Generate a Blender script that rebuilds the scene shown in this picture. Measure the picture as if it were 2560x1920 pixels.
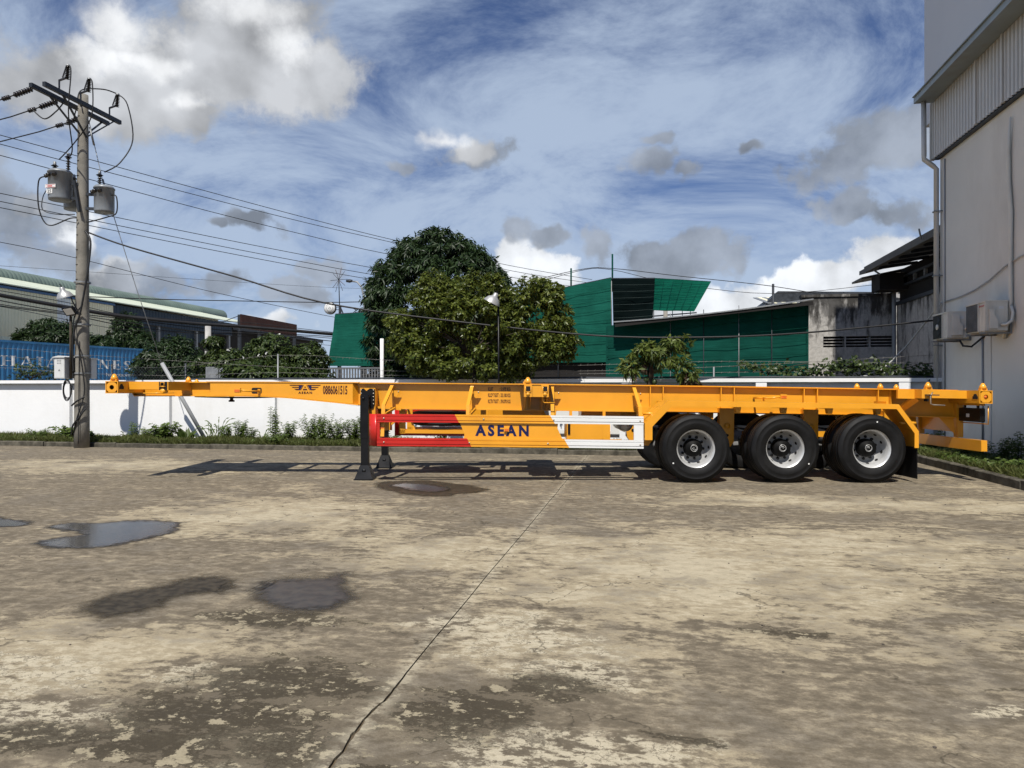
import bpy, bmesh, math, random
from math import sin, cos, pi, atan2, asin, sqrt, radians as R
from mathutils import Vector, Matrix, noise as mnoise

random.seed(11)
sc = bpy.context.scene
for o in list(bpy.data.objects):
    bpy.data.objects.remove(o, do_unlink=True)
col = sc.collection

# ------------------------------------------------------------------ camera
cam_d = bpy.data.cameras.new('camera')
cam_d.sensor_width = 36.0
cam_d.lens = 25.31
cam_d.shift_y = 0.0059
cam_d.clip_start = 0.05
cam_d.clip_end = 6000
cam = bpy.data.objects.new('camera', cam_d)
col.objects.link(cam)
cam.location = (0, 0, 1.30)
cam.rotation_euler = (R(90), 0, R(10.266))
sc.camera = cam

# ------------------------------------------------------------------ exposure
sc.view_settings.view_transform = 'Standard'
sc.view_settings.look = 'None'
sc.view_settings.gamma = 1.0
sc.view_settings.exposure = 0.0
sc.view_settings.use_curve_mapping = False
sc.cycles.adaptive_threshold = 0.02
sc.cycles.max_bounces = 6
sc.cycles.diffuse_bounces = 1
sc.cycles.transparent_max_bounces = 8
sc.cycles.caustics_reflective = False
sc.cycles.caustics_refractive = False

# ------------------------------------------------------------------ sun
SUN_TRAVEL = Vector((-0.012, 0.69, -1.0)).normalized()
sun_d = bpy.data.lights.new('sun', 'SUN')
sun_d.energy = 5.0
sun_d.angle = R(0.55)
sun_d.color = (1.0, 0.955, 0.88)
sun = bpy.data.objects.new('sun', sun_d)
col.objects.link(sun)
sun.location = (0, -20, 40)
sun.rotation_euler = SUN_TRAVEL.to_track_quat('-Z', 'Y').to_euler()

# ------------------------------------------------------------------ node helpers
class NT:
    def __init__(self, nt):
        self.nt = nt
    def n(self, t, **kw):
        nd = self.nt.nodes.new(t)
        for k, v in kw.items():
            setattr(nd, k, v)
        return nd
    def put(self, sock, v):
        if v is None:
            return
        if hasattr(v, 'is_output'):
            self.nt.links.new(v, sock)
        else:
            if isinstance(v, (tuple, list)) and len(v) == 3 and sock.type == 'RGBA':
                v = (*v, 1)
            sock.default_value = v
    def m(self, op, a, b=None, c=None, clamp=False):
        nd = self.n('ShaderNodeMath', operation=op, use_clamp=clamp)
        for i, v in enumerate((a, b, c)):
            self.put(nd.inputs[i], v)
        return nd.outputs[0]
    def v(self, op, a, b=None):
        nd = self.n('ShaderNodeVectorMath', operation=op)
        self.put(nd.inputs[0], a)
        if b is not None:
            self.put(nd.inputs[1], b)
        return nd.outputs['Value' if op in ('LENGTH', 'DOT_PRODUCT', 'DISTANCE') else 'Vector']
    def ss(self, x, lo, hi, a=0.0, b=1.0):
        nd = self.n('ShaderNodeMapRange', interpolation_type='SMOOTHSTEP')
        for i, q in enumerate((x, lo, hi, a, b)):
            self.put(nd.inputs[i], q)
        return nd.outputs[0]
    def mix(self, f, a, b, bt='MIX'):
        nd = self.n('ShaderNodeMix', data_type='RGBA', blend_type=bt)
        self.put(nd.inputs[0], f)
        self.put(nd.inputs[6], a)
        self.put(nd.inputs[7], b)
        return nd.outputs[2]
    def noise(self, vec, scale, detail=4, rough=0.5, dist=0.0, color=False):
        nd = self.n('ShaderNodeTexNoise')
        self.put(nd.inputs['Vector'], vec)
        nd.inputs['Scale'].default_value = scale
        nd.inputs['Detail'].default_value = detail
        nd.inputs['Roughness'].default_value = rough
        nd.inputs['Distortion'].default_value = dist
        return nd.outputs[1 if color else 0]
    def mapv(self, vec, scale=(1, 1, 1), loc=(0, 0, 0), rot=(0, 0, 0)):
        nd = self.n('ShaderNodeMapping')
        self.put(nd.inputs['Vector'], vec)
        nd.inputs['Scale'].default_value = scale
        nd.inputs['Location'].default_value = loc
        nd.inputs['Rotation'].default_value = rot
        return nd.outputs[0]
    def sep(self, vec):
        nd = self.n('ShaderNodeSeparateXYZ')
        self.put(nd.inputs[0], vec)
        return nd.outputs
    def comb(self, x, y, z):
        nd = self.n('ShaderNodeCombineXYZ')
        for i, q in enumerate((x, y, z)):
            self.put(nd.inputs[i], q)
        return nd.outputs[0]

# ------------------------------------------------------------------ sky with clouds
def make_world():
    w = bpy.data.worlds.new('World')
    sc.world = w
    w.use_nodes = True
    nt = w.node_tree
    nt.nodes.clear()
    t = NT(nt)
    sky = t.n('ShaderNodeTexSky', sky_type='NISHITA')
    sky.sun_disc = False
    sky.sun_elevation = R(55.3)
    sky.sun_rotation = R(179.0)
    sky.altitude = 0
    sky.air_density = 1.0
    sky.dust_density = 0.4
    sky.ozone_density = 2.5
    d = t.v('NORMALIZE', t.n('ShaderNodeTexCoord').outputs['Generated'])
    x, y, z = t.sep(d)
    az = t.m('ARCTAN2', x, y)
    el = t.m('ARCSINE', z)
    wn = t.noise(d, 7.0, 4, 0.6, color=True)
    wv = t.v('MULTIPLY', t.v('SUBTRACT', wn, (0.5, 0.5, 0.5)), (0.17, 0.11, 0))
    P = t.v('ADD', t.comb(az, el, 0), wv)
    fine = t.noise(d, 13.0, 8, 0.66)
    # broad relief: the same low field looked up towards the sun shades whole lobes
    low = t.noise(d, 8.0, 3, 0.5)
    up = t.noise(t.v('ADD', d, (-0.016, -0.010, 0.040)), 8.0, 3, 0.5)
    relief = t.m('SUBTRACT', low, up)

    def field(blobs):
        acc = None
        for (a, e, ra, re) in blobs:
            q = t.v('MULTIPLY', t.v('SUBTRACT', P, (R(a), R(e), 0)), (1 / R(ra), 1 / R(re), 0))
            f = t.m('SUBTRACT', 1.0, t.v('LENGTH', q))
            acc = f if acc is None else t.m('MAXIMUM', acc, f)
        return acc

    def layer(base, blobs, colr, lo, hi, amp, op, rel, tone=0.6):
        f = field(blobs)
        den = t.m('ADD', f, t.m('MULTIPLY', t.m('SUBTRACT', fine, 0.5), amp))
        den = t.m('MULTIPLY', t.ss(den, lo, hi), op)
        sh = t.m('ADD', 1.0 - tone * 0.5, t.m('ADD', t.m('MULTIPLY', relief, rel), t.m('MULTIPLY', fine, tone)))
        sh = t.m('MINIMUM', t.m('MAXIMUM', sh, 0.55), 1.3)
        c = t.v('SCALE', colr)
        t.put(c.node.inputs['Scale'], sh)
        return t.mix(den, base, c)

    # high thin veil, mapped on a flat layer overhead
    zz = t.m('ADD', t.m('MAXIMUM', z, 0.0), 0.34)
    pl = t.comb(t.m('DIVIDE', x, zz), t.m('DIVIDE', y, zz), 0)
    pl = t.mapv(pl, (1.0, 1.25, 1), rot=(0, 0, R(-28)))
    v1 = t.noise(pl, 2.1, 8, 0.66, 0.5)
    veil = v1
    lift = t.ss(el, R(50), R(5), -0.16, 0.16)
    veil = t.m('MULTIPLY', t.ss(t.m('ADD', veil, lift), 0.34, 0.70), 0.80)
    c = t.mix(1.0, sky.outputs[0], SKY_TINT, 'MULTIPLY')
    c = t.mix(veil, c, VEIL)
    c = layer(c, SKY_FAR, (15.0, 15.5, 16.2), 0.0, 0.40, 2.0, 0.95, 2.0, 0.9)
    c = layer(c, SKY_GREY, (5.9, 6.6, 7.8), 0.0, 0.48, 2.4, 0.84, 2.2, 1.1)
    c = layer(c, SKY_LIGHT, (9.6, 9.9, 10.4), -0.05, 0.46, 1.7, 0.97, 1.9, 0.7)
    c = layer(c, SKY_WHITE, (16.5, 16.8, 17.2), 0.0, 1.0, 1.6, 0.92, 1.0, 0.4)
    bg = t.n('ShaderNodeBackground')
    t.put(bg.inputs[0], c)
    bg.inputs[1].default_value = 0.052
    out = t.n('ShaderNodeOutputWorld')
    nt.links.new(bg.outputs[0], out.inputs[0])
    w.cycles.sampling_method = 'MANUAL'
    w.cycles.sample_map_resolution = 256

SKY_TINT = (0.92, 1.08, 1.50)
VEIL = (9.6, 11.6, 14.6)
# clouds as (azimuth from the yard axis, elevation, half width, half height) in degrees
SKY_FAR = [(-9.6, 10.5, 2.4, 2.1), (-7.4, 9.0, 2.2, 1.9), (5.8, 6.8, 5.4, 1.5), (11.0, 7.4, 3.5, 1.3), (17.6, 9.1, 4.1, 2.2), (13.7, 7.9, 3.4, 1.3), (0.4, 6.7, 3.6, 1.2), (-28.4, 4.8, 3.2, 0.9), (-41.5, 10.4, 2.1, 1.6), (-38.8, 7.9, 2.5, 1.6), (-43.7, 11.9, 1.1, 1.0), (-19.1, 4.9, 2.5, 0.9), (-5.2, 7.3, 2.2, 0.9), (26.0, 9.5, 5.7, 3.0), (-50.6, 8.5, 3.9, 2.8)]
SKY_GREY = [(-44.8, 11.1, 3.8, 2.7), (-42.4, 9.0, 3.3, 1.6), (-46.9, 12.9, 3.2, 3.6), (-38.1, 7.7, 3.1, 1.7), (-32.6, 8.3, 2.5, 1.0), (-27.0, 7.3, 2.4, 1.6), (-29.8, 12.4, 2.9, 1.1), (-32.6, 12.0, 1.4, 0.6), (-13.4, 17.7, 3.8, 1.5), (-18.8, 16.8, 1.6, 0.7), (-0.2, 19.0, 1.8, 0.8), (0.1, 17.4, 2.4, 1.4), (2.3, 16.2, 1.8, 0.9), (17.3, 17.1, 4.1, 2.8), (14.8, 15.6, 3.5, 1.9), (20.0, 18.2, 3.2, 2.4), (17.8, 11.9, 3.6, 1.3), (14.5, 12.4, 2.1, 1.4), (-9.3, 12.7, 2.5, 1.2), (-7.4, 12.1, 1.6, 0.8), (2.6, 10.1, 6.2, 1.5), (-3.3, 10.8, 2.3, 2.0), (-25.2, 9.6, 2.1, 1.3), (-35.5, 8.1, 1.8, 1.0), (8.7, 17.4, 1.7, 0.7), (29.9, 16.0, 4.3, 2.7)]
SKY_LIGHT = [(-32.1, 22.3, 9.6, 4.6), (-25.2, 23.1, 3.9, 3.3), (-43.1, 19.9, 6.2, 3.0), (-38.1, 19.6, 5.7, 3.2), (-34.2, 18.4, 3.5, 1.8), (-29.8, 26.1, 7.0, 3.1), (-13.8, 18.1, 2.5, 1.4), (-50.6, 19.3, 6.0, 3.6), (-58.0, 18.1, 5.6, 3.8)]
SKY_WHITE = [(-39.1, 24.2, 4.3, 2.1), (-40.8, 22.0, 3.2, 1.4), (-37.3, 22.0, 2.8, 1.4), (-30.4, 27.2, 5.5, 2.1), (-34.5, 19.4, 2.2, 1.0), (-16.1, 19.2, 1.6, 1.4), (-27.5, 24.9, 3.8, 2.2), (-51.5, 21.1, 3.8, 2.1)]
make_world()

# ------------------------------------------------------------------ mesh helpers
class MB:
    """collects shapes; build() links them as ONE mesh object"""
    def __init__(self):
        self.v = []; self.f = []; self.mi = []; self.mat = 0; self.sm = []
        self.smooth = False
    def add(self, vs, fs):
        b = len(self.v)
        self.v.extend([tuple(p) for p in vs])
        for f in fs:
            self.f.append([b + i for i in f]); self.mi.append(self.mat); self.sm.append(self.smooth)
    def box(self, x0, x1, y0, y1, z0, z1):
        vs = [(x0, y0, z0), (x1, y0, z0), (x1, y1, z0), (x0, y1, z0), (x0, y0, z1), (x1, y0, z1), (x1, y1, z1), (x0, y1, z1)]
        self.add(vs, [(3, 2, 1, 0), (4, 5, 6, 7), (0, 1, 5, 4), (1, 2, 6, 5), (2, 3, 7, 6), (3, 0, 4, 7)])
        return self
    def bar(self, p, q, w, h, up=(0, 0, 1)):
        """rectangular bar from p to q, w across, h along 'up'"""
        p = Vector(p); q = Vector(q); d = (q - p).normalized(); up = Vector(up)
        s = d.cross(up)
        if s.length < 1e-4:
            s = d.cross(Vector((1, 0, 0)))
        s.normalize(); u = s.cross(d).normalized()
        vs = []
        for c in (p, q):
            for a, b in ((-1, -1), (1, -1), (1, 1), (-1, 1)):
                vs.append(c + s * a * w / 2 + u * b * h / 2)
        self.add(vs, [(3, 2, 1, 0), (4, 5, 6, 7), (0, 1, 5, 4), (1, 2, 6, 5), (2, 3, 7, 6), (3, 0, 4, 7)])
        return self
    def prism(self, poly, axis, a0, a1):
        """polygon (2D) extruded along axis x/y/z"""
        n = len(poly)
        def mk(p, a):
            return {'x': (a, p[0], p[1]), 'y': (p[0], a, p[1]), 'z': (p[0], p[1], a)}[axis]
        vs = [mk(p, a0) for p in poly] + [mk(p, a1) for p in poly]
        fs = [list(range(n))[::-1], list(range(n, 2 * n))]
        fs += [(i, (i + 1) % n, n + (i + 1) % n, n + i) for i in range(n)]
        self.add(vs, fs)
        return self
    def tube(self, pts, r, seg=6, caps=True):
        pts = [Vector(p) for p in pts]
        rr = r if isinstance(r, (list, tuple)) else [r] * len(pts)
        vs = []; n = len(pts); prev = None
        for i, p in enumerate(pts):
            d = (pts[min(i + 1, n - 1)] - pts[max(i - 1, 0)]).normalized()
            if prev is None:
                ref = Vector((0, 0, 1)) if abs(d.z) < 0.9 else Vector((1, 0, 0))
                s = d.cross(ref).normalized()
            else:
                s = (prev - d * prev.dot(d))
                s = s.normalized() if s.length > 1e-5 else d.orthogonal().normalized()
            prev = s; u = d.cross(s)
            for k in range(seg):
                a = 2 * pi * k / seg
                vs.append(p + (s * cos(a) + u * sin(a)) * rr[i])
        fs = []
        for i in range(n - 1):
            for k in range(seg):
                k2 = (k + 1) % seg
                fs.append((i * seg + k, i * seg + k2, (i + 1) * seg + k2, (i + 1) * seg + k))
        sm = self.smooth; self.smooth = True
        self.add(vs, fs)
        self.smooth = False
        if caps:
            b = len(self.v) - len(vs)
            self.f.append([b + k for k in range(seg)][::-1]); self.mi.append(self.mat); self.sm.append(False)
            self.f.append([b + (n - 1) * seg + k for k in range(seg)]); self.mi.append(self.mat); self.sm.append(False)
        self.smooth = sm
        return self
    def lathe(self, prof, c, axis='z', seg=24, smooth=True, a0=0.0, a1=2 * pi):
        """prof: (radius, along) pairs turned about axis through c"""
        full = abs(a1 - a0 - 2 * pi) < 1e-6
        cnt = seg if full else seg + 1
        vs = []
        for (r, h) in prof:
            for k in range(cnt):
                a = a0 + (a1 - a0) * k / seg
                ca, sa = cos(a) * r, sin(a) * r
                vs.append({'z': (c[0] + ca, c[1] + sa, c[2] + h), 'y': (c[0] + ca, c[1] + h, c[2] + sa), 'x': (c[0] + h, c[1] + ca, c[2] + sa)}[axis])
        fs = []
        for i in range(len(prof) - 1):
            for k in range(seg):
                k2 = (k + 1) % cnt
                fs.append((i * cnt + k, i * cnt + k2, (i + 1) * cnt + k2, (i + 1) * cnt + k))
        s0 = self.smooth; self.smooth = smooth
        self.add(vs, fs); self.smooth = s0
        return self
    def cyl(self, c, r, h, axis='z', seg=20):
        return self.lathe([(1e-4, 0), (r, 0), (r, h), (1e-4, h)], c, axis, seg, smooth=False)
    def strip(self, xs, z0, z1, y0, y1):
        """closed bar along x with varying bottom z0 and top z1"""
        n = len(xs)
        vs = []
        for i, x in enumerate(xs):
            vs += [(x, y0, z0[i]), (x, y1, z0[i]), (x, y1, z1[i]), (x, y0, z1[i])]
        fs = [(0, 1, 2, 3), tuple((n - 1) * 4 + k for k in (3, 2, 1, 0))]
        for i in range(n - 1):
            for k in range(4):
                k2 = (k + 1) % 4
                fs.append((i * 4 + k2, i * 4 + k, (i + 1) * 4 + k, (i + 1) * 4 + k2))
        self.add(vs, fs)
        return self
    def warp(self, fn):
        self.v = [tuple(fn(Vector(p))) for p in self.v]
        return self
    def build(self, name, mat, parent=None, fix=True):
        me = bpy.data.meshes.new(name)
        me.from_pydata(self.v, [], self.f)
        mats = mat if isinstance(mat, (list, tuple)) else [mat]
        for m in mats:
            me.materials.append(m)
        me.polygons.foreach_set('material_index', self.mi)
        me.polygons.foreach_set('use_smooth', self.sm)
        if fix:
            bm = bmesh.new(); bm.from_mesh(me)
            bmesh.ops.recalc_face_normals(bm, faces=bm.faces)
            bm.to_mesh(me); bm.free()
        me.update()
        o = bpy.data.objects.new(name, me)
        col.objects.link(o)
        if parent is not None:
            o.parent = parent
        return o

def empty(name, loc=(0, 0, 0), rz=0.0, parent=None):
    o = bpy.data.objects.new(name, None)
    o.empty_display_size = 0.2
    col.objects.link(o)
    o.location = loc; o.rotation_euler = (0, 0, rz)
    if parent is not None:
        o.parent = parent
    return o

def tag(o, label=None, cat=None, group=None, kind=None):
    if label: o['label'] = label
    if cat: o['category'] = cat
    if group: o['group'] = group
    if kind: o['kind'] = kind
    return o

def copy_tree(o, parent=None):
    c = o.copy(); col.objects.link(c)
    c.parent = parent
    for ch in list(o.children):
        copy_tree(ch, c)
    return c

def text_verts(txt, bold=0.0, shear=0.0, spacing=1.0):
    cu = bpy.data.curves.new('lettering', 'FONT')
    cu.body = txt; cu.offset = bold; cu.shear = shear; cu.space_character = spacing
    cu.resolution_u = 3
    ob = bpy.data.objects.new('lettering_tmp', cu); col.objects.link(ob)
    dg = bpy.context.evaluated_depsgraph_get()
    me = bpy.data.meshes.new_from_object(ob.evaluated_get(dg))
    vs = [v.co.copy() for v in me.vertices]; fs = [list(p.vertices) for p in me.polygons]
    bpy.data.objects.remove(ob, do_unlink=True); bpy.data.curves.remove(cu); bpy.data.meshes.remove(me)
    x0 = min(v.x for v in vs); x1 = max(v.x for v in vs); y0 = min(v.y for v in vs); y1 = max(v.y for v in vs)
    return [((v.x - x0) / (x1 - x0), (v.y - y0) / (y1 - y0)) for v in vs], fs

def lettering(mb, txt, origin, ux, uz, w, h, bold=0.0, spacing=1.0):
    """flat lettering: lower-left corner, unit vectors across and up, size"""
    uv, fs = text_verts(txt, bold, 0.0, spacing)
    o = Vector(origin); ux = Vector(ux); uz = Vector(uz)
    mb.add([o + ux * (u * w) + uz * (v * h) for u, v in uv], fs)

# ------------------------------------------------------------------ materials
def pmat(name, c, rough=0.5, metal=0.0, var=0.12, scale=3.0, bump=0.0, bscale=60.0, spec=0.5, c2=None, coat=0.0, stain=None):
    m = bpy.data.materials.new(name); m.use_nodes = True
    nt = m.node_tree; t = NT(nt)
    b = nt.nodes['Principled BSDF']
    P = t.n('ShaderNodeTexCoord').outputs['Object']
    n = t.noise(P, scale, 6, 0.6)
    lo = tuple(q * (1 - var) for q in c); hi = tuple(min(1, q * (1 + var)) for q in (c2 or c))
    cc = t.mix(t.ss(n, 0.3, 0.7), lo, hi)
    if stain:
        sc_, colr, amt = stain
        s = t.noise(t.mapv(P, (1, 1, 0.35)), sc_, 8, 0.65)
        cc = t.mix(t.m('MULTIPLY', t.ss(s, 0.5, 0.72), amt), cc, colr)
    t.put(b.inputs['Base Color'], cc)
    t.put(b.inputs['Roughness'], t.ss(n, 0.2, 0.8, max(0.02, rough - 0.08), min(1, rough + 0.08)))
    b.inputs['Metallic'].default_value = metal
    b.inputs['Specular IOR Level'].default_value = spec
    b.inputs['Coat Weight'].default_value = coat
    b.inputs['Coat Roughness'].default_value = 0.12
    if bump:
        bn = t.n('ShaderNodeBump'); bn.inputs['Strength'].default_value = bump; bn.inputs['Distance'].default_value = 0.01
        t.put(bn.inputs['Height'], t.noise(P, bscale, 6, 0.6))
        nt.links.new(bn.outputs[0], b.inputs['Normal'])
    return m

def leaf_mat(name, c, c2, rough=0.4, trans=0.25):
    """leaf colour varies leaf by leaf through the 'rnd' attribute"""
    m = bpy.data.materials.new(name); m.use_nodes = True
    nt = m.node_tree; t = NT(nt)
    b = nt.nodes['Principled BSDF']; out = nt.nodes['Material Output']
    a = t.n('ShaderNodeAttribute', attribute_name='rnd').outputs['Fac']
    cc = t.mix(a, c, c2)
    t.put(b.inputs['Base Color'], cc)
    b.inputs['Roughness'].default_value = rough
    b.inputs['Specular IOR Level'].default_value = 0.35
    tr = t.n('ShaderNodeBsdfTranslucent')
    t.put(tr.inputs[0], t.mix(0.5, cc, tuple(min(1, q * 1.6) for q in c2)))
    mx = t.n('ShaderNodeMixShader'); mx.inputs[0].default_value = trans
    nt.links.new(b.outputs[0], mx.inputs[1]); nt.links.new(tr.outputs[0], mx.inputs[2])
    nt.links.new(mx.outputs[0], out.inputs[0])
    return m

M = {}
ORANGE = (0.86, 0.375, 0.024)
M['orange'] = pmat('orange_paint', ORANGE, 0.34, 0, 0.05, 2.0, 0.02, 30, 0.5, coat=0.25, stain=(1.6, (0.62, 0.24, 0.02), 0.25))
M['red'] = pmat('red_paint', (0.56, 0.018, 0.012), 0.35, 0, 0.08, 2.0, coat=0.2)
M['white_paint'] = pmat('white_paint', (0.80, 0.81, 0.80), 0.4, 0, 0.03, 2.0, coat=0.1)
M['navy'] = pmat('navy_decal', (0.004, 0.008, 0.075), 0.4, 0, 0.1)
M['maroon'] = pmat('dark_decal', (0.06, 0.008, 0.006), 0.5, 0, 0.1)
M['black'] = pmat('black_enamel', (0.006, 0.006, 0.007), 0.38, 0, 0.3, 4.0, spec=0.3)
M['dark'] = pmat('dark_hollow', (0.012, 0.010, 0.009), 0.9, 0, 0.3)  # near-black colour, mostly standing for shade inside holes, pockets and interiors
M['rubber'] = pmat('tyre_rubber', (0.0075, 0.0075, 0.008), 0.6, 0, 0.35, 5.0, 0.15, 90, 0.25, stain=(4.0, (0.018, 0.017, 0.015), 0.35))
M['alloy'] = pmat('silver_rim', (0.60, 0.60, 0.59), 0.36, 0.35, 0.10, 6.0)
M['alloy_dark'] = pmat('rim_disc', (0.42, 0.42, 0.42), 0.5, 0.1, 0.10, 6.0)
M['amber'] = pmat('amber_lens', (0.75, 0.16, 0.02), 0.12, 0, 0.1, 20.0, coat=0.5)
M['galv'] = pmat('galvanised', (0.26, 0.27, 0.275), 0.5, 0.3, 0.18, 6.0)
M['zinc'] = pmat('zinc_bolt', (0.55, 0.5, 0.4), 0.35, 0.7, 0.2, 20.0)
M['steel_dark'] = pmat('dark_steel', (0.035, 0.04, 0.048), 0.5, 0.3, 0.3, 4.0)
M['cable'] = pmat('cable_black', (0.012, 0.012, 0.013), 0.55, 0, 0.2)
M['cable_grey'] = pmat('cable_grey', (0.45, 0.45, 0.42), 0.6, 0, 0.2)
M['barbed'] = pmat('barbed_wire', (0.20, 0.19, 0.17), 0.6, 0.2, 0.25)
M['wood_grey'] = pmat('weathered_pole', (0.23, 0.215, 0.185), 0.85, 0, 0.22, 3.0, 0.35, 40, 0.3, stain=(2.2, (0.10, 0.085, 0.065), 0.55))
M['porcelain'] = pmat('brown_insulator', (0.018, 0.014, 0.012), 0.3, 0, 0.2, coat=0.3)
M['transformer'] = pmat('transformer_grey', (0.24, 0.26, 0.28), 0.42, 0.1, 0.10, 4.0, stain=(3.0, (0.12, 0.12, 0.12), 0.3))
M['trunk'] = pmat('bark', (0.055, 0.043, 0.030), 0.9, 0, 0.35, 6.0, 0.6, 30)
M['wallwhite'] = pmat('whitewash', (0.87, 0.87, 0.86), 0.8, 0, 0.02, 1.2, 0.3, 14, 0.2, stain=(1.8, (0.66, 0.65, 0.60), 0.22))
M['pipe_grey'] = pmat('pvc_grey', (0.33, 0.34, 0.345), 0.5, 0, 0.08)
M['offwhite'] = pmat('offwhite_plastic', (0.76, 0.73, 0.64), 0.45, 0, 0.06, 3.0, stain=(4.0, (0.42, 0.37, 0.28), 0.4))
M['boxgrey'] = pmat('meter_box', (0.66, 0.67, 0.66), 0.5, 0, 0.05, 3.0, stain=(4.0, (0.4, 0.38, 0.33), 0.35))
M['grille'] = pmat('ac_grille', (0.022, 0.020, 0.018), 0.6, 0, 0.2)
M['soil'] = pmat('soil', (0.10, 0.075, 0.045), 0.95, 0, 0.4, 3.0, 0.6, 20)
M['kerb'] = pmat('kerb_concrete', (0.105, 0.095, 0.074), 0.9, 0, 0.45, 5.5, 0.9, 25, 0.2, stain=(2.6, (0.035, 0.033, 0.024), 0.85))
M['paint_red'] = pmat('sticker_red', (0.6, 0.05, 0.04), 0.5)
M['paper'] = pmat('sticker_white', (0.78, 0.78, 0.76), 0.5, 0, 0.04)
M['ink'] = pmat('sticker_black', (0.015, 0.015, 0.015), 0.5)
M['lampshade'] = pmat('lamp_aluminium', (0.46, 0.46, 0.45), 0.4, 0.5, 0.08, 6.0)
M['glasswhite'] = pmat('frosted_glass', (0.75, 0.75, 0.72), 0.15, 0, 0.04, coat=0.4)

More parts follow.
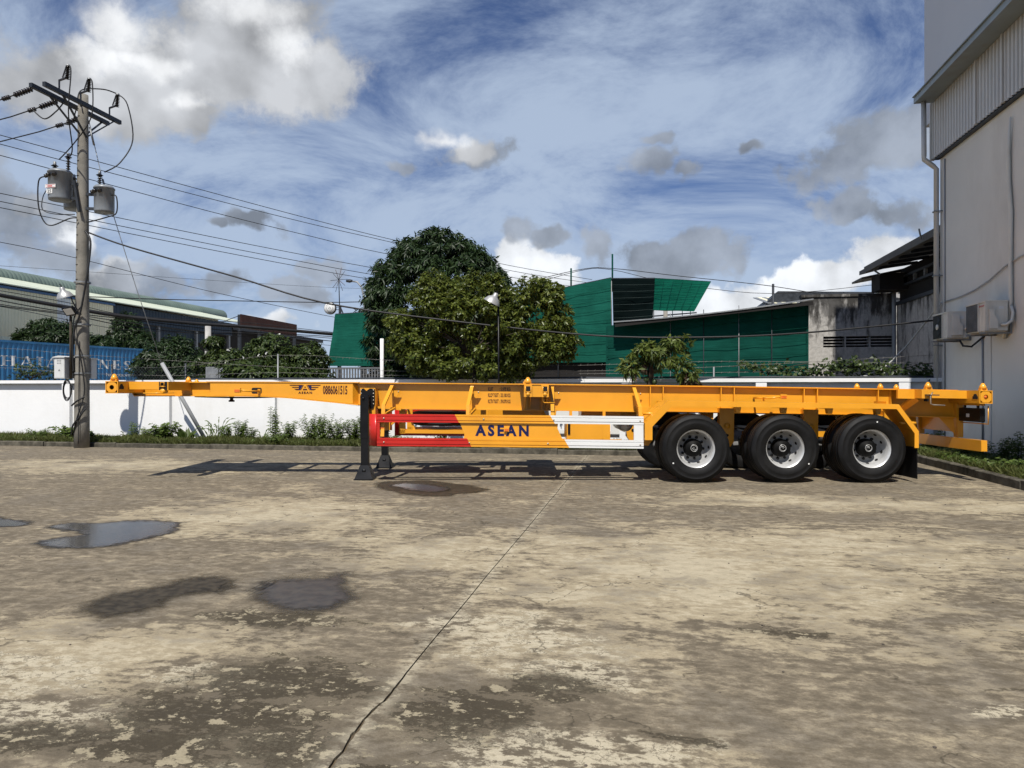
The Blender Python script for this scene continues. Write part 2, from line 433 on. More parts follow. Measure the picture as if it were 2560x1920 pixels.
# ------------------------------------------------------------------ ground
def concrete_mat():
    m = bpy.data.materials.new('yard_concrete'); m.use_nodes = True
    nt = m.node_tree; t = NT(nt); b = nt.nodes['Principled BSDF']
    P = t.n('ShaderNodeTexCoord').outputs['Object']
    x, y, z = t.sep(P)
    flat = t.comb(x, y, 0)
    wc = t.noise(flat, 1.6, 5, 0.65, color=True)
    Q = t.v('ADD', flat, t.v('MULTIPLY', t.v('SUBTRACT', wc, (0.5, 0.5, 0.5)), (0.6, 0.45, 0)))
    big = t.noise(flat, 0.30, 3, 0.55)
    mott = t.noise(t.mapv(flat, (0.75, 1.35, 1)), 2.2, 10, 0.74)
    fine = t.noise(t.mapv(flat, (1.0, 1.5, 1), (5, 2, 0)), 9.0, 7, 0.74)
    grain = t.noise(flat, 120.0, 2, 0.7)

    def blobs(lst):
        acc = None
        for (bx, by, rx, ry) in lst:
            q = t.v('MULTIPLY', t.v('SUBTRACT', Q, (bx, by, 0)), (1 / rx, 1 / ry, 0))
            f = t.m('SUBTRACT', 1.0, t.v('LENGTH', q))
            acc = f if acc is None else t.m('MAXIMUM', acc, f)
        return acc

    # worn pale skin against browner, dirtier concrete
    pale = blobs([(0.5, 5.5, 2.2, 1.6), (1.6, 6.3, 2.2, 1.1), (-0.3, 4.7, 0.9, 0.6), (-3.9, 6.8, 1.8, 1.2), (-2.7, 3.2, 1.0, 0.5), (-1.7, 5.6, 1.2, 1.0), (-0.5, 3.7, 0.7, 0.5), (-9.0, 11.0, 3.0, 1.2), (2.6, 8.8, 2.8, 0.7)])
    k = t.m('ADD', t.m('MULTIPLY', mott, 0.75), t.m('ADD', t.m('MULTIPLY', big, 0.35), t.m('MULTIPLY', t.m('MAXIMUM', pale, -0.35), 0.17)))
    base = t.mix(t.ss(t.m('ADD', k, t.m('MULTIPLY', t.m('SUBTRACT', fine, 0.5), 0.40)), 0.515, 0.625), t.mix(t.ss(t.m('ADD', t.m('MULTIPLY', fine, 0.6), t.m('MULTIPLY', mott, 0.4)), 0.42, 0.58), (0.150, 0.124, 0.086), (0.240, 0.200, 0.139)), (0.372, 0.312, 0.208))
    base = t.mix(t.m('MULTIPLY', t.ss(t.m('ADD', k, t.m('MULTIPLY', t.m('SUBTRACT', fine, 0.5), 0.60)), 0.64, 0.71), 0.75), base, (0.47, 0.41, 0.29))
    cr_, cg, cb = t.sep(wc)
    grey = t.ss(t.m('ADD', t.m('MULTIPLY', cg, 0.6), t.m('MULTIPLY', fine, 0.4)), 0.50, 0.58)
    base = t.mix(t.m('MULTIPLY', grey, 0.6), base, (0.172, 0.148, 0.112))
    # scaling patches with broken edges and a few cracks
    vo = t.n('ShaderNodeTexVoronoi', feature='DISTANCE_TO_EDGE')
    t.put(vo.inputs['Vector'], t.v('ADD', flat, t.v('MULTIPLY', t.noise(flat, 6.0, 5, 0.7, color=True), (0.5, 0.5, 0))))
    vo.inputs['Scale'].default_value = 7.0
    crk = t.m('MULTIPLY', t.ss(vo.outputs[0], 0.0, 0.055, 1.0, 0.0), t.ss(fine, 0.40, 0.58))
    fl = blobs([(-0.58, 3.75, 0.50, 0.45), (-0.35, 3.30, 0.40, 0.30), (-0.45, 2.6, 0.50, 0.30), (-1.31, 2.42, 0.45, 0.25), (-2.3, 2.5, 0.55, 0.28), (-0.15, 2.6, 0.35, 0.2), (1.45, 3.25, 0.22, 0.12), (0.15, 2.75, 0.2, 0.08), (-2.0, 2.95, 0.45, 0.18), (-2.9, 2.9, 0.5, 0.3), (-1.0, 3.9, 0.3, 0.2)])
    flm = t.ss(t.m('ADD', fl, t.m('MULTIPLY', t.m('SUBTRACT', mott, 0.5), 3.2)), 0.05, 0.50)
    chips = t.ss(t.m('ADD', fine, t.m('MULTIPLY', flm, 0.09)), 0.545, 0.60)
    chips = t.m('MULTIPLY', chips, t.m('ADD', 0.10, t.m('MULTIPLY', flm, 0.85)))
    base = t.mix(chips, base, (0.47, 0.415, 0.30))
    base = t.mix(t.m('MULTIPLY', t.m('MULTIPLY', crk, t.m('MAXIMUM', flm, 0.12)), 0.85), base, (0.060, 0.047, 0.033))
    # dark growth and old oil
    dk = blobs([(-1.65, 2.95, 0.42, 0.34), (-1.7, 2.65, 0.6, 0.3), (-1.32, 3.0, 0.25, 0.22), (-1.75, 2.38, 0.5, 0.2), (-0.72, 2.85, 0.35, 0.3), (-0.4, 3.12, 0.25, 0.18), (-2.2, 2.35, 0.5, 0.15), (-1.3, 2.45, 0.35, 0.25), (0.75, 4.05, 0.30, 0.08), (-2.1, 3.75, 0.55, 0.14), (-0.9, 2.3, 0.3, 0.2), (0.1, 2.74, 0.18, 0.05)])
    dk = t.m('ADD', dk, t.m('ADD', t.m('MULTIPLY', t.m('SUBTRACT', mott, 0.5), 2.2), t.m('MULTIPLY', t.m('SUBTRACT', fine, 0.5), 4.2)))
    dkm = t.m('MULTIPLY', t.ss(dk, 0.0, 0.45), t.ss(fine, 0.36, 0.46))
    base = t.mix(t.m('MULTIPLY', dkm, 0.88), base, (0.046, 0.037, 0.023))
    left_ = t.m('MULTIPLY', t.ss(t.m('ADD', t.m('MULTIPLY', fine, 0.7), t.m('MULTIPLY', vo.outputs[0], 0.35)), 0.435, 0.475), dkm)
    base = t.mix(t.m('MULTIPLY', left_, 0.8), base, (0.36, 0.31, 0.21))
    spots = t.m('MULTIPLY', t.ss(t.m('ADD', t.m('MULTIPLY', cr_, 0.5), t.m('MULTIPLY', fine, 0.5)), 0.575, 0.64), 0.6)
    base = t.mix(spots, base, (0.080, 0.066, 0.048))
    # long hairline cracks wandering over the slab
    vo2 = t.n('ShaderNodeTexVoronoi', feature='DISTANCE_TO_EDGE')
    t.put(vo2.inputs['Vector'], t.v('ADD', Q, t.v('MULTIPLY', wc, (0.5, 0.5, 0))))
    vo2.inputs['Scale'].default_value = 0.95
    hair = t.m('MULTIPLY', t.ss(vo2.outputs[0], 0.0, 0.012, 1.0, 0.0), t.ss(cb, 0.46, 0.56))
    base = t.mix(t.m('MULTIPLY', hair, 0.7), base, (0.055, 0.045, 0.03))
    edge = t.ss(t.m('ABSOLUTE', t.m('ADD', x, 1.07)), 0.0, 0.10, 1.0, 0.0)
    base = t.mix(t.m('MULTIPLY', t.m('MULTIPLY', edge, t.ss(fine, 0.42, 0.56)), 0.55), base, (0.46, 0.41, 0.30))
    g = t.m('ADD', t.m('MULTIPLY', grain, 0.40), t.ss(fine, 0.30, 0.70, 0.64, 0.98))
    gc = t.v('SCALE', base); t.put(gc.node.inputs['Scale'], g)
    t.put(b.inputs['Base Color'], gc)
    b.inputs['Roughness'].default_value = 0.85
    b.inputs['Specular IOR Level'].default_value = 0.25
    bh = t.noise(flat, 26.0, 5, 0.75)
    bn = t.n('ShaderNodeBump'); bn.inputs['Strength'].default_value = 0.6; bn.inputs['Distance'].default_value = 0.010
    t.put(bn.inputs['Height'], bh)
    nt.links.new(bn.outputs[0], b.inputs['Normal'])
    return m

M['concrete'] = concrete_mat()
M['bounce_ground'] = pmat('pale_bounce_dirt', (0.30, 0.265, 0.205), 0.92, 0, 0.3, 0.4, 0.5, 12, 0.3, stain=(0.3, (0.18, 0.16, 0.125), 0.5))  # ground colour paled so its bounce brightens the hall and container

mb = MB(); mb.add([(-2500, -2500, -0.07), (2500, -2500, -0.07), (2500, 2500, -0.07), (-2500, 2500, -0.07)], [(0, 1, 2, 3)])
tag(mb.build('ground', M['bounce_ground']), kind='structure')

# two concrete slabs with the open joint between them
yard = tag(empty('concrete_yard'), kind='structure')
def joint_x(y, side):
    near = max(0.0, min(1.0, (3.3 - y) * 2.0))
    w = 0.0035 + 0.0020 * near
    j = mnoise.noise(Vector((y * 1.1, 3.3, 0))) * 0.010
    j += near * (mnoise.noise(Vector((y * 5.0, 7.7, 0))) * 0.022 + mnoise.noise(Vector((y * 19.0, 2.7, 0))) * 0.010)
    w += near * 0.009 * max(0, mnoise.noise(Vector((y * 13.0, 1.7 + side, 0))))
    return -1.07 + j + side * w
ys = [-14 + 0.5 * i for i in range(32)] + [2 + 0.03 * i for i in range(54)] + [3.62 + 0.12 * i for i in range(90)]
ys = [q for q in ys if q < 14.44] + [14.44]
left = [(joint_x(q, -1), q) for q in ys] + [(-60, 14.44), (-60, -14)]
right = [(12, -14), (12, 10.2), (4.85, 10.2), (4.85, 14.44)] + [(joint_x(q, 1), q) for q in ys[::-1]]
for poly in (left, right):
    MB().prism(poly, 'z', -0.066, 0.0).build('slab', M['concrete'], yard)

MB().box(-1.12, -1.02, -14, 14.44, -0.064, -0.012).build('joint_filler', M['soil'], yard)

# ------------------------------------------------------------------ puddles and damp patches
def puddle_mat(name, rough, dark, sheen, soft, spec=0.4, grow=0.03):
    m = bpy.data.materials.new(name); m.use_nodes = True
    nt = m.node_tree; t = NT(nt); b = nt.nodes['Principled BSDF']; out = nt.nodes['Material Output']
    P = t.n('ShaderNodeTexCoord').outputs['Object']
    n = t.noise(P, 3.0, 7, 0.65); n2 = t.noise(P, 14.0, 6, 0.65)
    dd = t.n('ShaderNodeAttribute', attribute_name='dist').outputs['Fac']
    e = t.m('ADD', dd, t.m('ADD', t.m('MULTIPLY', t.m('SUBTRACT', n, 0.5), 0.26), t.m('MULTIPLY', t.m('SUBTRACT', n2, 0.5), 0.16)))
    e = t.m('ADD', e, grow)
    a = t.ss(e, -0.015, soft)
    wet = t.ss(e, soft * 0.1, soft * 0.6 + 0.10)
    t.put(b.inputs['Base Color'], t.mix(t.ss(n2, 0.35, 0.65), tuple(q * 0.6 for q in dark), tuple(q * 1.6 for q in dark)))
    t.put(b.inputs['Roughness'], t.m('ADD', t.ss(wet, 0, 1, 0.55, rough), t.m('MULTIPLY', n2, 0.10)))
    b.inputs['Specular IOR Level'].default_value = spec
    t.put(b.inputs['Coat Weight'], t.m('MULTIPLY', wet, sheen)); b.inputs['Coat Roughness'].default_value = rough * 0.6
    bn = t.n('ShaderNodeBump'); bn.inputs['Distance'].default_value = 0.004
    t.put(bn.inputs['Strength'], t.ss(wet, 0, 1, 0.5, 0.05)); t.put(bn.inputs['Height'], n2)
    nt.links.new(bn.outputs[0], b.inputs['Normal'])
    tr = t.n('ShaderNodeBsdfTransparent'); mx = t.n('ShaderNodeMixShader')
    t.put(mx.inputs[0], a)
    nt.links.new(tr.outputs[0], mx.inputs[1]); nt.links.new(b.outputs[0], mx.inputs[2]); nt.links.new(mx.outputs[0], out.inputs[0])
    return m

def poly_dist(p, poly):
    inside = False; best = 1e9; n = len(poly)
    for i in range(n):
        a = poly[i]; c = poly[(i + 1) % n]
        if (a[1] > p[1]) != (c[1] > p[1]) and p[0] < (c[0] - a[0]) * (p[1] - a[1]) / (c[1] - a[1]) + a[0]:
            inside = not inside
        ax, ay = c[0] - a[0], c[1] - a[1]
        u = max(0, min(1, ((p[0] - a[0]) * ax + (p[1] - a[1]) * ay) / (ax * ax + ay * ay)))
        best = min(best, sqrt((p[0] - a[0] - u * ax) ** 2 + (p[1] - a[1] - u * ay) ** 2))
    return best if inside else -best

def puddle(poly, mat, z, step=0.04, pad=0.24):
    x0 = min(p[0] for p in poly) - pad; x1 = max(p[0] for p in poly) + pad
    y0 = min(p[1] for p in poly) - pad; y1 = max(p[1] for p in poly) + pad
    nx = int((x1 - x0) / step) + 1; ny = int((y1 - y0) / step) + 1
    D = {}; vs = []; ds = []; idx = {}
    for i in range(nx):
        for j in range(ny):
            p = (x0 + i * step, y0 + j * step); D[i, j] = poly_dist(p, poly)
    fs = []
    def vid(i, j):
        if (i, j) not in idx:
            idx[i, j] = len(vs); vs.append((x0 + i * step, y0 + j * step, z)); ds.append(D[i, j])
        return idx[i, j]
    for i in range(nx - 1):
        for j in range(ny - 1):
            if max(D[i, j], D[i + 1, j], D[i, j + 1], D[i + 1, j + 1]) > -pad:
                fs.append((vid(i, j), vid(i + 1, j), vid(i + 1, j + 1), vid(i, j + 1)))
    me = bpy.data.meshes.new('puddle'); me.from_pydata(vs, [], fs); me.materials.append(mat)
    at = me.attributes.new('dist', 'FLOAT', 'POINT'); at.data.foreach_set('value', ds)
    o = bpy.data.objects.new('puddle', me); col.objects.link(o)
    return tag(o, kind='structure')

M['water'] = puddle_mat('puddle_water', 0.14, (0.040, 0.035, 0.028), 0.22, 0.09)
M['damp'] = puddle_mat('damp_film', 0.5, (0.046, 0.038, 0.026), 0.0, 0.18, 0.15, 0.09)
M['film'] = puddle_mat('water_film', 0.33, (0.040, 0.034, 0.025), 0.16, 0.20, 0.30, 0.10)
puddle([(-3.57, 9.28), (-3.62, 9.66), (-3.4, 9.78), (-3.06, 9.92), (-2.71, 9.74), (-2.29, 9.54), (-2.0, 9.2), (-2.05, 8.92), (-2.25, 8.75), (-2.34, 8.55), (-2.62, 8.5), (-2.93, 8.63), (-3.25, 8.9)], M['damp'], 0.004)
puddle([(-3.39, 9.28), (-3.29, 9.59), (-2.95, 9.57), (-2.59, 9.31), (-2.46, 8.98), (-2.63, 8.75), (-2.94, 8.89), (-3.15, 9.06)], M['water'], 0.008)
puddle([(-5.57, 5.94), (-5.52, 6.13), (-5.23, 6.21), (-5.05, 6.37), (-4.71, 6.43), (-4.41, 6.36), (-4.26, 6.07), (-4.19, 5.86), (-4.27, 5.54), (-4.33, 5.28), (-4.53, 5.15), (-4.82, 5.14), (-5.06, 5.25), (-5.08, 5.49), (-4.94, 5.65), (-5.07, 5.77), (-5.24, 5.78)], M['water'], 0.004)
puddle([(-6.78, 6.3), (-6.47, 6.31), (-6.21, 6.2), (-5.9, 6.13), (-5.78, 6.03), (-5.81, 5.9), (-5.96, 5.82), (-6.19, 5.75)], M['water'], 0.004)
puddle([(-3.22, 3.74), (-3.32, 3.89), (-3.27, 4.07), (-3.14, 4.29), (-3.06, 4.49), (-2.92, 4.56), (-2.77, 4.5), (-2.65, 4.32), (-2.68, 4.21), (-2.84, 4.1), (-2.9, 4.01), (-2.85, 3.87), (-2.88, 3.73), (-3.03, 3.64)], M['damp'], 0.004, 0.03)
puddle([(-2.51, 4.32), (-2.53, 4.49), (-2.39, 4.6), (-2.13, 4.66), (-2.07, 4.76), (-1.91, 4.46), (-1.8, 4.21), (-1.8, 4.04), (-1.93, 3.94), (-2.08, 3.94), (-2.31, 4.12)], M['film'], 0.004, 0.03)

# ------------------------------------------------------------------ planted strips and kerbs
bed = MB(); bed.box(-60, 5.93, 14.57, 15.9, -0.06, 0.075)
tag(bed.build('soil_strip', M['soil']), kind='structure')
bed = MB(); bed.box(4.97, 5.93, 10.42, 14.56, -0.06, 0.085)
tag(bed.build('soil_strip', M['soil']), kind='structure')
kerb = tag(empty('kerb', (0, 0, 0)), kind='structure')
def kerb_stone(x0, x1, y0, y1, h):
    k = MB()
    long_x = (x1 - x0) > (y1 - y0)
    n = 10
    vs = []
    for i in range(n + 1):
        u = i / n
        jx = mnoise.noise(Vector((x0 * 2 + u * 6, y0 * 2 + u * 6, 1))) * 0.010
        jz = mnoise.noise(Vector((x0 * 2 + u * 7, y0 * 3 + u * 7, 5))) * 0.012
        if long_x:
            x = x0 + (x1 - x0) * u
            ring = [(x, y0 + jx, -0.06), (x, y0 + jx, h - 0.015 + jz), (x, y0 + 0.015 + jx, h + jz), (x, y1, h + jz), (x, y1, -0.06)]
        else:
            y = y0 + (y1 - y0) * u
            ring = [(x0 + jx, y, -0.06), (x0 + jx, y, h - 0.015 + jz), (x0 + 0.015 + jx, y, h + jz), (x1, y, h + jz), (x1, y, -0.06)]
        vs += ring
    fs = [(0, 1, 2, 3, 4), tuple(n * 5 + q for q in (4, 3, 2, 1, 0))]
    for i in range(n):
        for q in range(4):
            fs.append((i * 5 + q, (i + 1) * 5 + q, (i + 1) * 5 + q + 1, i * 5 + q + 1))
    k.add(vs, fs)
    return k.build('kerb_stone', M['kerb'], kerb)
xk = -42.0
while xk < 4.8:
    ln = random.uniform(1.5, 2.4)
    x2 = min(4.8, xk + ln)
    kerb_stone(xk + 0.004, x2 - 0.004, 14.45 + random.uniform(-0.01, 0.01), 14.57, 0.105 + random.uniform(-0.012, 0.01))
    xk = x2
yk = 10.42
while yk < 14.44:
    y2 = min(14.44, yk + random.uniform(0.9, 1.5))
    kerb_stone(4.85 + random.uniform(-0.008, 0.008), 4.97, yk + 0.004, y2 - 0.004, 0.125 + random.uniform(-0.01, 0.01))
    yk = y2
for xa in (4.85, 5.75, 6.75, 7.75):
    kerb_stone(xa + 0.004, xa + (0.896 if xa < 5 else 0.996), 10.30, 10.42, 0.125)

# ------------------------------------------------------------------ white boundary wall
wall = tag(empty('boundary_wall', (0, 15.9, 0)), 'long low whitewashed boundary wall with flat coping behind the yellow trailer', 'wall')
wall.location = (0, 0, 0)
pil = [5.24 - 2.785 * i for i in range(18)]
for i in range(len(pil) - 1):
    a, c = pil[i + 1] + 0.11, pil[i] - 0.11
    MB().box(a, c, 15.90, 16.02, 0.0, 1.462).build('wall_panel', M['wallwhite'], wall)
MB().box(pil[0] + 0.11, 5.93, 15.90, 16.02, 0.0, 1.462).build('wall_panel', M['wallwhite'], wall)
for q in pil:
    MB().box(q - 0.11, q + 0.11, 15.795, 16.03, 0.0, 1.466).build('pilaster', M['wallwhite'], wall)
MB().box(pil[-1] - 0.12, 5.93, 15.785, 16.05, 1.468, 1.545).build('coping', M['wallwhite'], wall)

# pipe lying along the wall top
o = MB().tube([(-11.0 + 0.6 * i, 15.86 + 0.01 * sin(i), 1.57 + 0.006 * sin(i * 1.7)) for i in range(29)], 0.022, 6).build('conduit', M['steel_dark'])
tag(o, 'thin dark conduit lying along the top of the white wall', 'conduit')

# ------------------------------------------------------------------ the container trailer
TR = tag(empty('container_trailer', (-7.403, 8.909, 0), R(9.966)),
         'long yellow three axle skeletal container trailer standing on black landing legs', 'trailer')
def camber(p):
    p.z += -0.0012 * p.x - 0.00073 * p.x * p.x
    return p
def tp(mb, name, mat, parent=None, bend=True):
    if bend:
        mb.warp(camber)
    return mb.build(name, M[mat] if isinstance(mat, str) else mat, parent or TR)
def xs_(a, b, step=0.35):
    n = max(2, int(round((b - a) / step)) + 1)
    return [a + (b - a) * i / (n - 1) for i in range(n)]
def lerp_tab(tab, x):
    if x <= tab[0][0]: return tab[0][1]
    for (a, va), (b, vb) in zip(tab, tab[1:]):
        if x <= b: return va + (vb - va) * (x - a) / (b - a)
    return tab[-1][1]

TOP = 1.427
BOT = [(0.03, 1.245), (0.06, 1.205), (1.94, 1.210), (2.4, 1.185), (3.32, 1.098), (3.44, 1.085), (3.62, 1.033), (12.27, 1.015)]
# main beams: web, top and bottom flange, stiffeners
for side, yw in ((-1, 0.72), (1, 1.72)):
    xs = sorted(set(xs_(0.03, 12.3) + [q[0] for q in BOT if 0.03 <= q[0] <= 12.3]))
    zb = [lerp_tab(BOT, x) for x in xs]
    web = tp(MB().strip(xs, [z + 0.014 for z in zb], [TOP - 0.016] * len(xs), yw - 0.006, yw + 0.006), 'main_beam', 'orange')
    fl = MB().strip(xs, [TOP - 0.016] * len(xs), [TOP] * len(xs), yw - 0.078, yw + 0.078)
    fl.warp(camber).build('top_flange', M['orange'], web)
    fl = MB().strip(xs, [z for z in zb], [z + 0.014 for z in zb], yw - 0.075, yw + 0.075)
    fl.warp(camber).build('bottom_flange', M['orange'], web)
    for x in (7.75, 7.94, 8.80, 8.995, 10.03, 10.228, 11.128, 11.317):
        s = MB().box(x - 0.006, x + 0.006, *( (yw - 0.072, yw - 0.007) if side < 0 else (yw + 0.007, yw + 0.072)), lerp_tab(BOT, x) + 0.016, TOP - 0.018)
        s.warp(camber).build('stiffener', M['orange'], web)
    # boxed neck cover
    yo = yw - 0.105 if side < 0 else yw + 0.095
    xn = xs_(1.21, 3.33, 0.2)
    zn = [lerp_tab(BOT, x) + 0.016 for x in xn]
    mbn = MB().strip(xn, zn, [TOP - 0.010] * len(xn), yo, yo + 0.010)
    mbn.add([(3.33, yo + 0.001, zn[-1]), (3.40, yw, zn[-1] - 0.01), (3.40, yw, TOP - 0.06), (3.33, yo + 0.001, TOP - 0.012)], [(0, 1, 2, 3)])
    np_ = tp(mbn, 'neck_plate', 'orange')
    xl = xs_(1.15, 3.42, 0.2)
    zl = [lerp_tab(BOT, x) - 0.002 for x in xl]
    (MB().strip(xl, zl, [z + 0.016 for z in zl], yo - 0.03 if side < 0 else yw, yw if side < 0 else yo + 0.04).warp(camber)).build('neck_flange', M['orange'], np_)
    (MB().strip(xl, [TOP - 0.009] * len(xl), [TOP + 0.004] * len(xl), yo - 0.012 if side < 0 else yw, yw if side < 0 else yo + 0.022).warp(camber)).build('neck_flange', M['orange'], np_)

# cross members and coupler plate
for x in (0.95, 1.55, 2.15, 2.75, 3.30, 4.10, 4.75, 5.40, 6.85, 7.45, 8.05, 8.65, 9.25, 9.9, 10.5, 11.05):
    tp(MB().box(x - 0.035, x + 0.035, 0.735, 1.705, 1.23, 1.37), 'cross_member', 'orange')
tp(MB().strip(xs_(0.1, 1.85), [1.222] * 6, [1.232] * 6, 0.80, 1.64), 'coupler_plate', 'orange')
kp = MB().lathe([(1e-4, 0), (0.045, 0), (0.045, 0.025), (0.026, 0.03), (0.026, 0.06), (0.04, 0.065), (0.04, 0.085), (0.05, 0.09)], (1.29, 1.22, 1.118), 'z', 16)
tp(kp, 'kingpin', 'black')

# container bolsters: hollow square beams with chamfered end plates, open centre hole
def end_plate(mb, x0, x1, z0, z1, y, t, hole=0.033):
    cx, cz = (x0 + x1) / 2, (z0 + z1) / 2
    ch = 0.032
    x0 += 0.004; x1 -= 0.004; z0 += 0.004; z1 -= 0.004
    octo = [(x0 + ch, z0), (x1 - ch, z0), (x1, z0 + ch), (x1, z1 - ch), (x1 - ch, z1), (x0 + ch, z1), (x0, z1 - ch), (x0, z0 + ch)]
    n = 32; outer = []; inner = []
    for k in range(n):
        a = 2 * pi * k / n + 0.001
        d = (cos(a), sin(a)); best = 9
        for i in range(8):
            p, q = octo[i], octo[(i + 1) % 8]
            ex, ez = q[0] - p[0], q[1] - p[1]
            den = d[0] * ez - d[1] * ex
            if abs(den) < 1e-9: continue
            s = ((p[0] - cx) * ez - (p[1] - cz) * ex) / den
            u = ((p[0] - cx) * d[1] - (p[1] - cz) * d[0]) / den
            if s > 0 and -1e-6 <= u <= 1 + 1e-6: best = min(best, s)
        outer.append((cx + d[0] * best, cz + d[1] * best)); inner.append((cx + d[0] * hole, cz + d[1] * hole))
    vs = [(p[0], y, p[1]) for p in outer + inner] + [(p[0], y + t, p[1]) for p in outer + inner]
    fs = []
    for k in range(n):
        k2 = (k + 1) % n
        fs += [(k, k2, n + k2, n + k), (2 * n + k2, 2 * n + k, 3 * n + k, 3 * n + k2), (n + k, n + k2, 3 * n + k2, 3 * n + k), (k2, k, 2 * n + k, 2 * n + k2)]
    mb.add(vs, fs)

def twist_cone(x, y, z, parent, s=1.0, block=False):
    mb = MB()
    if block:
        mb.box(x - 0.045, x + 0.045, y - 0.03, y + 0.03, z, z + 0.03)
    mb.lathe([(1e-4, 0), (0.045 * s, 0), (0.047 * s, 0.03 * s), (0.034 * s, 0.052 * s), (0.018 * s, 0.08 * s), (0.001, 0.085 * s)], (x, y, z + (0.02 if block else 0.0)), 'z', 14)
    return tp(mb, 'twist_lock', 'orange', parent)

def bolster(x0, x1, z0, z1, sidehole, lamp):
    w = 0.012
    mb = MB()
    mb.box(x0, x0 + w, 0.0, 2.44, z0, z1); mb.box(x1 - w, x1, 0.0, 2.44, z0, z1)
    mb.box(x0 + w, x1 - w, 0.0, 2.44, z0, z0 + w); mb.box(x0 + w, x1 - w, 0.0, 2.44, z1 - w, z1)
    b = tp(mb, 'bolster', 'orange')
    for y in (0.001, 2.428):
        e = MB(); end_plate(e, x0 + w, x1 - w, z0 + w, z1 - w, y, 0.010); tp(e, 'end_plate', 'orange', b)
    tp(MB().box(x0 + w, x1 - w, 0.05, 2.39, z0 + w, z1 - w), 'bolster_shade', 'dark', b)  # dark filler stands for the shade inside the hollow beam
    # dark plate on the inner face, painting the shade of a lock slot
    xf = x1 if sidehole > 0 else x0
    e = MB()
    key = [(0.035, z0 + 0.06), (0.15, z0 + 0.06), (0.15, z0 + 0.10)] + [(0.0925 + 0.042 * cos(a), z0 + 0.10 + 0.034 * sin(a)) for a in [pi * k / 8 for k in range(9)]] + [(0.035, z0 + 0.10)]
    e.prism(key, 'x', xf - 0.002, xf + 0.003) if sidehole > 0 else e.prism(key, 'x', xf - 0.003, xf + 0.002)
    tp(e, 'keyhole_shade', 'dark', b)
    for y in (0.07, 2.37):
        twist_cone((x0 + x1) / 2 + (0.0 if sidehole > 0 else 0.0), y, z1, b, 1.0, True)
    if lamp:
        e = MB().lathe([(1e-4, 0), (0.024, 0.004), (0.026, 0.03)], ((x0 + x1) / 2, 0.004, (z0 + z1) / 2), 'y', 20)
        tp(e, 'marker_lens', 'amber', b)
    return b
bolster(0.0, 0.176, 1.253, 1.425, 1, False)
bolster(12.205, 12.387, 1.236, 1.419, -1, True)

# second bolster of the neck with its folding lock
b2 = tp(MB().box(0.74, 0.884, 0.0, 2.44, 1.298, 1.42), 'bolster', 'orange')
for y0 in (-0.012, 2.442):
    e = MB().box(0.758, 0.868, y0, y0 + 0.010, 1.302, 1.418); tp(e, 'lock_pocket', 'dark', b2)
    e = MB().box(0.775, 0.85, y0 - 0.012, y0 - 0.001, 1.345, 1.36); e.tube([(0.79, y0 - 0.02, 1.36), (0.79, y0 - 0.02, 1.41), (0.84, y0 - 0.02, 1.41), (0.84, y0 - 0.02, 1.36)], 0.007, 6)
    tp(e, 'lock_loop', 'orange', b2)
e = MB().lathe([(1e-4, -0.05), (0.034, -0.05), (0.034, 0.05), (1e-4, 0.05)], (0.81, 0.03, 1.285), 'y', 14); tp(e, 'lock_barrel', 'orange', b2)
e = MB().tube([(0.83, -0.03, 1.262), (0.70, -0.03, 1.258), (0.55, -0.03, 1.256)], 0.009, 6); tp(e, 'lock_handle', 'orange', b2)
twist_cone(0.95, 0.75, TOP - 0.02, b2, 0.7)
for y in (0.28, 2.12):
    tp(MB().strip(xs_(0.176, 0.74, 0.2), [1.31] * 4, [1.422] * 4, y, y + 0.045), 'side_rail', 'orange')
# gusset between neck beam and second bolster
tp(MB().prism([(0.10, 0.66), (0.66, 0.66), (0.70, 0.40), (0.10, 0.40)], 'z', 1.255, 1.262), 'gusset_plate', 'orange')

# marker lamp on arm reaching out of the neck, dark oval painted behind for a shaded opening
def marker(x, y, z, xa, ya, za, flip=1):
    a = MB().tube([(xa, ya, za), (xa, y + 0.02, za), (x + 0.02 * flip, y + 0.02, z + 0.005)], 0.014, 6)
    a.box(xa - 0.02, xa + 0.02, ya - 0.012, ya, za - 0.045, za + 0.03)
    arm = tp(a, 'lamp_arm', 'orange')
    e = MB().box(x - 0.045, x + 0.045, y - 0.015, y + 0.02, z - 0.033, z + 0.033); tp(e, 'marker_lamp', 'orange', arm)
    e = MB().box(x - 0.037, x + 0.037, y - 0.022, y - 0.0151, z - 0.026, z + 0.012); tp(e, 'marker_lens', 'amber', arm)
cut = [(1.80 + 0.03 * 0, 0)]
e = MB()
ov = [(1.90 + 0.055 + 0.022 * cos(a), 1.295 + 0.022 + 0.022 * sin(a)) for a in [pi / 2 * k / 4 for k in range(5)]] + [(1.85 - 0.022 * sin(a), 1.295 + 0.022 + 0.022 * cos(a)) for a in [pi / 2 * k / 4 for k in range(5)]]
ov += [(1.85 - 0.022 * cos(a), 1.273 - 0.022 * sin(a)) for a in [pi / 2 * k / 4 for k in range(5)]] + [(1.955 + 0.022 * sin(a), 1.273 - 0.022 * cos(a)) for a in [pi / 2 * k / 4 for k in range(5)]]
e.prism(ov, 'y', 0.6125, 0.6149); tp(e, 'cut_out_shade', 'dark')
marker(1.77, 0.22, 1.30, 1.94, 0.615, 1.29, -1)
marker(9.50, 0.05, 1.285, 9.30, 0.30, 1.26, 1)
tp(MB().tube([(9.30, 0.30, 1.26), (9.30, 0.70, 1.26)], 0.015, 6), 'lamp_arm', 'orange')

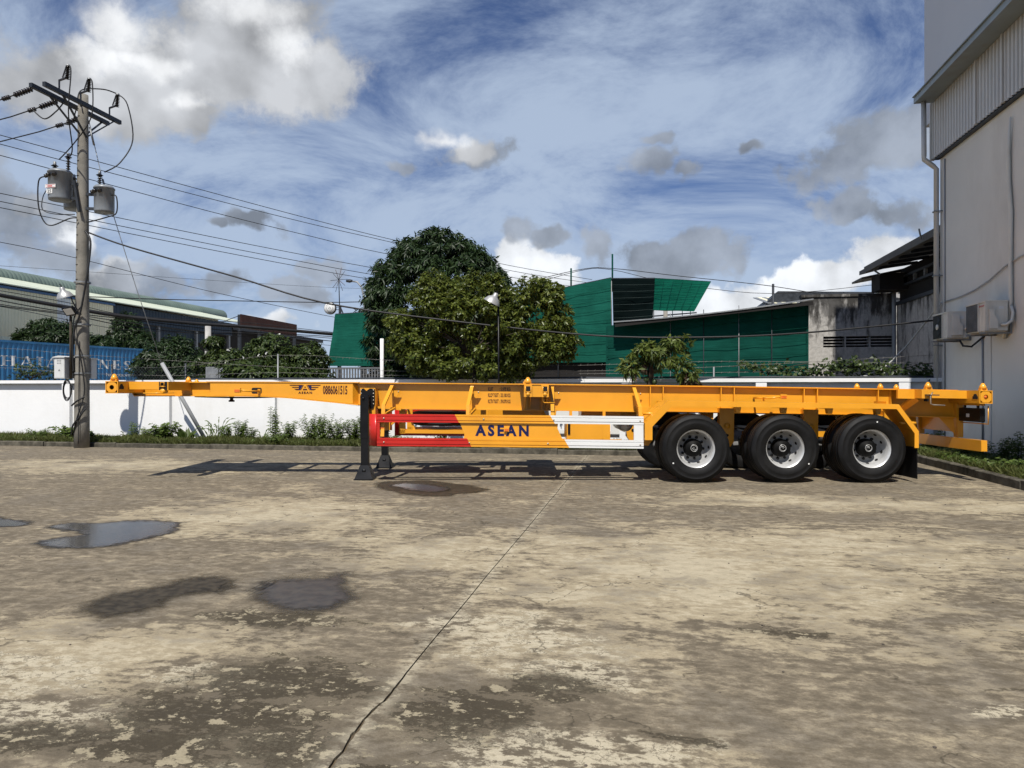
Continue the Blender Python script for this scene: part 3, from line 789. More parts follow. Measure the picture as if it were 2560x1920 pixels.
# decals: wing emblem, name, telephone number, weights
YD = 0.6118
def decal(name, mat, polys):
    mb = MB()
    for p in polys:
        mb.add([(q[0], YD, q[1]) for q in p], [tuple(range(len(p)))])
    return tp(mb, name, mat)
def wing(u, v):          # emblem zoom units -> metres
    return (2.385 + u * 0.475 / 870.0, 1.386 - v * 0.475 / 870.0)
def W(*pts): return [wing(*p) for p in pts]
Lw = [W((0, 0), (375, 0), (362, 24), (34, 24)), W((60, 57), (262, 57), (262, 80), (100, 80)), W((132, 110), (270, 110), (262, 145), (195, 145))]
Lb = [W((262, 24.5), (362, 24.5), (295, 145), (262, 145))]
Rw = [W((495, 0), (870, 0), (836, 24), (508, 24)), W((608, 57), (810, 57), (770, 80), (608, 80)), W((608, 110), (738, 110), (675, 145), (608, 145))]
Rb = [W((508, 24.5), (608, 24.5), (608, 145), (575, 145))]
Am = [W((435, 35), (458, 80), (412, 80)), W((388, 110), (482, 110), (500, 145), (370, 145)), W((385, 2), (400, 2), (322, 145), (307, 145)), W((470, 2), (485, 2), (563, 145), (548, 145))]
decal('emblem_wing', 'maroon', Lw + Rw + Am)
decal('emblem_wing', 'navy', Lb + Rb)
e = MB(); lettering(e, 'ASEAN', (2.522, YD, 1.252), (1, 0, 0), (0, 0, 1), 0.205, 0.034, 0.04, 1.35); tp(e, 'lettering', 'maroon')
e = MB(); lettering(e, '0886061515', (2.888, YD, 1.246), (1, 0, 0), (0, 0, 1), 0.362, 0.132, 0.025); tp(e, 'lettering', 'maroon')
YW = 0.7115
for txt1, txt2, z in (('KLBT', ': 5.970 KG', 1.312), ('KLCP TGGT', ': 33.100 KG', 1.222), ('KLTB TGGT', ': 39.070 KG', 1.130)):
    w1 = 0.075 if txt1 == 'KLBT' else 0.158
    e = MB(); lettering(e, txt1, (5.335, YW, z), (1, 0, 0), (0, 0, 1), w1, 0.058, 0.03); tp(e, 'lettering', 'maroon')
    e = MB(); lettering(e, txt2, (5.505, YW, z), (1, 0, 0), (0, 0, 1), 0.165, 0.058, 0.03)
    tp(e, 'lettering', 'maroon')

# twin mid bolsters for two twenty-foot boxes
for i, (x0, x1) in enumerate(((5.865, 5.976), (6.105, 6.211))):
    b = tp(MB().box(x0, x1, 0.0, 2.44, 1.237, 1.406), 'bolster', 'orange')
    for yy, y2 in ((0.0, -1), (2.44, 1)):
        tp(MB().box(x0 + 0.024, x1 - 0.018, *sorted((yy + y2 * 0.001, yy + y2 * 0.004)), 1.315, 1.385), 'lock_pocket', 'dark', b)
        e = MB().tube([(x0 + 0.022, yy + y2 * 0.012, 1.385), (x0 + 0.022, yy + y2 * 0.012, 1.312), (x1 - 0.016, yy + y2 * 0.012, 1.312), (x1 - 0.016, yy + y2 * 0.012, 1.385)], 0.006, 6)
        tp(e, 'lock_loop', 'orange', b)
        tp(MB().lathe([(1e-4, -0.006), (0.026, -0.006), (0.026, 0.006), (1e-4, 0.006)], ((x0 + x1) / 2, yy + y2 * 0.006, 1.275), 'y', 14), 'lock_knob', 'orange', b)
        # gusset under the bolster down to the beam foot
        for xg in (x0 + 0.02, x1 - 0.02):
            poly = [(yy - y2 * 0.06, 1.236), (yy - y2 * 0.64, 1.236), (yy - y2 * 0.64, 1.05), (yy - y2 * 0.55, 1.05)]
            tp(MB().prism(poly, 'x', xg - 0.005, xg + 0.005), 'gusset', 'orange', b)
    if i == 0:
        for y in (0.06, 2.38): twist_cone((x0 + x1) / 2, y, 1.405, b, 1.05, True)
tp(MB().box(5.977, 6.104, 0.03, 0.04, 1.238, 1.404), 'joint_plate', 'orange')
tp(MB().box(5.977, 6.104, 2.40, 2.41, 1.238, 1.404), 'joint_plate', 'orange')
tp(MB().box(5.80, 6.27, 0.02, 2.42, 1.4065, 1.416), 'cover_plate', 'orange')
tp(MB().tube([(6.135, 0.05, 1.235), (6.135, 0.05, 1.17), (6.15, 0.05, 1.158), (6.30, 0.05, 1.158)], 0.008, 6), 'lock_handle', 'orange')

# arms that carry the side guard
for x, xb in ((3.91, 3.87), (5.10, 5.07), (6.29, 6.27), (7.505, 7.512)):
    mb = MB()
    mb.bar((x, 0.64, 1.375), (xb, 0.17, 1.10), 0.05, 0.03, (0, 0, 1)); mb.bar((xb, 0.17, 1.11), (xb, 0.075, 0.66), 0.05, 0.03, (0, -1, 0))
    a = tp(mb, 'guard_arm', 'orange')
    tp(MB().bar((x + 0.05, 0.62, 1.05), (xb + 0.03, 0.14, 0.98), 0.03, 0.03), 'guard_brace', 'orange', a)
    pl = MB().prism([(x + 0.02, 1.31), (x + 0.12, 1.31), (x + 0.07, 1.22), (x + 0.02, 1.22)], 'y', 0.635, 0.643); tp(pl, 'lug', 'orange', a)
    tp(MB().lathe([(1e-4, -0.006), (0.010, -0.006), (0.010, 0.0)], (x + 0.095, 0.635, 1.295), 'y', 10), 'bolt', 'zinc', a)

# side guard: two ribbed rails, curved front post, rear post, name panel
def rail_profile(z0, z1):
    h = z1 - z0
    return [(0.070, z0), (0.030, z0), (0.030, z0 + 0.16 * h), (0.036, z0 + 0.19 * h), (0.036, z0 + 0.27 * h), (0.027, z0 + 0.30 * h), (0.027, z0 + 0.66 * h), (0.036, z0 + 0.69 * h), (0.036, z0 + 0.74 * h), (0.030, z0 + 0.77 * h), (0.030, z1), (0.070, z1)]
ZT0, ZT1, ZB0, ZB1 = 0.865, 0.980, 0.530, 0.645
cutA = lambda z: 4.895 + (0.98 - z) * 0.512
cutB = lambda z: 6.229 + (0.98 - z) * 0.600
for z0, z1 in ((ZT0, ZT1), (ZB0, ZB1)):
    for side in (0, 1):
        for (xa, xb, mt) in ((lambda z: 3.80, cutA, 'red'), (cutA, cutB, 'orange'), (cutB, lambda z: 7.539, 'white_paint')):
            prof = rail_profile(z0, z1)
            mb = MB(); vs = []
            n = 8
            for i in range(n + 1):
                for (y, z) in prof:
                    yy = y if side == 0 else 2.44 - y
                    vs.append((xa(z) + (xb(z) - xa(z)) * i / n, yy, z))
            m = len(prof); fs = [tuple(range(m)), tuple(n * m + q for q in range(m))[::-1]]
            for i in range(n):
                fs += [(i * m + q, i * m + (q + 1) % m, (i + 1) * m + (q + 1) % m, (i + 1) * m + q) for q in range(m)]
            mb.add(vs, fs)
            tp(mb, 'guard_rail', mt)
for side in (0, 1):
    fy = (lambda y: y) if side == 0 else (lambda y: 2.44 - y)
    mb = MB(); n = 8; vs = []
    for i in range(n + 1):
        a = pi / 2 * i / n
        for rr in (0.13, 0.115):
            for z in (0.531, 0.979):
                vs.append((3.801 - rr * sin(a), fy(0.155 - rr * cos(a)), z))
    fs = [(0, 1, 3, 2), tuple(n * 4 + q for q in (0, 2, 3, 1))]
    for i in range(n):
        o_ = i * 4
        fs += [(o_, o_ + 4, o_ + 5, o_ + 1), (o_ + 2, o_ + 3, o_ + 7, o_ + 6), (o_ + 1, o_ + 5, o_ + 7, o_ + 3), (o_, o_ + 2, o_ + 6, o_ + 4)]
    mb.add(vs, fs); mb.sm = [True] * len(mb.sm)
    tp(mb, 'guard_post', 'red')
    tp(MB().box(3.803, 3.84, *sorted((fy(0.034), fy(0.068))), ZB1 + 0.001, ZT0 - 0.001), 'guard_post', 'red')
    tp(MB().box(7.404, 7.537, *sorted((fy(0.034), fy(0.068))), ZB1 + 0.001, ZT0 - 0.001), 'guard_post', 'white_paint')
    pan = [(4.955, ZT0 + 0.02), (4.968, 0.85), (5.00, 0.775), (5.028, 0.71), (5.022, 0.66), (5.00, ZB1 - 0.02), (6.42, ZB1 - 0.02), (6.40, 0.66), (6.36, 0.745), (6.335, 0.80), (6.345, ZT0 + 0.02)]
    tp(MB().prism(pan, 'y', *sorted((fy(0.058), fy(0.066)))), 'name_panel', 'orange')
e = MB(); lettering(e, 'ASEAN', (5.180, 0.0555, 0.680), (1, 0, 0), (0, 0, 1), 0.752, 0.160, 0.045, 1.42); tp(e, 'lettering', 'navy')
for (x, z) in ((3.90, 0.92), (5.30, 0.92), (6.28, 0.92), (7.49, 0.92), (3.90, 0.585), (5.10, 0.585), (6.20, 0.585), (7.49, 0.585)):
    tp(MB().lathe([(1e-4, -0.008), (0.011, -0.006), (0.012, 0.0)], (x, 0.0265, z), 'y', 10), 'bolt', 'zinc')
for x, z, mt in ((3.86, 0.79, 'orange'), (5.62, 0.775, 'orange'), (7.46, 0.785, 'orange')):
    y = 0.10 if x != 5.62 else 0.04
    b = tp(MB().box(x - 0.035, x + 0.035, y - 0.012, y + 0.02, z - 0.03, z + 0.03), 'marker_lamp', mt)
    tp(MB().box(x - 0.028, x + 0.028, y - 0.017, y - 0.0121, z - 0.022, z + 0.012), 'marker_lens', 'amber', b)

# landing legs
for y0, yb0, yb1 in ((0.36, 0.50, 0.715), (1.955, 1.725, 1.94)):
    leg = tp(MB().box(3.495, 3.617, y0, y0 + 0.122, 0.60, 1.225), 'landing_leg', 'black', bend=False)
    tp(MB().box(3.503, 3.609, y0 + 0.008, y0 + 0.114, 0.15, 0.60), 'inner_leg', 'black', leg, False)
    c0 = y0 + 0.061
    f = MB()
    base = [(3.425, c0 - 0.125), (3.685, c0 - 0.125), (3.685, c0 + 0.125), (3.425, c0 + 0.125)]
    f.box(3.415, 3.695, c0 - 0.135, c0 + 0.135, 0.0, 0.016)
    top = [(3.495, c0 - 0.066), (3.617, c0 - 0.066), (3.617, c0 + 0.066), (3.495, c0 + 0.066)]
    f.add([(p[0], p[1], 0.0165) for p in base] + [(p[0], p[1], 0.21) for p in top], [(0, 1, 5, 4), (1, 2, 6, 5), (2, 3, 7, 6), (3, 0, 4, 7), (4, 5, 6, 7), (3, 2, 1, 0)])
    tp(f, 'foot', 'black', leg, False)
    tp(MB().lathe([(1e-4, -0.02), (0.028, -0.02), (0.028, 0.01)], (3.556, c0 - 0.075, 0.13), 'y', 14), 'foot_pin', 'black', leg, False)
    yp = y0 + 0.123 if y0 < 1 else y0 - 0.013
    pts = [(3.478, 1.03), (3.478, 1.315), (3.52, 1.325), (3.56, 1.285), (3.61, 1.325), (3.682, 1.315), (3.682, 1.10), (3.66, 1.03)]
    tp(MB().prism(pts, 'y', yp, yp + 0.012), 'mount_plate', 'black', leg, False)
    for k in range(5):
        for xb in (3.485, 3.665):
            tp(MB().lathe([(1e-4, -0.008), (0.010, -0.008), (0.010, 0)], (xb, yp, 1.10 + 0.05 * k), 'y', 8), 'bolt', 'zinc', leg, False)
    tp(MB().lathe([(1e-4, -0.018), (0.018, -0.018), (0.018, 0)], (3.54, y0, 1.18), 'y', 12), 'crank_socket', 'black', leg, False)
    # bracket to the beam
    br = tp(MB().box(3.465, 3.688, *((yb0, yb0 + 0.012) if y0 < 1 else (yb1 - 0.012, yb1)), 0.645, 1.345), 'leg_bracket', 'orange')
    for xq in (3.466, 3.676):
        tp(MB().box(xq, xq + 0.011, *((yb0 + 0.013, yb1) if y0 < 1 else (yb0, yb1 - 0.013)), 0.66, 1.335), 'bracket_rib', 'orange', br)
tp(MB().tube([(3.556, 0.485, 1.12), (3.556, 1.95, 1.12)], 0.02, 8), 'leg_shaft', 'black')
tp(MB().bar((3.70, 0.62, 1.06), (4.05, 0.62, 1.03), 0.03, 0.03), 'leg_strut', 'orange')
tp(MB().bar((3.70, 1.80, 0.75), (4.05, 1.72, 1.03), 0.03, 0.03), 'leg_strut', 'orange')

# spare wheel lying under the neck with its carrier
def tyre_profile(R0, w, rim):
    h = w / 2
    return [(rim, -h * 0.80), (rim + 0.02, -h * 0.92), (rim + 0.07, -h * 1.0), (rim + 0.085, -h * 1.015), (rim + 0.093, -h * 1.015), (rim + 0.098, -h * 1.0), (rim + 0.12, -h * 0.995), (R0 - 0.068, -h * 0.965), (R0 - 0.064, -h * 0.985), (R0 - 0.056, -h * 0.98), (R0 - 0.052, -h * 0.945), (R0 - 0.030, -h * 0.90), (R0 - 0.026, -h * 0.85),
            (R0 - 0.010, -h * 0.80), (R0 - 0.004, -h * 0.55), (R0 - 0.014, -h * 0.53), (R0 - 0.014, -h * 0.46), (R0 - 0.001, -h * 0.44), (R0, -h * 0.1), (R0 - 0.013, -h * 0.08),
            (R0 - 0.013, h * 0.0), (R0, h * 0.02), (R0 - 0.001, h * 0.40), (R0 - 0.013, h * 0.42), (R0 - 0.013, h * 0.49), (R0 - 0.004, h * 0.51), (R0 - 0.010, h * 0.80), (R0 - 0.030, h * 0.90), (R0 - 0.055, h * 0.94), (rim + 0.11, h), (rim + 0.07, h), (rim, h * 0.80)]
spare = tp(MB().lathe(tyre_profile(0.47, 0.22, 0.27), (4.60, 1.22, 0.885), 'z', 56), 'spare_tyre', 'rubber')
tp(MB().lathe([(0.27, 0.07), (0.24, 0.04), (0.15, 0.06), (1e-4, 0.06)], (4.60, 1.22, 0.885), 'z', 32), 'spare_rim', 'alloy', spare)
cr = tp(MB().box(3.99, 4.08, 0.80, 0.86, 0.66, 1.03), 'carrier_post', 'orange')
tp(MB().box(3.99, 4.08, 1.58, 1.64, 0.66, 1.03), 'carrier_post', 'orange')
tp(MB().bar((4.12, 0.83, 1.03), (4.22, 0.83, 0.70), 0.03, 0.03), 'carrier_post', 'orange', cr)
for y in (0.83, 1.61):
    tp(MB().box(4.00, 5.30, y - 0.03, y + 0.03, 0.665, 0.72), 'carrier_rail', 'orange')
    tp(MB().box(5.22, 5.30, y - 0.03, y + 0.03, 0.721, 1.03), 'carrier_post', 'orange')
tp(MB().box(4.25, 4.95, 0.861, 1.579, 0.722, 0.732), 'carrier_tray', 'orange')

# tool box behind the guard
tb = tp(MB().box(6.49, 7.12, 0.40, 0.95, 0.625, 0.93), 'tool_box', 'orange')
tp(MB().box(6.505, 6.54, 0.385, 0.399, 0.70, 0.86), 'box_latch', 'black', tb)
tp(MB().box(7.00, 7.01, 0.389, 0.399, 0.64, 0.92), 'box_seam', 'orange', tb)
for x in (6.56, 7.05):
    tp(MB().box(x - 0.02, x + 0.02, 0.55, 0.60, 0.931, 1.03), 'box_hanger', 'orange', tb)
tp(MB().box(6.40, 7.30, 0.50, 0.56, 0.575, 0.623), 'box_shelf', 'orange', tb)
at = tp(MB().lathe([(1e-4, 0), (0.07, 0.01), (0.11, 0.05), (0.11, 0.75), (0.07, 0.79), (1e-4, 0.80)], (7.42, 0.85, 0.83), 'y', 20), 'air_tank', 'alloy')
tp(MB().box(7.36, 7.48, 1.0, 1.04, 0.90, 1.03), 'tank_strap', 'orange', at)
tp(MB().box(7.36, 7.48, 1.40, 1.44, 0.90, 1.03), 'tank_strap', 'orange', at)
for x0 in (5.55, 6.75):
    tp(MB().box(x0, x0 + 0.6, 0.95, 1.45, 0.93, 1.03), 'cross_box', 'orange')

# wheels: deep-dished outer wheels with black hubs, plain inner twins
M['hubblack'] = pmat('hub_black', (0.004, 0.004, 0.004), 0.6, 0, 0.2, spec=0.15)
def wheel_outer():
    rim = MB()
    rim.lathe([(0.270, 0.030), (0.277, 0.026), (0.279, 0.034), (0.268, 0.042), (0.250, 0.050), (0.246, 0.085), (0.236, 0.095), (0.232, 0.150), (0.226, 0.17), (0.214, 0.215), (0.196, 0.245), (0.186, 0.255)], (0, 0, 0), 'y', 64)
    r = rim.build('wheel', M['alloy'])
    disc = MB().lathe([(0.190, 0.252), (0.182, 0.258), (0.120, 0.258)], (0, 0, 0), 'y', 48)
    disc.build('rim_disc', M['alloy_dark'], r)
    t_ = MB().lathe(tyre_profile(0.482, 0.27, 0.268), (0, 0.135, 0), 'y', 72); t_.build('tyre', M['rubber'], r)
    hub = MB().lathe([(0.130, 0.262), (0.128, 0.17), (0.122, 0.150), (0.108, 0.138), (0.060, 0.134), (0.055, 0.125), (1e-4, 0.125)], (0, 0, 0), 'y', 40)
    hub.build('hub', M['hubblack'], r)
    ring = MB().lathe([(0.044, 0.1245), (0.047, 0.1215), (0.050, 0.1245)], (0, 0, 0), 'y', 32)
    for k in range(9):   # tiny letters of the ring
        a = pi * (1.1 + 0.8 * k / 8)
        c = Vector((cos(a) * 0.036, 0.1225, sin(a) * 0.036)); u = Vector((-sin(a), 0, cos(a)))
        w_ = Vector((cos(a), 0, sin(a)))
        ring.add([c - u * 0.003 - w_ * 0.004, c + u * 0.003 - w_ * 0.004, c + u * 0.003 + w_ * 0.004, c - u * 0.003 + w_ * 0.004], [(0, 1, 2, 3)])
    ring.tube([(-0.026, 0.122, -0.012), (-0.028, 0.122, 0.010), (-0.008, 0.122, 0.026), (0.018, 0.122, 0.022)], 0.003, 4)
    ring.tube([(-0.012, 0.122, 0.018), (0.006, 0.122, -0.004), (0.012, 0.122, 0.014)], 0.003, 4)
    ring.build('hub_emblem', M['alloy'], r)
    nuts = MB()
    for k in range(10):
        a = 2 * pi * k / 10 + 0.16
        nuts.lathe([(1e-4, 0.232), (0.014, 0.232), (0.021, 0.240), (0.021, 0.2575)], (cos(a) * 0.157, 0, sin(a) * 0.157), 'y', 8)
    tag(nuts.build('wheel_nuts', M['black'], r), kind='stuff')
    hh = MB()
    for k in range(10):
        a = 2 * pi * k / 10 + 0.30
        c = Vector((cos(a) * 0.2205, 0.186, sin(a) * 0.2205)); u = Vector((-sin(a), 0, cos(a)))
        # lies on the cone of the dish
        n = Vector((-cos(a) * 0.96, -0.28, -sin(a) * 0.96)).normalized(); w_ = u.cross(n)
        pts = [c + n * 0.004 + (u * cos(2 * pi * q / 14) + w_ * sin(2 * pi * q / 14)) * 0.023 for q in range(14)]
        hh.add(pts, [tuple(range(14))])
    tag(hh.build('hand_hole_shade', M['dark'], r), kind='stuff')  # flat dark discs paint the shade of the rim openings
    valve = MB().lathe([(1e-4, -0.003), (0.009, -0.002), (0.010, 0.002)], (0.24, 0.0, 0.0), 'y', 10)
    return r
W0 = wheel_outer()
inner = MB().lathe(tyre_profile(0.482, 0.27, 0.268), (0, 0, 0), 'y', 56).build('wheel', M['rubber'])
MB().lathe([(0.268, -0.10), (0.24, -0.02), (1e-4, 0.0)], (0, 0, 0), 'y', 32).build('rim_disc', M['alloy_dark'], inner)
first = True
for ax, x in enumerate((8.269, 9.517, 10.727)):
    for side in (0, 1):
        w = W0 if first else copy_tree(W0)
        w.parent = TR
        w.location = (x, 0.0 if side == 0 else 2.44, 0.480)
        w.rotation_euler = (0, random.uniform(0, 6.28), 0) if side == 0 else (0, 0, pi)
        wi = inner if first else copy_tree(inner)
        wi.parent = TR
        wi.location = (x, 0.46 if side == 0 else 1.98, 0.480); wi.rotation_euler = (0, 0, 0 if side == 0 else pi)
        first = False
        # paint dot on the side wall
    d = MB().lathe([(1e-4, -0.002), (0.011, -0.001)], (x + 0.38 * cos(3.7 + 2.0 * ax), -0.001, 0.48 + 0.38 * sin(3.7 + 2.0 * ax)), 'y', 12)
    d.build('paint_dot', M['paper'], TR)
    tp(MB().lathe([(0.06, 0.30), (0.06, 2.14)], (x, 0, 0.48), 'y', 16), 'axle', 'steel_dark', bend=False)
    for y in (0.72, 1.72):
        sp = MB()
        for q in range(5):
            l = 0.58 - 0.08 * q
            sp.strip([x - l, x - l / 2, x, x + l / 2, x + l], [0.70 - 0.018 * q + v for v in (0.05, 0.012, 0, 0.012, 0.05)], [0.715 - 0.018 * q + v for v in (0.05, 0.012, 0, 0.012, 0.05)], y - 0.04, y + 0.04)
        tp(sp, 'leaf_spring', 'steel_dark', bend=False)
        tp(MB().box(x - 0.06, x + 0.06, y - 0.05, y + 0.05, 0.54, 0.63), 'axle_seat', 'orange', bend=False)
        tp(MB().lathe([(1e-4, 0), (0.075, 0.0), (0.085, 0.1), (0.085, 0.2), (1e-4, 0.2)], (x + 0.16, 0.95 if y < 1 else 1.3, 0.56), 'y', 14), 'brake_chamber', 'steel_dark', bend=False)
for x in (7.66, 8.87, 10.11, 11.30):
    for y in (0.60, 1.72):
        h = tp(MB().prism([(x - 0.11, 1.10), (x + 0.11, 1.10), (x + 0.10, 0.60), (x + 0.05, 0.53), (x - 0.05, 0.53), (x - 0.10, 0.60)], 'y', y, y + 0.12), 'spring_hanger', 'orange')
        tp(MB().lathe([(1e-4, -0.02), (0.042, -0.02), (0.042, 0)], (x + 0.0, y, 0.84), 'y', 16), 'hanger_pin', 'orange', h)
        tp(MB().lathe([(1e-4, -0.012), (0.022, -0.012), (0.022, 0)], (x, y, 0.70), 'y', 12), 'hanger_bolt', 'dark', h)

# mudguards: bent sheet with a folded front lip
def cz(x): return 0.0012 * x + 0.00073 * x * x
out_ = [(7.55, 0.602), (7.55, 0.840), (7.865, 1.150), (11.080, 1.102), (11.357, 0.729), (11.357, 0.494)]
inn_ = [(7.655, 0.602), (7.655, 0.790), (7.925, 1.075), (11.052, 1.035), (11.300, 0.697), (11.300, 0.494)]
for side in (0, 1):
    fy = (lambda y: y) if side == 0 else (lambda y: 2.44 - y)
    mb = MB()
    n = len(out_)
    for i in range(n - 1):
        (x0, z0), (x1, z1) = out_[i], out_[i + 1]
        dx, dz = x1 - x0, z1 - z0; L_ = sqrt(dx * dx + dz * dz); nx, nz = dz / L_ * 0.008, -dx / L_ * 0.008
        mb.prism([(x0, z0), (x1, z1), (x1 + nx, z1 + nz), (x0 + nx, z0 + nz)], 'y', *sorted((fy(0.0), fy(0.55))))
    guard = tp(mb, 'mudguard', 'orange', bend=False)
    lip = MB()
    for i in range(n - 1):
        a, b, c, d = out_[i], out_[i + 1], inn_[i + 1], inn_[i]
        lip.prism([a, b, c, d], 'y', *sorted((fy(-0.010), fy(-0.001))))
    tp(lip, 'mudguard_lip', 'orange', guard, False)
    for x, z in ((7.66, 0.935), (11.31, 0.80)):
        e = MB().lathe([(1e-4, -0.10), (0.020, -0.10), (0.020, 0.12), (1e-4, 0.12)], (x, fy(0.2), z + 0.03), 'x', 12); tp(e, 'guard_tube', 'orange', guard, False)
    fl = tp(MB().box(11.345, 11.356, *sorted((fy(0.02), fy(0.60))), 0.06, 0.50), 'mud_flap', 'rubber', bend=False)
    for x in (8.90, 9.55, 10.20, 10.88):
        zq = 1.125 - 0.014 * (x - 8.9) + cz(x)
        tp(MB().prism([(x - 0.05, zq - 0.03), (x + 0.05, zq - 0.03), (x + 0.03, zq - 0.145), (x - 0.03, zq - 0.145)], 'y', *sorted((fy(0.16), fy(0.24)))), 'guard_support', 'orange', guard)
        tp(MB().box(x - 0.02, x + 0.02, *sorted((fy(0.241), fy(0.64))), zq - 0.075, zq - 0.035), 'guard_support', 'orange', guard)
    for x in (7.86, 11.08):
        tp(MB().bar((x, fy(0.3), 1.12 + cz(x)), (x, fy(0.66), 1.12 + cz(x)), 0.03, 0.03), 'guard_support', 'orange', guard)

# rear end: cross member with lock, side rails, braces, lamps, underride bar
rb = tp(MB().box(11.46, 11.60, 0.10, 2.34, 1.292, 1.420), 'bolster', 'orange')
tp(MB().box(11.60, 11.66, 0.28, 0.30, 1.25, 1.40), 'lock_pocket', 'dark', rb)
tp(MB().tube([(11.60, 0.08, 1.38), (11.56, 0.06, 1.33), (11.56, 0.06, 1.22), (11.60, 0.06, 1.205), (11.76, 0.06, 1.20)], 0.009, 6), 'lock_handle', 'zinc', rb)
tp(MB().box(11.50, 11.68, 0.05, 0.10, 1.335, 1.35), 'lock_loop', 'steel_dark', rb)
twist_cone(11.58, 0.16, 1.42, rb, 1.0, True); twist_cone(11.58, 2.28, 1.42, rb, 1.0, True)
twist_cone(11.20, 0.74, TOP, rb, 0.9)
for y in (0.28, 2.12):
    tp(MB().box(11.22, 11.459, y, y + 0.045, 1.285, 1.415), 'side_rail', 'orange')
    tp(MB().box(11.601, 12.204, y, y + 0.045, 1.300, 1.415), 'side_rail', 'orange')
    y2 = 0.645 if y < 1 else 1.80
    tp(MB().bar((11.50, y + 0.02, 1.30), (11.38, y2 - 0.03 if y < 1 else y2 + 0.03, 1.08), 0.09, 0.05, (0, -1 if y < 1 else 1, 0)), 'rail_brace', 'orange')
tp(MB().box(11.30, 12.20, 0.33, 0.64, 1.4075, 1.4145), 'deck_plate', 'orange')
tp(MB().box(11.30, 12.20, 1.80, 2.11, 1.4075, 1.4145), 'deck_plate', 'orange')
for y in (0.655, 1.665):
    lg = tp(MB().prism([(12.27, 1.235), (12.386, 1.235), (12.386, 0.725), (12.31, 0.725)], 'y', y, y + 0.11), 'bumper_leg', 'orange')
    tp(MB().prism([(12.05, 1.012), (12.27, 1.012), (12.30, 0.76)], 'y', y + 0.05, y + 0.058), 'leg_gusset', 'orange', lg)
tp(MB().box(12.33, 12.345, 0.766, 1.664, 0.80, 1.235), 'rear_panel', 'orange')
bp = tp(MB().box(12.24, 12.325, 0.02, 2.42, 0.565, 0.722), 'underride_bar', 'orange')
for y0 in (0.018, 2.412):
    tp(MB().box(12.245, 12.32, y0 - 0.002, y0 + 0.001, 0.57, 0.717), 'bar_cap', 'orange', bp)
for side in (0, 1):
    fy = (lambda y: y) if side == 0 else (lambda y: 2.44 - y)
    lm = MB()
    prof = [(0.12, 0.985), (0.135, 0.972), (0.59, 0.972), (0.605, 0.985), (0.605, 1.155), (0.59, 1.168), (0.135, 1.168), (0.12, 1.155)]
    lm.prism([(fy(p[0]), p[1]) for p in prof], 'x', 12.29, 12.36)
    lp = tp(lm, 'tail_lamp', 'black')
    tp(MB().box(12.286, 12.2895, *sorted((fy(0.36), fy(0.43))), 1.035, 1.085), 'lamp_sticker', 'paper', lp)
    tp(MB().tube([(12.36, fy(0.05), 1.20), (12.36, fy(0.05), 0.95), (12.34, fy(0.62), 0.95)], 0.008, 6), 'lamp_guard', 'orange', lp)
    tp(MB().box(12.28, 12.36, *sorted((fy(0.12), fy(0.60))), 1.205, 1.2355), 'lamp_bracket', 'orange', lp)
    for yq in (0.2, 0.5):
        tp(MB().box(12.31, 12.335, *sorted((fy(yq), fy(yq + 0.03))), 1.169, 1.204), 'lamp_stem', 'black', lp)
# air lines along the beam
tp(MB().tube([(x, 0.80, 1.20 + 0.01 * sin(x * 3)) for x in xs_(0.9, 11.0, 0.3)], 0.012, 5), 'air_line', 'cable')

# ------------------------------------------------------------------ grey building on the right
M['render_grey'] = pmat('painted_render', (0.80, 0.775, 0.70), 0.85, 0, 0.05, 0.5, 0.12, 30, 0.2, stain=(0.7, (0.64, 0.605, 0.53), 0.6))
M['render_light'] = pmat('painted_render_upper', (0.64, 0.65, 0.67), 0.8, 0, 0.03, 0.5)
M['sheet_light'] = pmat('pale_sheet', (0.62, 0.61, 0.57), 0.5, 0.2, 0.06, 1.5, stain=(1.2, (0.45, 0.42, 0.36), 0.4))
M['gutter'] = pmat('gutter_metal', (0.30, 0.35, 0.37), 0.5, 0.3, 0.1, 2.0, stain=(1.0, (0.24, 0.22, 0.19), 0.5))
bld = tag(empty('warehouse_building', (5.93, 13, 0)), 'tall grey rendered building with corrugated fascia and gutter at the right edge', 'building')
bld.location = (0, 0, 0)
MB().box(5.93, 16.0, -10.0, 15.88, 0.0, 7.0).build('wall', M['render_grey'], bld)
MB().box(6.05, 16.0, -10.0, 17.05, 7.02, 14.0).build('upper_wall', M['render_light'], bld)
# folded-sheet fascia
fa = MB()
yy = 15.97; prof = []
while yy > -4:
    prof += [(5.80, yy), (5.80, yy - 0.05), (5.83, yy - 0.062), (5.83, yy - 0.112)]
    yy -= 0.124
n = len(prof)
vs = [(p[0], p[1], 6.00) for p in prof] + [(p[0], p[1], 7.16) for p in prof] + [(p[0] + 0.004, p[1], 6.00) for p in prof] + [(p[0] + 0.004, p[1], 7.16) for p in prof]
fs = [(i, i + 1, n + i + 1, n + i) for i in range(n - 1)] + [(2 * n + i + 1, 2 * n + i, 3 * n + i, 3 * n + i + 1) for i in range(n - 1)] + [(i + 1, i, 2 * n + i, 2 * n + i + 1) for i in range(n - 1)]
fa.add(vs, fs)
fas = fa.build('fascia_sheet', M['sheet_light'], bld)
for y in (13.95, 13.0, 11.9):
    MB().box(5.775, 5.797, y, y + 0.05, 6.0, 7.16).build('cover_strip', M['sheet_light'], fas)
MB().box(5.84, 5.929, -4, 15.93, 5.97, 6.05).build('fascia_rail', M['steel_dark'], bld)
MB().box(5.78, 5.86, 15.975, 16.02, 5.98, 7.16).build('corner_trim', M['sheet_light'], bld)
gu = MB()
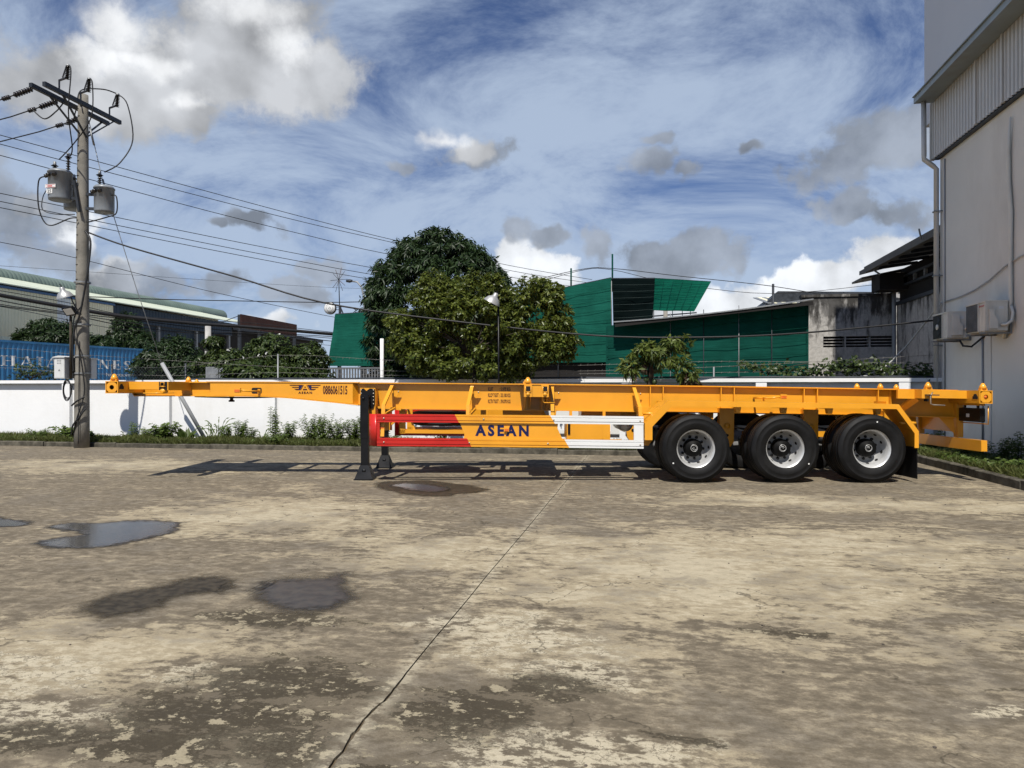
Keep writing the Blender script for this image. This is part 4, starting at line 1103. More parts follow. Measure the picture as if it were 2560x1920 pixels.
gp = [(5.44, 7.16), (5.79, 7.16), (5.79, 7.30), (5.84, 7.30), (5.84, 7.15), (5.80, 7.15), (5.80, 7.13), (5.44, 7.13), (5.44, 7.245), (5.405, 7.245), (5.405, 7.265), (5.455, 7.265)]
gu.prism([(p[0], p[1]) for p in gp], 'y', -4.0, 15.88)
gutt = gu.build('gutter', M['gutter'], bld)
MB().box(5.44, 5.80, 15.882, 15.90, 7.13, 7.26).build('gutter_end', M['gutter'], gutt)
MB().box(5.80, 6.3, -4.0, 15.95, 7.302, 7.33).build('roof_flashing', M['gutter'], bld)
MB().tube([(5.60, 15.82, 7.13), (5.60, 15.80, 6.02), (5.60, 15.80, 5.96), (5.78, 15.82, 5.82), (5.84, 15.83, 5.76), (5.84, 15.83, 0.1)], 0.048, 12).build('downpipe', M['sheet_light'], bld)
for z in (3.6, 2.2, 4.9):
    MB().tube([(5.925, 15.75, z), (5.79, 15.76, z), (5.775, 15.83, z), (5.79, 15.89, z), (5.925, 15.875, z)], 0.012, 5).build('pipe_clip', M['gutter'], bld)
MB().tube([(5.915, 15.62, 5.9), (5.915, 15.62, 0.3)], 0.012, 6).build('conduit', M['pipe_grey'], bld)
# soft sheathed pipe running up the wall
MB().tube([(5.89, 12.96, 5.74), (5.885, 13.03, 5.2), (5.885, 13.02, 4.7), (5.89, 12.95, 4.2), (5.885, 12.96, 3.4), (5.885, 12.95, 2.75), (5.885, 13.02, 2.42), (5.885, 13.16, 2.16)], [0.012, 0.035, 0.038, 0.035, 0.033, 0.034, 0.036, 0.034], 8).build('sheathed_pipe', M['offwhite'], bld)
MB().tube([(5.915, 14.0, 2.25), (5.915, 14.0, 0.15)], 0.016, 6).build('drain_tube', M['pipe_grey'], bld)
MB().box(5.915, 5.929, 13.70, 13.9, 0.1, 2.3).build('wall_patch', M['render_grey'], bld)
# loose wire draped over the wall
tag(MB().tube([(5.90, 15.6, 3.05), (5.90, 14.9, 3.06), (5.90, 14.3, 3.10), (5.90, 13.7, 3.20), (5.90, 13.2, 3.34), (5.90, 12.7, 3.42), (5.90, 12.0, 3.44), (5.90, 11.0, 3.5)], 0.012, 5).build('wall_wire', M['cable_grey']), 'thin grey wire draped across the grey building wall above the air conditioners', 'wire')
tag(MB().tube([(5.88, 15.70, 3.05), (5.86, 15.95, 2.92), (5.72, 16.25, 2.62), (5.55, 16.6, 2.25), (5.30, 16.8, 1.92), (5.00, 16.6, 1.70), (4.75, 16.25, 1.60), (4.45, 15.95, 1.58)], 0.018, 6).build('white_cable', M['cable_grey']), 'thick pale cable hanging from the grey building corner down to the wall top', 'cable')

def ac_unit(name, label, y0, y1, z0, z1, fan):
    t = tag(empty(name, (5.93, (y0 + y1) / 2, z0)), label, 'air conditioner', 'air conditioner units on the grey building wall')
    t.location = (0, 0, 0)
    x0, x1 = 5.50, 5.83
    body = MB(); body.box(x0 + 0.008, x1, y0, y1, z0 + 0.02, z1 - 0.025); body.build('casing', M['offwhite'], t)
    MB().box(x0 - 0.006, x1 + 0.006, y0 - 0.006, y1 + 0.006, z1 - 0.0245, z1).build('top_cover', M['offwhite'], t)
    MB().box(x0 - 0.002, x0 + 0.035, y0 - 0.004, y0 + 0.03, z0 + 0.02, z1 - 0.026).build('corner_post', M['offwhite'], t)
    gx = x0 - 0.001
    ys0 = y0 + (y1 - y0) * 0.36
    g = MB().box(gx, x0 + 0.0075, ys0, y1 - 0.015, z0 + 0.03, z1 - 0.03).build('grille', M['grille'], t)
    if fan:
        sl = MB().lathe([(1e-4, -0.012), (0.05, -0.010), (0.055, 0.0)], (gx - 0.001, (ys0 + y1) / 2, (z0 + z1) / 2), 'x', 18); sl.build('fan_hub', M['offwhite'], g)
        for k in range(3):
            a = 2 * pi * k / 3; c = ((ys0 + y1) / 2, (z0 + z1) / 2)
            b = MB(); b.prism([(c[0] + 0.05 * cos(a), c[1] + 0.05 * sin(a)), (c[0] + 0.19 * cos(a - 0.35), c[1] + 0.19 * sin(a - 0.35)), (c[0] + 0.19 * cos(a + 0.35), c[1] + 0.19 * sin(a + 0.35))], 'x', gx - 0.008, gx - 0.003); b.build('fan_blade', M['steel_dark'], g)
    else:
        y = ys0 + 0.012
        while y < y1 - 0.03:
            MB().box(gx - 0.006, gx - 0.0005, y, y + 0.007, z0 + 0.035, z1 - 0.035).build('grille_bar', M['galv'], g)
            y += 0.028
    MB().box(x0 - 0.008, x0 + 0.007, ys0 - 0.022, ys0 - 0.001, z0 + 0.02, z1 - 0.03).build('grille_rim', M['offwhite'], t)
    # service cover on the end facing the yard
    cov = [(x0 + 0.05, z1 - 0.14), (x0 + 0.12, z1 - 0.14), (x0 + 0.12, z1 - 0.24), (x0 + 0.17, z1 - 0.32), (x0 + 0.17, z0 + 0.05), (x0 + 0.05, z0 + 0.05)] if not fan else [(x0 + 0.06, z1 - 0.06), (x0 + 0.19, z1 - 0.06), (x0 + 0.19, z1 - 0.20), (x0 + 0.24, z1 - 0.26), (x0 + 0.24, z0 + 0.06), (x0 + 0.06, z0 + 0.06)]
    MB().prism(cov, 'y', y0 - 0.045, y0 - 0.0005).build('service_cover', M['offwhite'], t)
    MB().box(x0 + 0.20, x0 + 0.27, y0 - 0.003, y0 - 0.0004, z1 - 0.14, z1 - 0.095).build('data_label', M['paper'], t)
    for y in (y0 + 0.08, y1 - 0.12):
        br = MB(); br.box(x0 - 0.04, 5.93, y, y + 0.03, z0 - 0.03, z0 - 0.002); br.box(5.90, 5.929, y, y + 0.03, z0 - 0.002, z0 + 0.25)
        br.build('wall_bracket', M['galv'], t)
        MB().box(x0 + 0.02, x0 + 0.30, y - 0.01, y + 0.04, z0 - 0.0015, z0 + 0.0195).build('foot', M['offwhite'], t)
    return t
A1 = ac_unit('air_conditioner', 'nearer air conditioner with dark barred grille and red maker name', 12.92, 13.64, 2.25, 2.76, False)
e = MB(); lettering(e, 'SHARP', (5.497, 13.145, 2.665), (0, -1, 0), (0, 0, 1), 0.19, 0.032, 0.02); e.build('lettering', M['paint_red'], A1)
MB().tube([(5.72, 12.90, 2.36), (5.78, 12.86, 2.36), (5.86, 12.86, 2.42), (5.885, 12.87, 2.55), (5.87, 12.9, 2.66)], 0.024, 8).build('insulated_pipe', M['offwhite'], A1)
A2 = ac_unit('air_conditioner', 'farther air conditioner with open fan hub by the downpipe', 14.40, 15.08, 2.24, 2.74, True)
MB().tube([(5.76, 14.36, 2.40), (5.84, 14.33, 2.46), (5.89, 14.3, 2.6)], 0.02, 8).build('insulated_pipe', M['offwhite'], A2)
MB().tube([(5.70, 14.38, 2.20), (5.72, 14.3, 2.10), (5.82, 14.2, 2.08), (5.90, 14.05, 2.2), (5.915, 13.85, 2.28)], 0.018, 8).build('drain_hose', M['cable'], A2)

# ------------------------------------------------------------------ utility pole with gear
PX_, PY_ = -12.46, 14.27
pole = tag(empty('utility_pole', (PX_, PY_, 0)), 'round grey concrete utility pole with crossarms beside the white wall', 'utility pole')
NP = 14
MB().tube([(0.15 * (z / 7.9), -0.13 * z / 7.9, z) for z in [-0.05 + 7.95 * i / (NP - 1) for i in range(NP)]], [0.160 - 0.058 * i / (NP - 1) for i in range(NP)], 20).build('shaft', M['wood_grey'], pole)
for k in range(26):
    z = 3.6 + k * 0.165; r = 0.168 - 0.062 * z / 7.95
    MB().box(0.15 * z / 7.9 - r * 0.45, 0.15 * z / 7.9 - r * 0.45 + (0.05 if k % 2 else 0.02), -r * 0.92 - 0.13 * z / 7.9 - 0.008, -r * 0.80 - 0.13 * z / 7.9, z, z + 0.014).build('step_hole', M['dark'], pole)
def rel(x, y, z): return (x - PX_, y - PY_, z)

def insul(mb, p, d, n, r, step):
    """row of sheds along direction d"""
    p = Vector(p); d = Vector(d).normalized()
    for k in range(n):
        c = p + d * step * k
        mb.tube([c, c + d * step * 0.25, c + d * step * 0.5, c + d * step * 0.9], [r * 0.45, r, r * 0.55, r * 0.4], 10)
for xa in (-12.43, -12.11):
    MB().bar(rel(xa, 12.85, 7.6), rel(xa, 15.05, 7.6), 0.075, 0.09).build('crossarm', M['steel_dark'], pole)
for xa in (-12.43, -12.11):
    for yb in (13.35, 14.85):
        MB().bar(rel(xa, yb, 7.56), rel(-12.27 + (0.05 if xa > -12.3 else -0.05), 14.13, 6.95), 0.045, 0.02).build('arm_brace', M['steel_dark'], pole)
# fuse cut-outs standing above the arm
for k, (x, y, z) in enumerate(((-12.12, 13.28, 7.80), (-12.17, 13.93, 7.80), (-12.12, 14.74, 7.78))):
    mb = MB(); mb.bar(rel(x - 0.02, y, 7.55), rel(x - 0.02, y, z + 0.06), 0.03, 0.02); mb.bar(rel(x - 0.02, y, z + 0.05), rel(x + 0.15, y, z + 0.09), 0.035, 0.03)
    insul(mb, rel(x + 0.17, y, z + 0.06), (0.08, 0, 1), 8, 0.055, 0.034)
    mb.bar(rel(x + 0.06, y, z + 0.10), rel(x + 0.15, y, z + 0.33), 0.02, 0.02)
    mb.build('fuse_cutout', M['porcelain'], pole)
    MB().lathe([(0.045, 0), (0.04, 0.03), (1e-4, 0.045)], rel(x + 0.192, y, z + 0.335), 'z', 12).build('cutout_cap', M['galv'], pole)
# strain insulators and the conductors leaving to the left
for k, (y, z) in enumerate(((12.95, 7.56), (13.6, 7.56), (14.36, 7.50))):
    mb = MB(); insul(mb, rel(-12.50, y, z), (-1, 0.03, -0.22), 7, 0.06, 0.065); mb.build('strain_insulator', M['porcelain'], pole)
    mb = MB(); insul(mb, rel(-13.05, y + 0.02, z - 0.12), (-1, 0.03, -0.16), 4, 0.05, 0.05)
    mb.build('strain_insulator', M['porcelain'], pole)
    pts = [(-12.48 - 1.5 * q, y + 0.03 * q, z - 0.30 * q ** 0.8 + 0.006 * q * q) for q in [i * 0.8 for i in range(26)]]
    lab = ('nearest', 'middle', 'farthest')[k]
    tag(MB().tube(pts, 0.013, 6).build('power_line', M['cable']), lab + ' of three black conductors leaving the crossarm to the left', 'power line', 'conductors leaving the crossarm')
# jumper leads
def lead(pts, r=0.014):
    P_ = [Vector(rel(*p)) for p in pts]
    out = []
    for i in range(len(P_) - 1):
        p0 = P_[max(i - 1, 0)]; p1 = P_[i]; p2 = P_[i + 1]; p3 = P_[min(i + 2, len(P_) - 1)]
        for s in range(6):
            t_ = s / 6
            out.append(0.5 * ((2 * p1) + (-p0 + p2) * t_ + (2 * p0 - 5 * p1 + 4 * p2 - p3) * t_ * t_ + (-p0 + 3 * p1 - 3 * p2 + p3) * t_ ** 3))
    out.append(P_[-1])
    MB().tube(out, r, 6).build('jumper_lead', M['cable'], pole)
lead([(-11.93, 13.28, 8.16), (-11.83, 13.25, 8.0), (-11.98, 13.35, 7.2), (-12.2, 13.7, 6.6), (-12.42, 13.9, 6.47)])
lead([(-11.97, 13.93, 8.16), (-11.87, 13.9, 8.0), (-11.95, 13.95, 7.3), (-12.35, 13.92, 6.75), (-12.72, 13.92, 6.42)])
lead([(-11.93, 14.74, 8.14), (-11.72, 14.8, 7.9), (-11.62, 14.85, 7.1), (-11.75, 14.6, 6.5), (-11.9, 14.3, 6.2)])
lead([(-11.93, 14.74, 8.14), (-12.1, 14.5, 8.16), (-12.3, 14.1, 8.0), (-12.25, 13.9, 7.7)])
lead([(-13.1, 13.6, 7.42), (-12.8, 13.6, 7.2), (-12.5, 13.6, 7.35), (-12.43, 13.7, 7.55)])
lead([(-13.0, 14.36, 7.38), (-12.75, 14.3, 7.35), (-12.55, 14.2, 7.6)])

def transformer(name, label, x, y, z0, z1, r, lugs):
    t = tag(empty(name, (x, y, z0)), label, 'transformer', 'pole mounted transformers')
    h = z1 - z0
    tk = MB().lathe([(1e-4, 0), (r * 0.96, 0.0), (r * 0.98, 0.03), (r, 0.05), (r, h - 0.05), (r * 1.06, h - 0.045), (r * 1.06, h - 0.02), (r * 0.9, h + 0.02), (1e-4, h + 0.05)], (0, 0, 0), 'z', 28).build('tank', M['transformer'], t)
    for (dx, dy, hh) in lugs:
        mb = MB(); insul(mb, (dx, dy, h + 0.0), (0, 0, 1), 6, 0.05, hh / 6)
        mb.lathe([(0.075, 0), (0.03, 0.03)], (dx, dy, h + hh - 0.01), 'z', 14)
        mb.build('bushing', M['porcelain'], t)
        MB().lathe([(0.032, 0), (0.03, 0.06), (1e-4, 0.075)], (dx, dy, h + hh + 0.02), 'z', 10).build('bushing_cap', M['galv'], t)
    for k in range(3):
        a = -pi / 2 - 0.8 + 0.55 * k
        mb = MB(); mb.tube([(cos(a) * r, sin(a) * r, h - 0.12), (cos(a) * (r + 0.06), sin(a) * (r + 0.06), h - 0.15)], 0.04, 8); mb.build('low_voltage_lug', M['porcelain'], t)
    return t
T1 = transformer('pole_transformer', 'front grey transformer on the left of the pole marked 25', -12.70, 13.92, 5.50, 6.14, 0.235, ((-0.12, -0.02, 0.14), (0.15, 0.06, 0.34)))
e = MB().box(-0.13, 0.02, -0.2415, -0.238, 0.10, 0.20).build('number_plate', M['paper'], T1)
e = MB(); lettering(e, '25', (-0.105, -0.2425, 0.115), (1, 0, 0), (0, 0, 1), 0.10, 0.07, 0.02); e.build('lettering', M['ink'], T1)
MB().box(-0.16, 0.10, -0.2415, -0.238, 0.225, 0.30).build('warning_plate', M['paper'], T1)
wp = MB(); wp.box(-0.145, 0.085, -0.2435, -0.2418, 0.285, 0.292); wp.box(-0.145, 0.085, -0.2435, -0.2418, 0.232, 0.239); wp.box(-0.10, 0.02, -0.2435, -0.2418, 0.25, 0.272); wp.build('warning_mark', M['paint_red'], T1)
T2 = transformer('pole_transformer', 'rear grey transformer half hidden behind the front one left of the pole', -12.86, 14.50, 5.44, 6.05, 0.215, ((0.0, 0.0, 0.12),))
T3 = transformer('pole_transformer', 'single grey transformer hung on the right side of the pole', -11.86, 14.24, 5.27, 5.84, 0.205, ((-0.10, -0.02, 0.28),))
for z in (5.68, 5.36):
    MB().bar(rel(-12.28, 14.15, z), rel(-12.03, 14.22, z), 0.05, 0.06).build('transformer_bracket', M['steel_dark'], pole)
    MB().bar(rel(-12.34, 14.1, z + 0.2), rel(-12.50, 13.98, z + 0.2), 0.05, 0.06).build('transformer_bracket', M['steel_dark'], pole)
MB().bar(rel(-12.40, 13.98, 5.95), rel(-12.28, 13.99, 5.25), 0.05, 0.05).build('bracket_strut', M['steel_dark'], pole)
lead([(-12.93, 13.75, 6.0), (-13.06, 13.72, 5.9), (-13.1, 13.75, 5.4), (-13.02, 13.8, 5.05), (-12.85, 13.85, 4.94), (-12.5, 13.95, 5.1), (-12.35, 14.0, 5.12)])
lead([(-12.98, 13.9, 5.8), (-13.12, 13.9, 5.6), (-13.08, 13.85, 5.3), (-12.8, 13.9, 5.2), (-12.4, 14.0, 5.2)], 0.01)
lead([(-11.66, 14.2, 5.65), (-11.52, 14.2, 5.6), (-11.52, 14.2, 5.25), (-11.7, 14.15, 5.15), (-12.1, 14.1, 5.05), (-12.2, 14.1, 5.05)])

# cable and conduits strapped down the pole
lead([(-12.2, 14.07, 4.84), (-12.05, 14.05, 4.6), (-12.05, 14.0, 4.1), (-12.12, 13.98, 3.6), (-12.25, 13.98, 3.0), (-12.42, 14.0, 2.6), (-12.5, 14.05, 2.1), (-12.5, 14.08, 1.7)], 0.022)
lead([(-12.2, 14.0, 3.2), (-12.42, 14.0, 2.9), (-12.4, 13.99, 2.5), (-12.31, 14.02, 2.2), (-12.27, 14.1, 1.6), (-12.27, 14.12, 1.2), (-12.4, 14.07, 0.7), (-12.55, 14.13, 0.35)], 0.014)
lead([(-12.57, 14.1, 0.95), (-12.4, 14.05, 1.05), (-12.26, 14.12, 1.15)], 0.018)
lead([(-12.57, 14.1, 0.30), (-12.5, 14.05, 0.5), (-12.35, 14.07, 0.7), (-12.25, 14.15, 0.9)], 0.018)
lead([(-12.36, 14.08, 2.4), (-12.37, 14.08, 1.3), (-12.38, 14.08, 0.1)], 0.009)
MB().tube([rel(-12.55, 14.05, 1.55), rel(-12.54, 14.04, 3.15)], 0.028, 8).build('conduit', M['trunk'], pole)
for z in (2.05, 1.66, 2.75, 3.7):
    MB().lathe([(0.171, 0), (0.171, 0.035)], (0.14 * z / 7.9, -0.12 * z / 7.9, z), 'z', 20).build('strap', M['galv'], pole)
for k in range(3):
    MB().tube([rel(-12.62 + 0.10 * cos(a), 14.02 + 0.01 * k, 1.30 + (0.24 - 0.03 * k) * sin(a)) for a in [2 * pi * q / 20 for q in range(21)]], 0.011, 6, False).build('cable_coil', M['cable'], pole)

mbx = tag(empty('meter_box', (-12.74, 14.12, 1.56)), 'white steel meter box strapped to the utility pole above the wall', 'meter box')
MB().box(-0.13, 0.13, -0.18, 0.18, 0.0, 0.46).build('cabinet', M['boxgrey'], mbx)
MB().prism([(-0.155, 0.461), (0.155, 0.461), (0.155, 0.475), (0.0, 0.505), (-0.155, 0.475)], 'y', -0.21, 0.21).build('lid', M['boxgrey'], mbx)
MB().box(-0.118, 0.118, -0.184, -0.1805, 0.015, 0.445).build('door', M['boxgrey'], mbx)
for k in range(3):
    for dx in (-0.035, 0.025):
        MB().box(dx - 0.02, dx + 0.02, -0.190, -0.1845, 0.33 + 0.035 * k, 0.338 + 0.035 * k).build('vent_slit', M['galv'], mbx)
MB().prism([(0.0, 0.21), (0.03, 0.16), (-0.03, 0.16)], 'y', -0.186, -0.1845).build('warning_mark', M['galv'], mbx)
b2x = tag(empty('junction_box', (-12.40, 14.44, 1.56)), 'small pale box on the far side of the utility pole above the wall', 'box')
MB().box(-0.11, 0.11, -0.08, 0.08, 0.0, 0.44).build('cabinet', M['boxgrey'], b2x)
MB().box(-0.125, 0.125, -0.10, 0.10, 0.441, 0.47).build('lid', M['boxgrey'], b2x)

def cone_lamp(name, label, x, y, z, tilt, group):
    t = tag(empty(name, (x, y, z)), label, 'lamp', group)
    rot = Matrix.Rotation(R(tilt), 3, 'Y') @ Matrix.Rotation(R(18), 3, 'X')
    mb = MB().lathe([(0.175, 0.0), (0.165, 0.03), (0.12, 0.10), (0.07, 0.135), (0.055, 0.15), (0.05, 0.21), (0.03, 0.23), (1e-4, 0.235), (0.045, 0.2), (0.05, 0.15), (0.065, 0.13), (0.115, 0.095), (0.16, 0.03), (0.171, 0.0)], (0, 0, 0), 'z', 28)
    mb.warp(lambda p: rot @ p); mb.build('shade', M['lampshade'], t)
    mb = MB().lathe([(0.055, 0.15), (0.085, 0.05), (0.085, -0.005), (1e-4, -0.01)], (0, 0, 0), 'z', 18)
    mb.warp(lambda p: rot @ p); mb.build('bulb_housing', M['glasswhite'], t)
    mb = MB().tube([(0, 0, 0.23), (0.0, 0, 0.28), (-0.03, 0, 0.30)], 0.012, 6); mb.warp(lambda p: rot @ p); mb.build('hook', M['steel_dark'], t)
    return t
cl = cone_lamp('cone_lamp', 'conical aluminium lamp on a bracket of the utility pole', -12.60, 13.95, 3.36, -8, 'conical yard lamps')
MB().tube([(0.06, 0.05, 0.10), (0.12, 0.08, -0.1), (0.22, 0.1, -0.28)], 0.014, 6).build('bracket', M['steel_dark'], cl)
fl = tag(empty('floodlight', (-12.46, 13.92, 3.05)), 'rectangular floodlight with black frame below the conical lamp on the pole', 'floodlight')
rot = Matrix.Rotation(R(-8), 3, 'Y') @ Matrix.Rotation(R(38), 3, 'X')
mb = MB(); mb.box(-0.13, 0.13, -0.03, 0.03, -0.10, 0.10); mb.warp(lambda p: rot @ p); mb.build('frame', M['black'], fl)
mb = MB(); mb.box(-0.105, 0.105, -0.035, -0.0305, -0.075, 0.075); mb.warp(lambda p: rot @ p); mb.build('glass', M['glasswhite'], fl)
mb = MB(); mb.tube([(0.0, 0.03, -0.02), (0.1, 0.1, -0.06), (0.16, 0.16, -0.06)], 0.015, 6); mb.build('bracket', M['black'], fl)

# guy wire with its concrete stay tube
gw = tag(empty('guy_wire', (-10.75, 15.35, 0)), 'steel guy wire from the pole top into a slanted grey guard tube', 'guy wire')
def relg(x, y, z): return (x + 10.75, y - 15.35, z)
MB().tube([relg(-12.22, 14.2, 7.35), relg(-11.95, 14.3, 6.0), relg(-11.4, 14.7, 3.6), relg(-10.98, 15.0, 1.9)], 0.009, 5).build('wire', M['galv'], gw)
MB().tube([relg(-10.98, 15.0, 1.93), relg(-10.08, 15.45, 0.0)], 0.045, 10).build('guard_tube', M['pipe_grey'], gw)
mb = MB(); insul(mb, relg(-11.83, 14.40, 5.45), (0.3, 0.2, -1), 1, 0.05, 0.16); mb.build('guy_insulator', M['porcelain'], gw)
for (u, v) in (((-12.2, 14.21, 7.2), (-12.12, 14.24, 6.8)), ((-11.97, 14.32, 6.05), (-11.87, 14.37, 5.6))):
    MB().tube([relg(*u), relg(*v)], 0.022, 6).build('wire_grip', M['galv'], gw)

# yard lamp on a slender black post in front of the wall
yl = tag(empty('yard_lamp', (-2.94, 14.64, 0)), 'conical aluminium lamp on a thin black post before the leafy tree', 'lamp', 'conical yard lamps')
MB().tube([(0.02, 0, 0), (0.0, 0, 3.2)], 0.02, 8).build('post', M['black'], yl)
rot2 = Matrix.Rotation(R(28), 3, 'Y')
mb = MB().lathe([(0.185, 0.0), (0.175, 0.03), (0.125, 0.11), (0.07, 0.145), (0.055, 0.16), (0.05, 0.22), (1e-4, 0.24), (0.045, 0.2), (0.065, 0.14), (0.12, 0.105), (0.17, 0.03), (0.181, 0.0)], (0, 0, 0), 'z', 28)
mb.warp(lambda p: rot2 @ p + Vector((-0.13, -0.06, 3.10))); mb.build('shade', M['lampshade'], yl)
MB().tube([(0.0, 0.0, 3.18), (-0.01, -0.05, 3.32), (-0.02, -0.06, 3.33)], 0.015, 6).build('bracket', M['black'], yl)

# cable from the pole to the grey building
def cable(name, label, pts, r, mat='cable', group=None, cat='cable'):
    P_ = [Vector(p) for p in pts]; out = []
    for i in range(len(P_) - 1):
        p0 = P_[max(i - 1, 0)]; p1 = P_[i]; p2 = P_[i + 1]; p3 = P_[min(i + 2, len(P_) - 1)]
        for s in range(5):
            t_ = s / 5
            out.append(0.5 * ((2 * p1) + (-p0 + p2) * t_ + (2 * p0 - 5 * p1 + 4 * p2 - p3) * t_ * t_ + (-p0 + 3 * p1 - 3 * p2 + p3) * t_ ** 3))
    out.append(P_[-1])
    o = MB().tube(out, r, 6).build(name, M[mat])
    return tag(o, label, cat, group)
cable('service_cable', 'thick black cable sagging from the utility pole past the trees to the right', [(-12.2, 14.1, 4.83), (-11.16, 14.2, 4.46), (-8.7, 14.3, 3.76), (-6.72, 14.4, 3.17), (-4.18, 14.6, 2.78), (-1.03, 15.06, 2.44), (1.24, 15.2, 2.38), (3.30, 15.5, 2.47), (5.86, 15.95, 2.72)], 0.020)

# ------------------------------------------------------------------ wires along the street
LN = [
[(-20.73, 17.59, 9.35), (-20.3, 19.82, 9.49), (-16.99, 26.01, 9.19), (-14.17, 29.32, 8.74), (-11.39, 32.03, 8.29), (-6.63, 36.01, 7.63), (-2.67, 38.94, 7.25)],
[(-20.73, 17.59, 9.08), (-20.3, 19.82, 9.2), (-16.99, 26.01, 8.93), (-14.17, 29.32, 8.53), (-11.46, 31.96, 8.17), (-6.63, 36.01, 7.38), (-2.67, 38.94, 7.05)],
[(-20.73, 17.59, 8.76), (-20.3, 19.82, 8.84), (-16.99, 26.01, 8.42), (-14.17, 29.32, 7.99), (-11.9, 31.56, 7.64), (-6.35, 36.22, 7.02), (-2.67, 38.94, 6.75)],
[(-20.73, 17.59, 7.54), (-20.3, 19.82, 7.62), (-16.99, 26.01, 7.42), (-14.17, 29.32, 7.12), (-12.25, 31.23, 6.91), (-6.17, 36.36, 6.22), (-2.67, 38.94, 5.83)],
[(-20.73, 17.59, 7.31), (-20.3, 19.82, 7.36), (-16.99, 26.01, 7.12), (-14.17, 29.32, 6.81), (-12.35, 31.14, 6.61), (-6.17, 36.36, 5.95), (-2.67, 38.94, 5.61)],
[(-20.73, 17.59, 7.1), (-20.3, 19.82, 7.16), (-16.99, 26.01, 6.9), (-14.17, 29.32, 6.58), (-12.49, 31.0, 6.39), (-6.17, 36.36, 5.71), (-2.67, 38.94, 5.33)],
[(-20.73, 17.59, 6.02), (-20.3, 19.82, 6.05), (-19.45, 22.02, 5.91), (-16.99, 26.01, 5.24), (-13.66, 29.84, 4.57), (-11.17, 32.23, 4.16)],
[(-20.73, 17.59, 5.03), (-20.3, 19.82, 5.29), (-16.99, 26.01, 5.67), (-14.17, 29.32, 5.81), (-12.32, 31.16, 5.92), (-11.17, 32.23, 6.0)]]
NAMES = ['topmost of the thin street wires crossing the sky behind the pole', 'second from the top of the thin street wires behind the pole', 'third from the top of the thin street wires behind the pole',
         'fourth from the top of the thin street wires behind the pole', 'fifth from the top of the thin street wires behind the pole', 'sixth from the top of the thin street wires behind the pole',
         'thin wire sloping down towards the round white sign', 'lowest nearly level thin wire above the warehouse roof']
for l, nm, r in zip(LN, NAMES, (0.013, 0.013, 0.013, 0.013, 0.013, 0.013, 0.011, 0.006)):
    # carry each wire on to the left so that it does not end in mid air
    d0 = Vector(l[0]) - Vector(l[1])
    l = [tuple(Vector(l[0]) + d0 * 6 + Vector((0, 0, 0.8)))] + l
    cable('power_line', nm, l, r, 'cable', 'wires along the street', 'power line')
bun = [(-22, 8, 4.9), (-18.03, 15.29, 4.09), (-17.33, 16.92, 3.9), (-16.48, 18.35, 3.71), (-15.67, 19.47, 3.56), (-14.33, 21.06, 3.46), (-13.1, 22.33, 3.43), (-10.97, 24.29, 3.31), (-8.98, 25.92, 3.18)]
cable('telecom_bundle', 'thick black bundle of telephone cables crossing before the warehouse', bun, 0.06)
for k, (dz, dy, r) in enumerate(((-0.12, 0.1, 0.014), (-0.20, 0.0, 0.012), (-0.27, 0.15, 0.014), (0.10, 0.1, 0.010), (-0.36, 0.1, 0.008))):
    cable('telecom_cable', ('thin cable just under the black telephone bundle', 'second thin cable below the black telephone bundle', 'third thin cable below the black telephone bundle', 'thin cable just above the black telephone bundle', 'lowest thin cable below the black telephone bundle')[k],
          [(p[0], p[1] + dy, p[2] + dz + 0.05 * sin(i * 1.9 + k)) for i, p in enumerate(bun)], r, 'cable', 'loose telephone cables')
cable('telecom_cable', 'level black cable at the height of the round sign', [(-16.17, 18.79, 4.07), (-14.96, 20.34, 4.16), (-13.29, 22.14, 4.29), (-11.08, 24.19, 4.44), (-8.98, 25.92, 4.66)], 0.016)
cable('telecom_cable', 'upper black wire slung over the green net shed', [(-8, 27.0, 5.0), (-5.45, 27.47, 5.27), (-2.48, 28.01, 5.97), (-1.19, 28.24, 6.03), (1.44, 28.72, 5.73), (4.96, 29.35, 5.34), (7.56, 29.82, 4.88)], 0.014)
cable('telecom_cable', 'lower black wire slung over the green net shed', [(-8, 27.2, 4.8), (-5.45, 27.6, 5.1), (-2.48, 28.05, 5.93), (-1.19, 28.24, 5.98), (1.2, 28.7, 5.45), (4.96, 29.35, 5.05), (9, 30, 5.4)], 0.011)

# barbed wire along the wall with its posts
for k, x in enumerate((-14.3, -8.66, 1.52)):
    tag(MB().tube([(x, 16.10, 0.0), (x, 16.10, 2.17 if k < 2 else 1.80)], 0.018, 8).build('fence_post', M['galv']), ('thin steel post behind the wall left of the utility pole', 'thin steel post behind the wall in front of the hedge', 'short thin steel post behind the wall beside the papaya plant')[k], 'fence post')
strands = [[(-24, 16.1, 2.35), (-17, 16.1, 2.20), (-14.3, 16.1, 2.0), (-11.6, 16.1, 1.86), (-8.66, 16.1, 2.14), (-5.5, 16.1, 1.98), (-2.0, 16.1, 1.85), (1.52, 16.1, 1.92), (5.9, 16.1, 1.85)],
           [(-24, 16.1, 2.6), (-17, 16.1, 2.42), (-14.3, 16.1, 2.22), (-11.0, 16.1, 2.0), (-8.66, 16.1, 1.86), (-5.5, 16.1, 1.74), (-2.0, 16.1, 1.72), (1.52, 16.1, 1.80), (5.9, 16.1, 2.02)],
           [(-24, 16.1, 1.95), (-17, 16.1, 1.90), (-14.3, 16.1, 1.74), (-11.6, 16.1, 1.66), (-8.66, 16.1, 1.72), (-5.5, 16.1, 1.64), (-2.0, 16.1, 1.66), (1.52, 16.1, 1.68), (5.9, 16.1, 1.72)]]
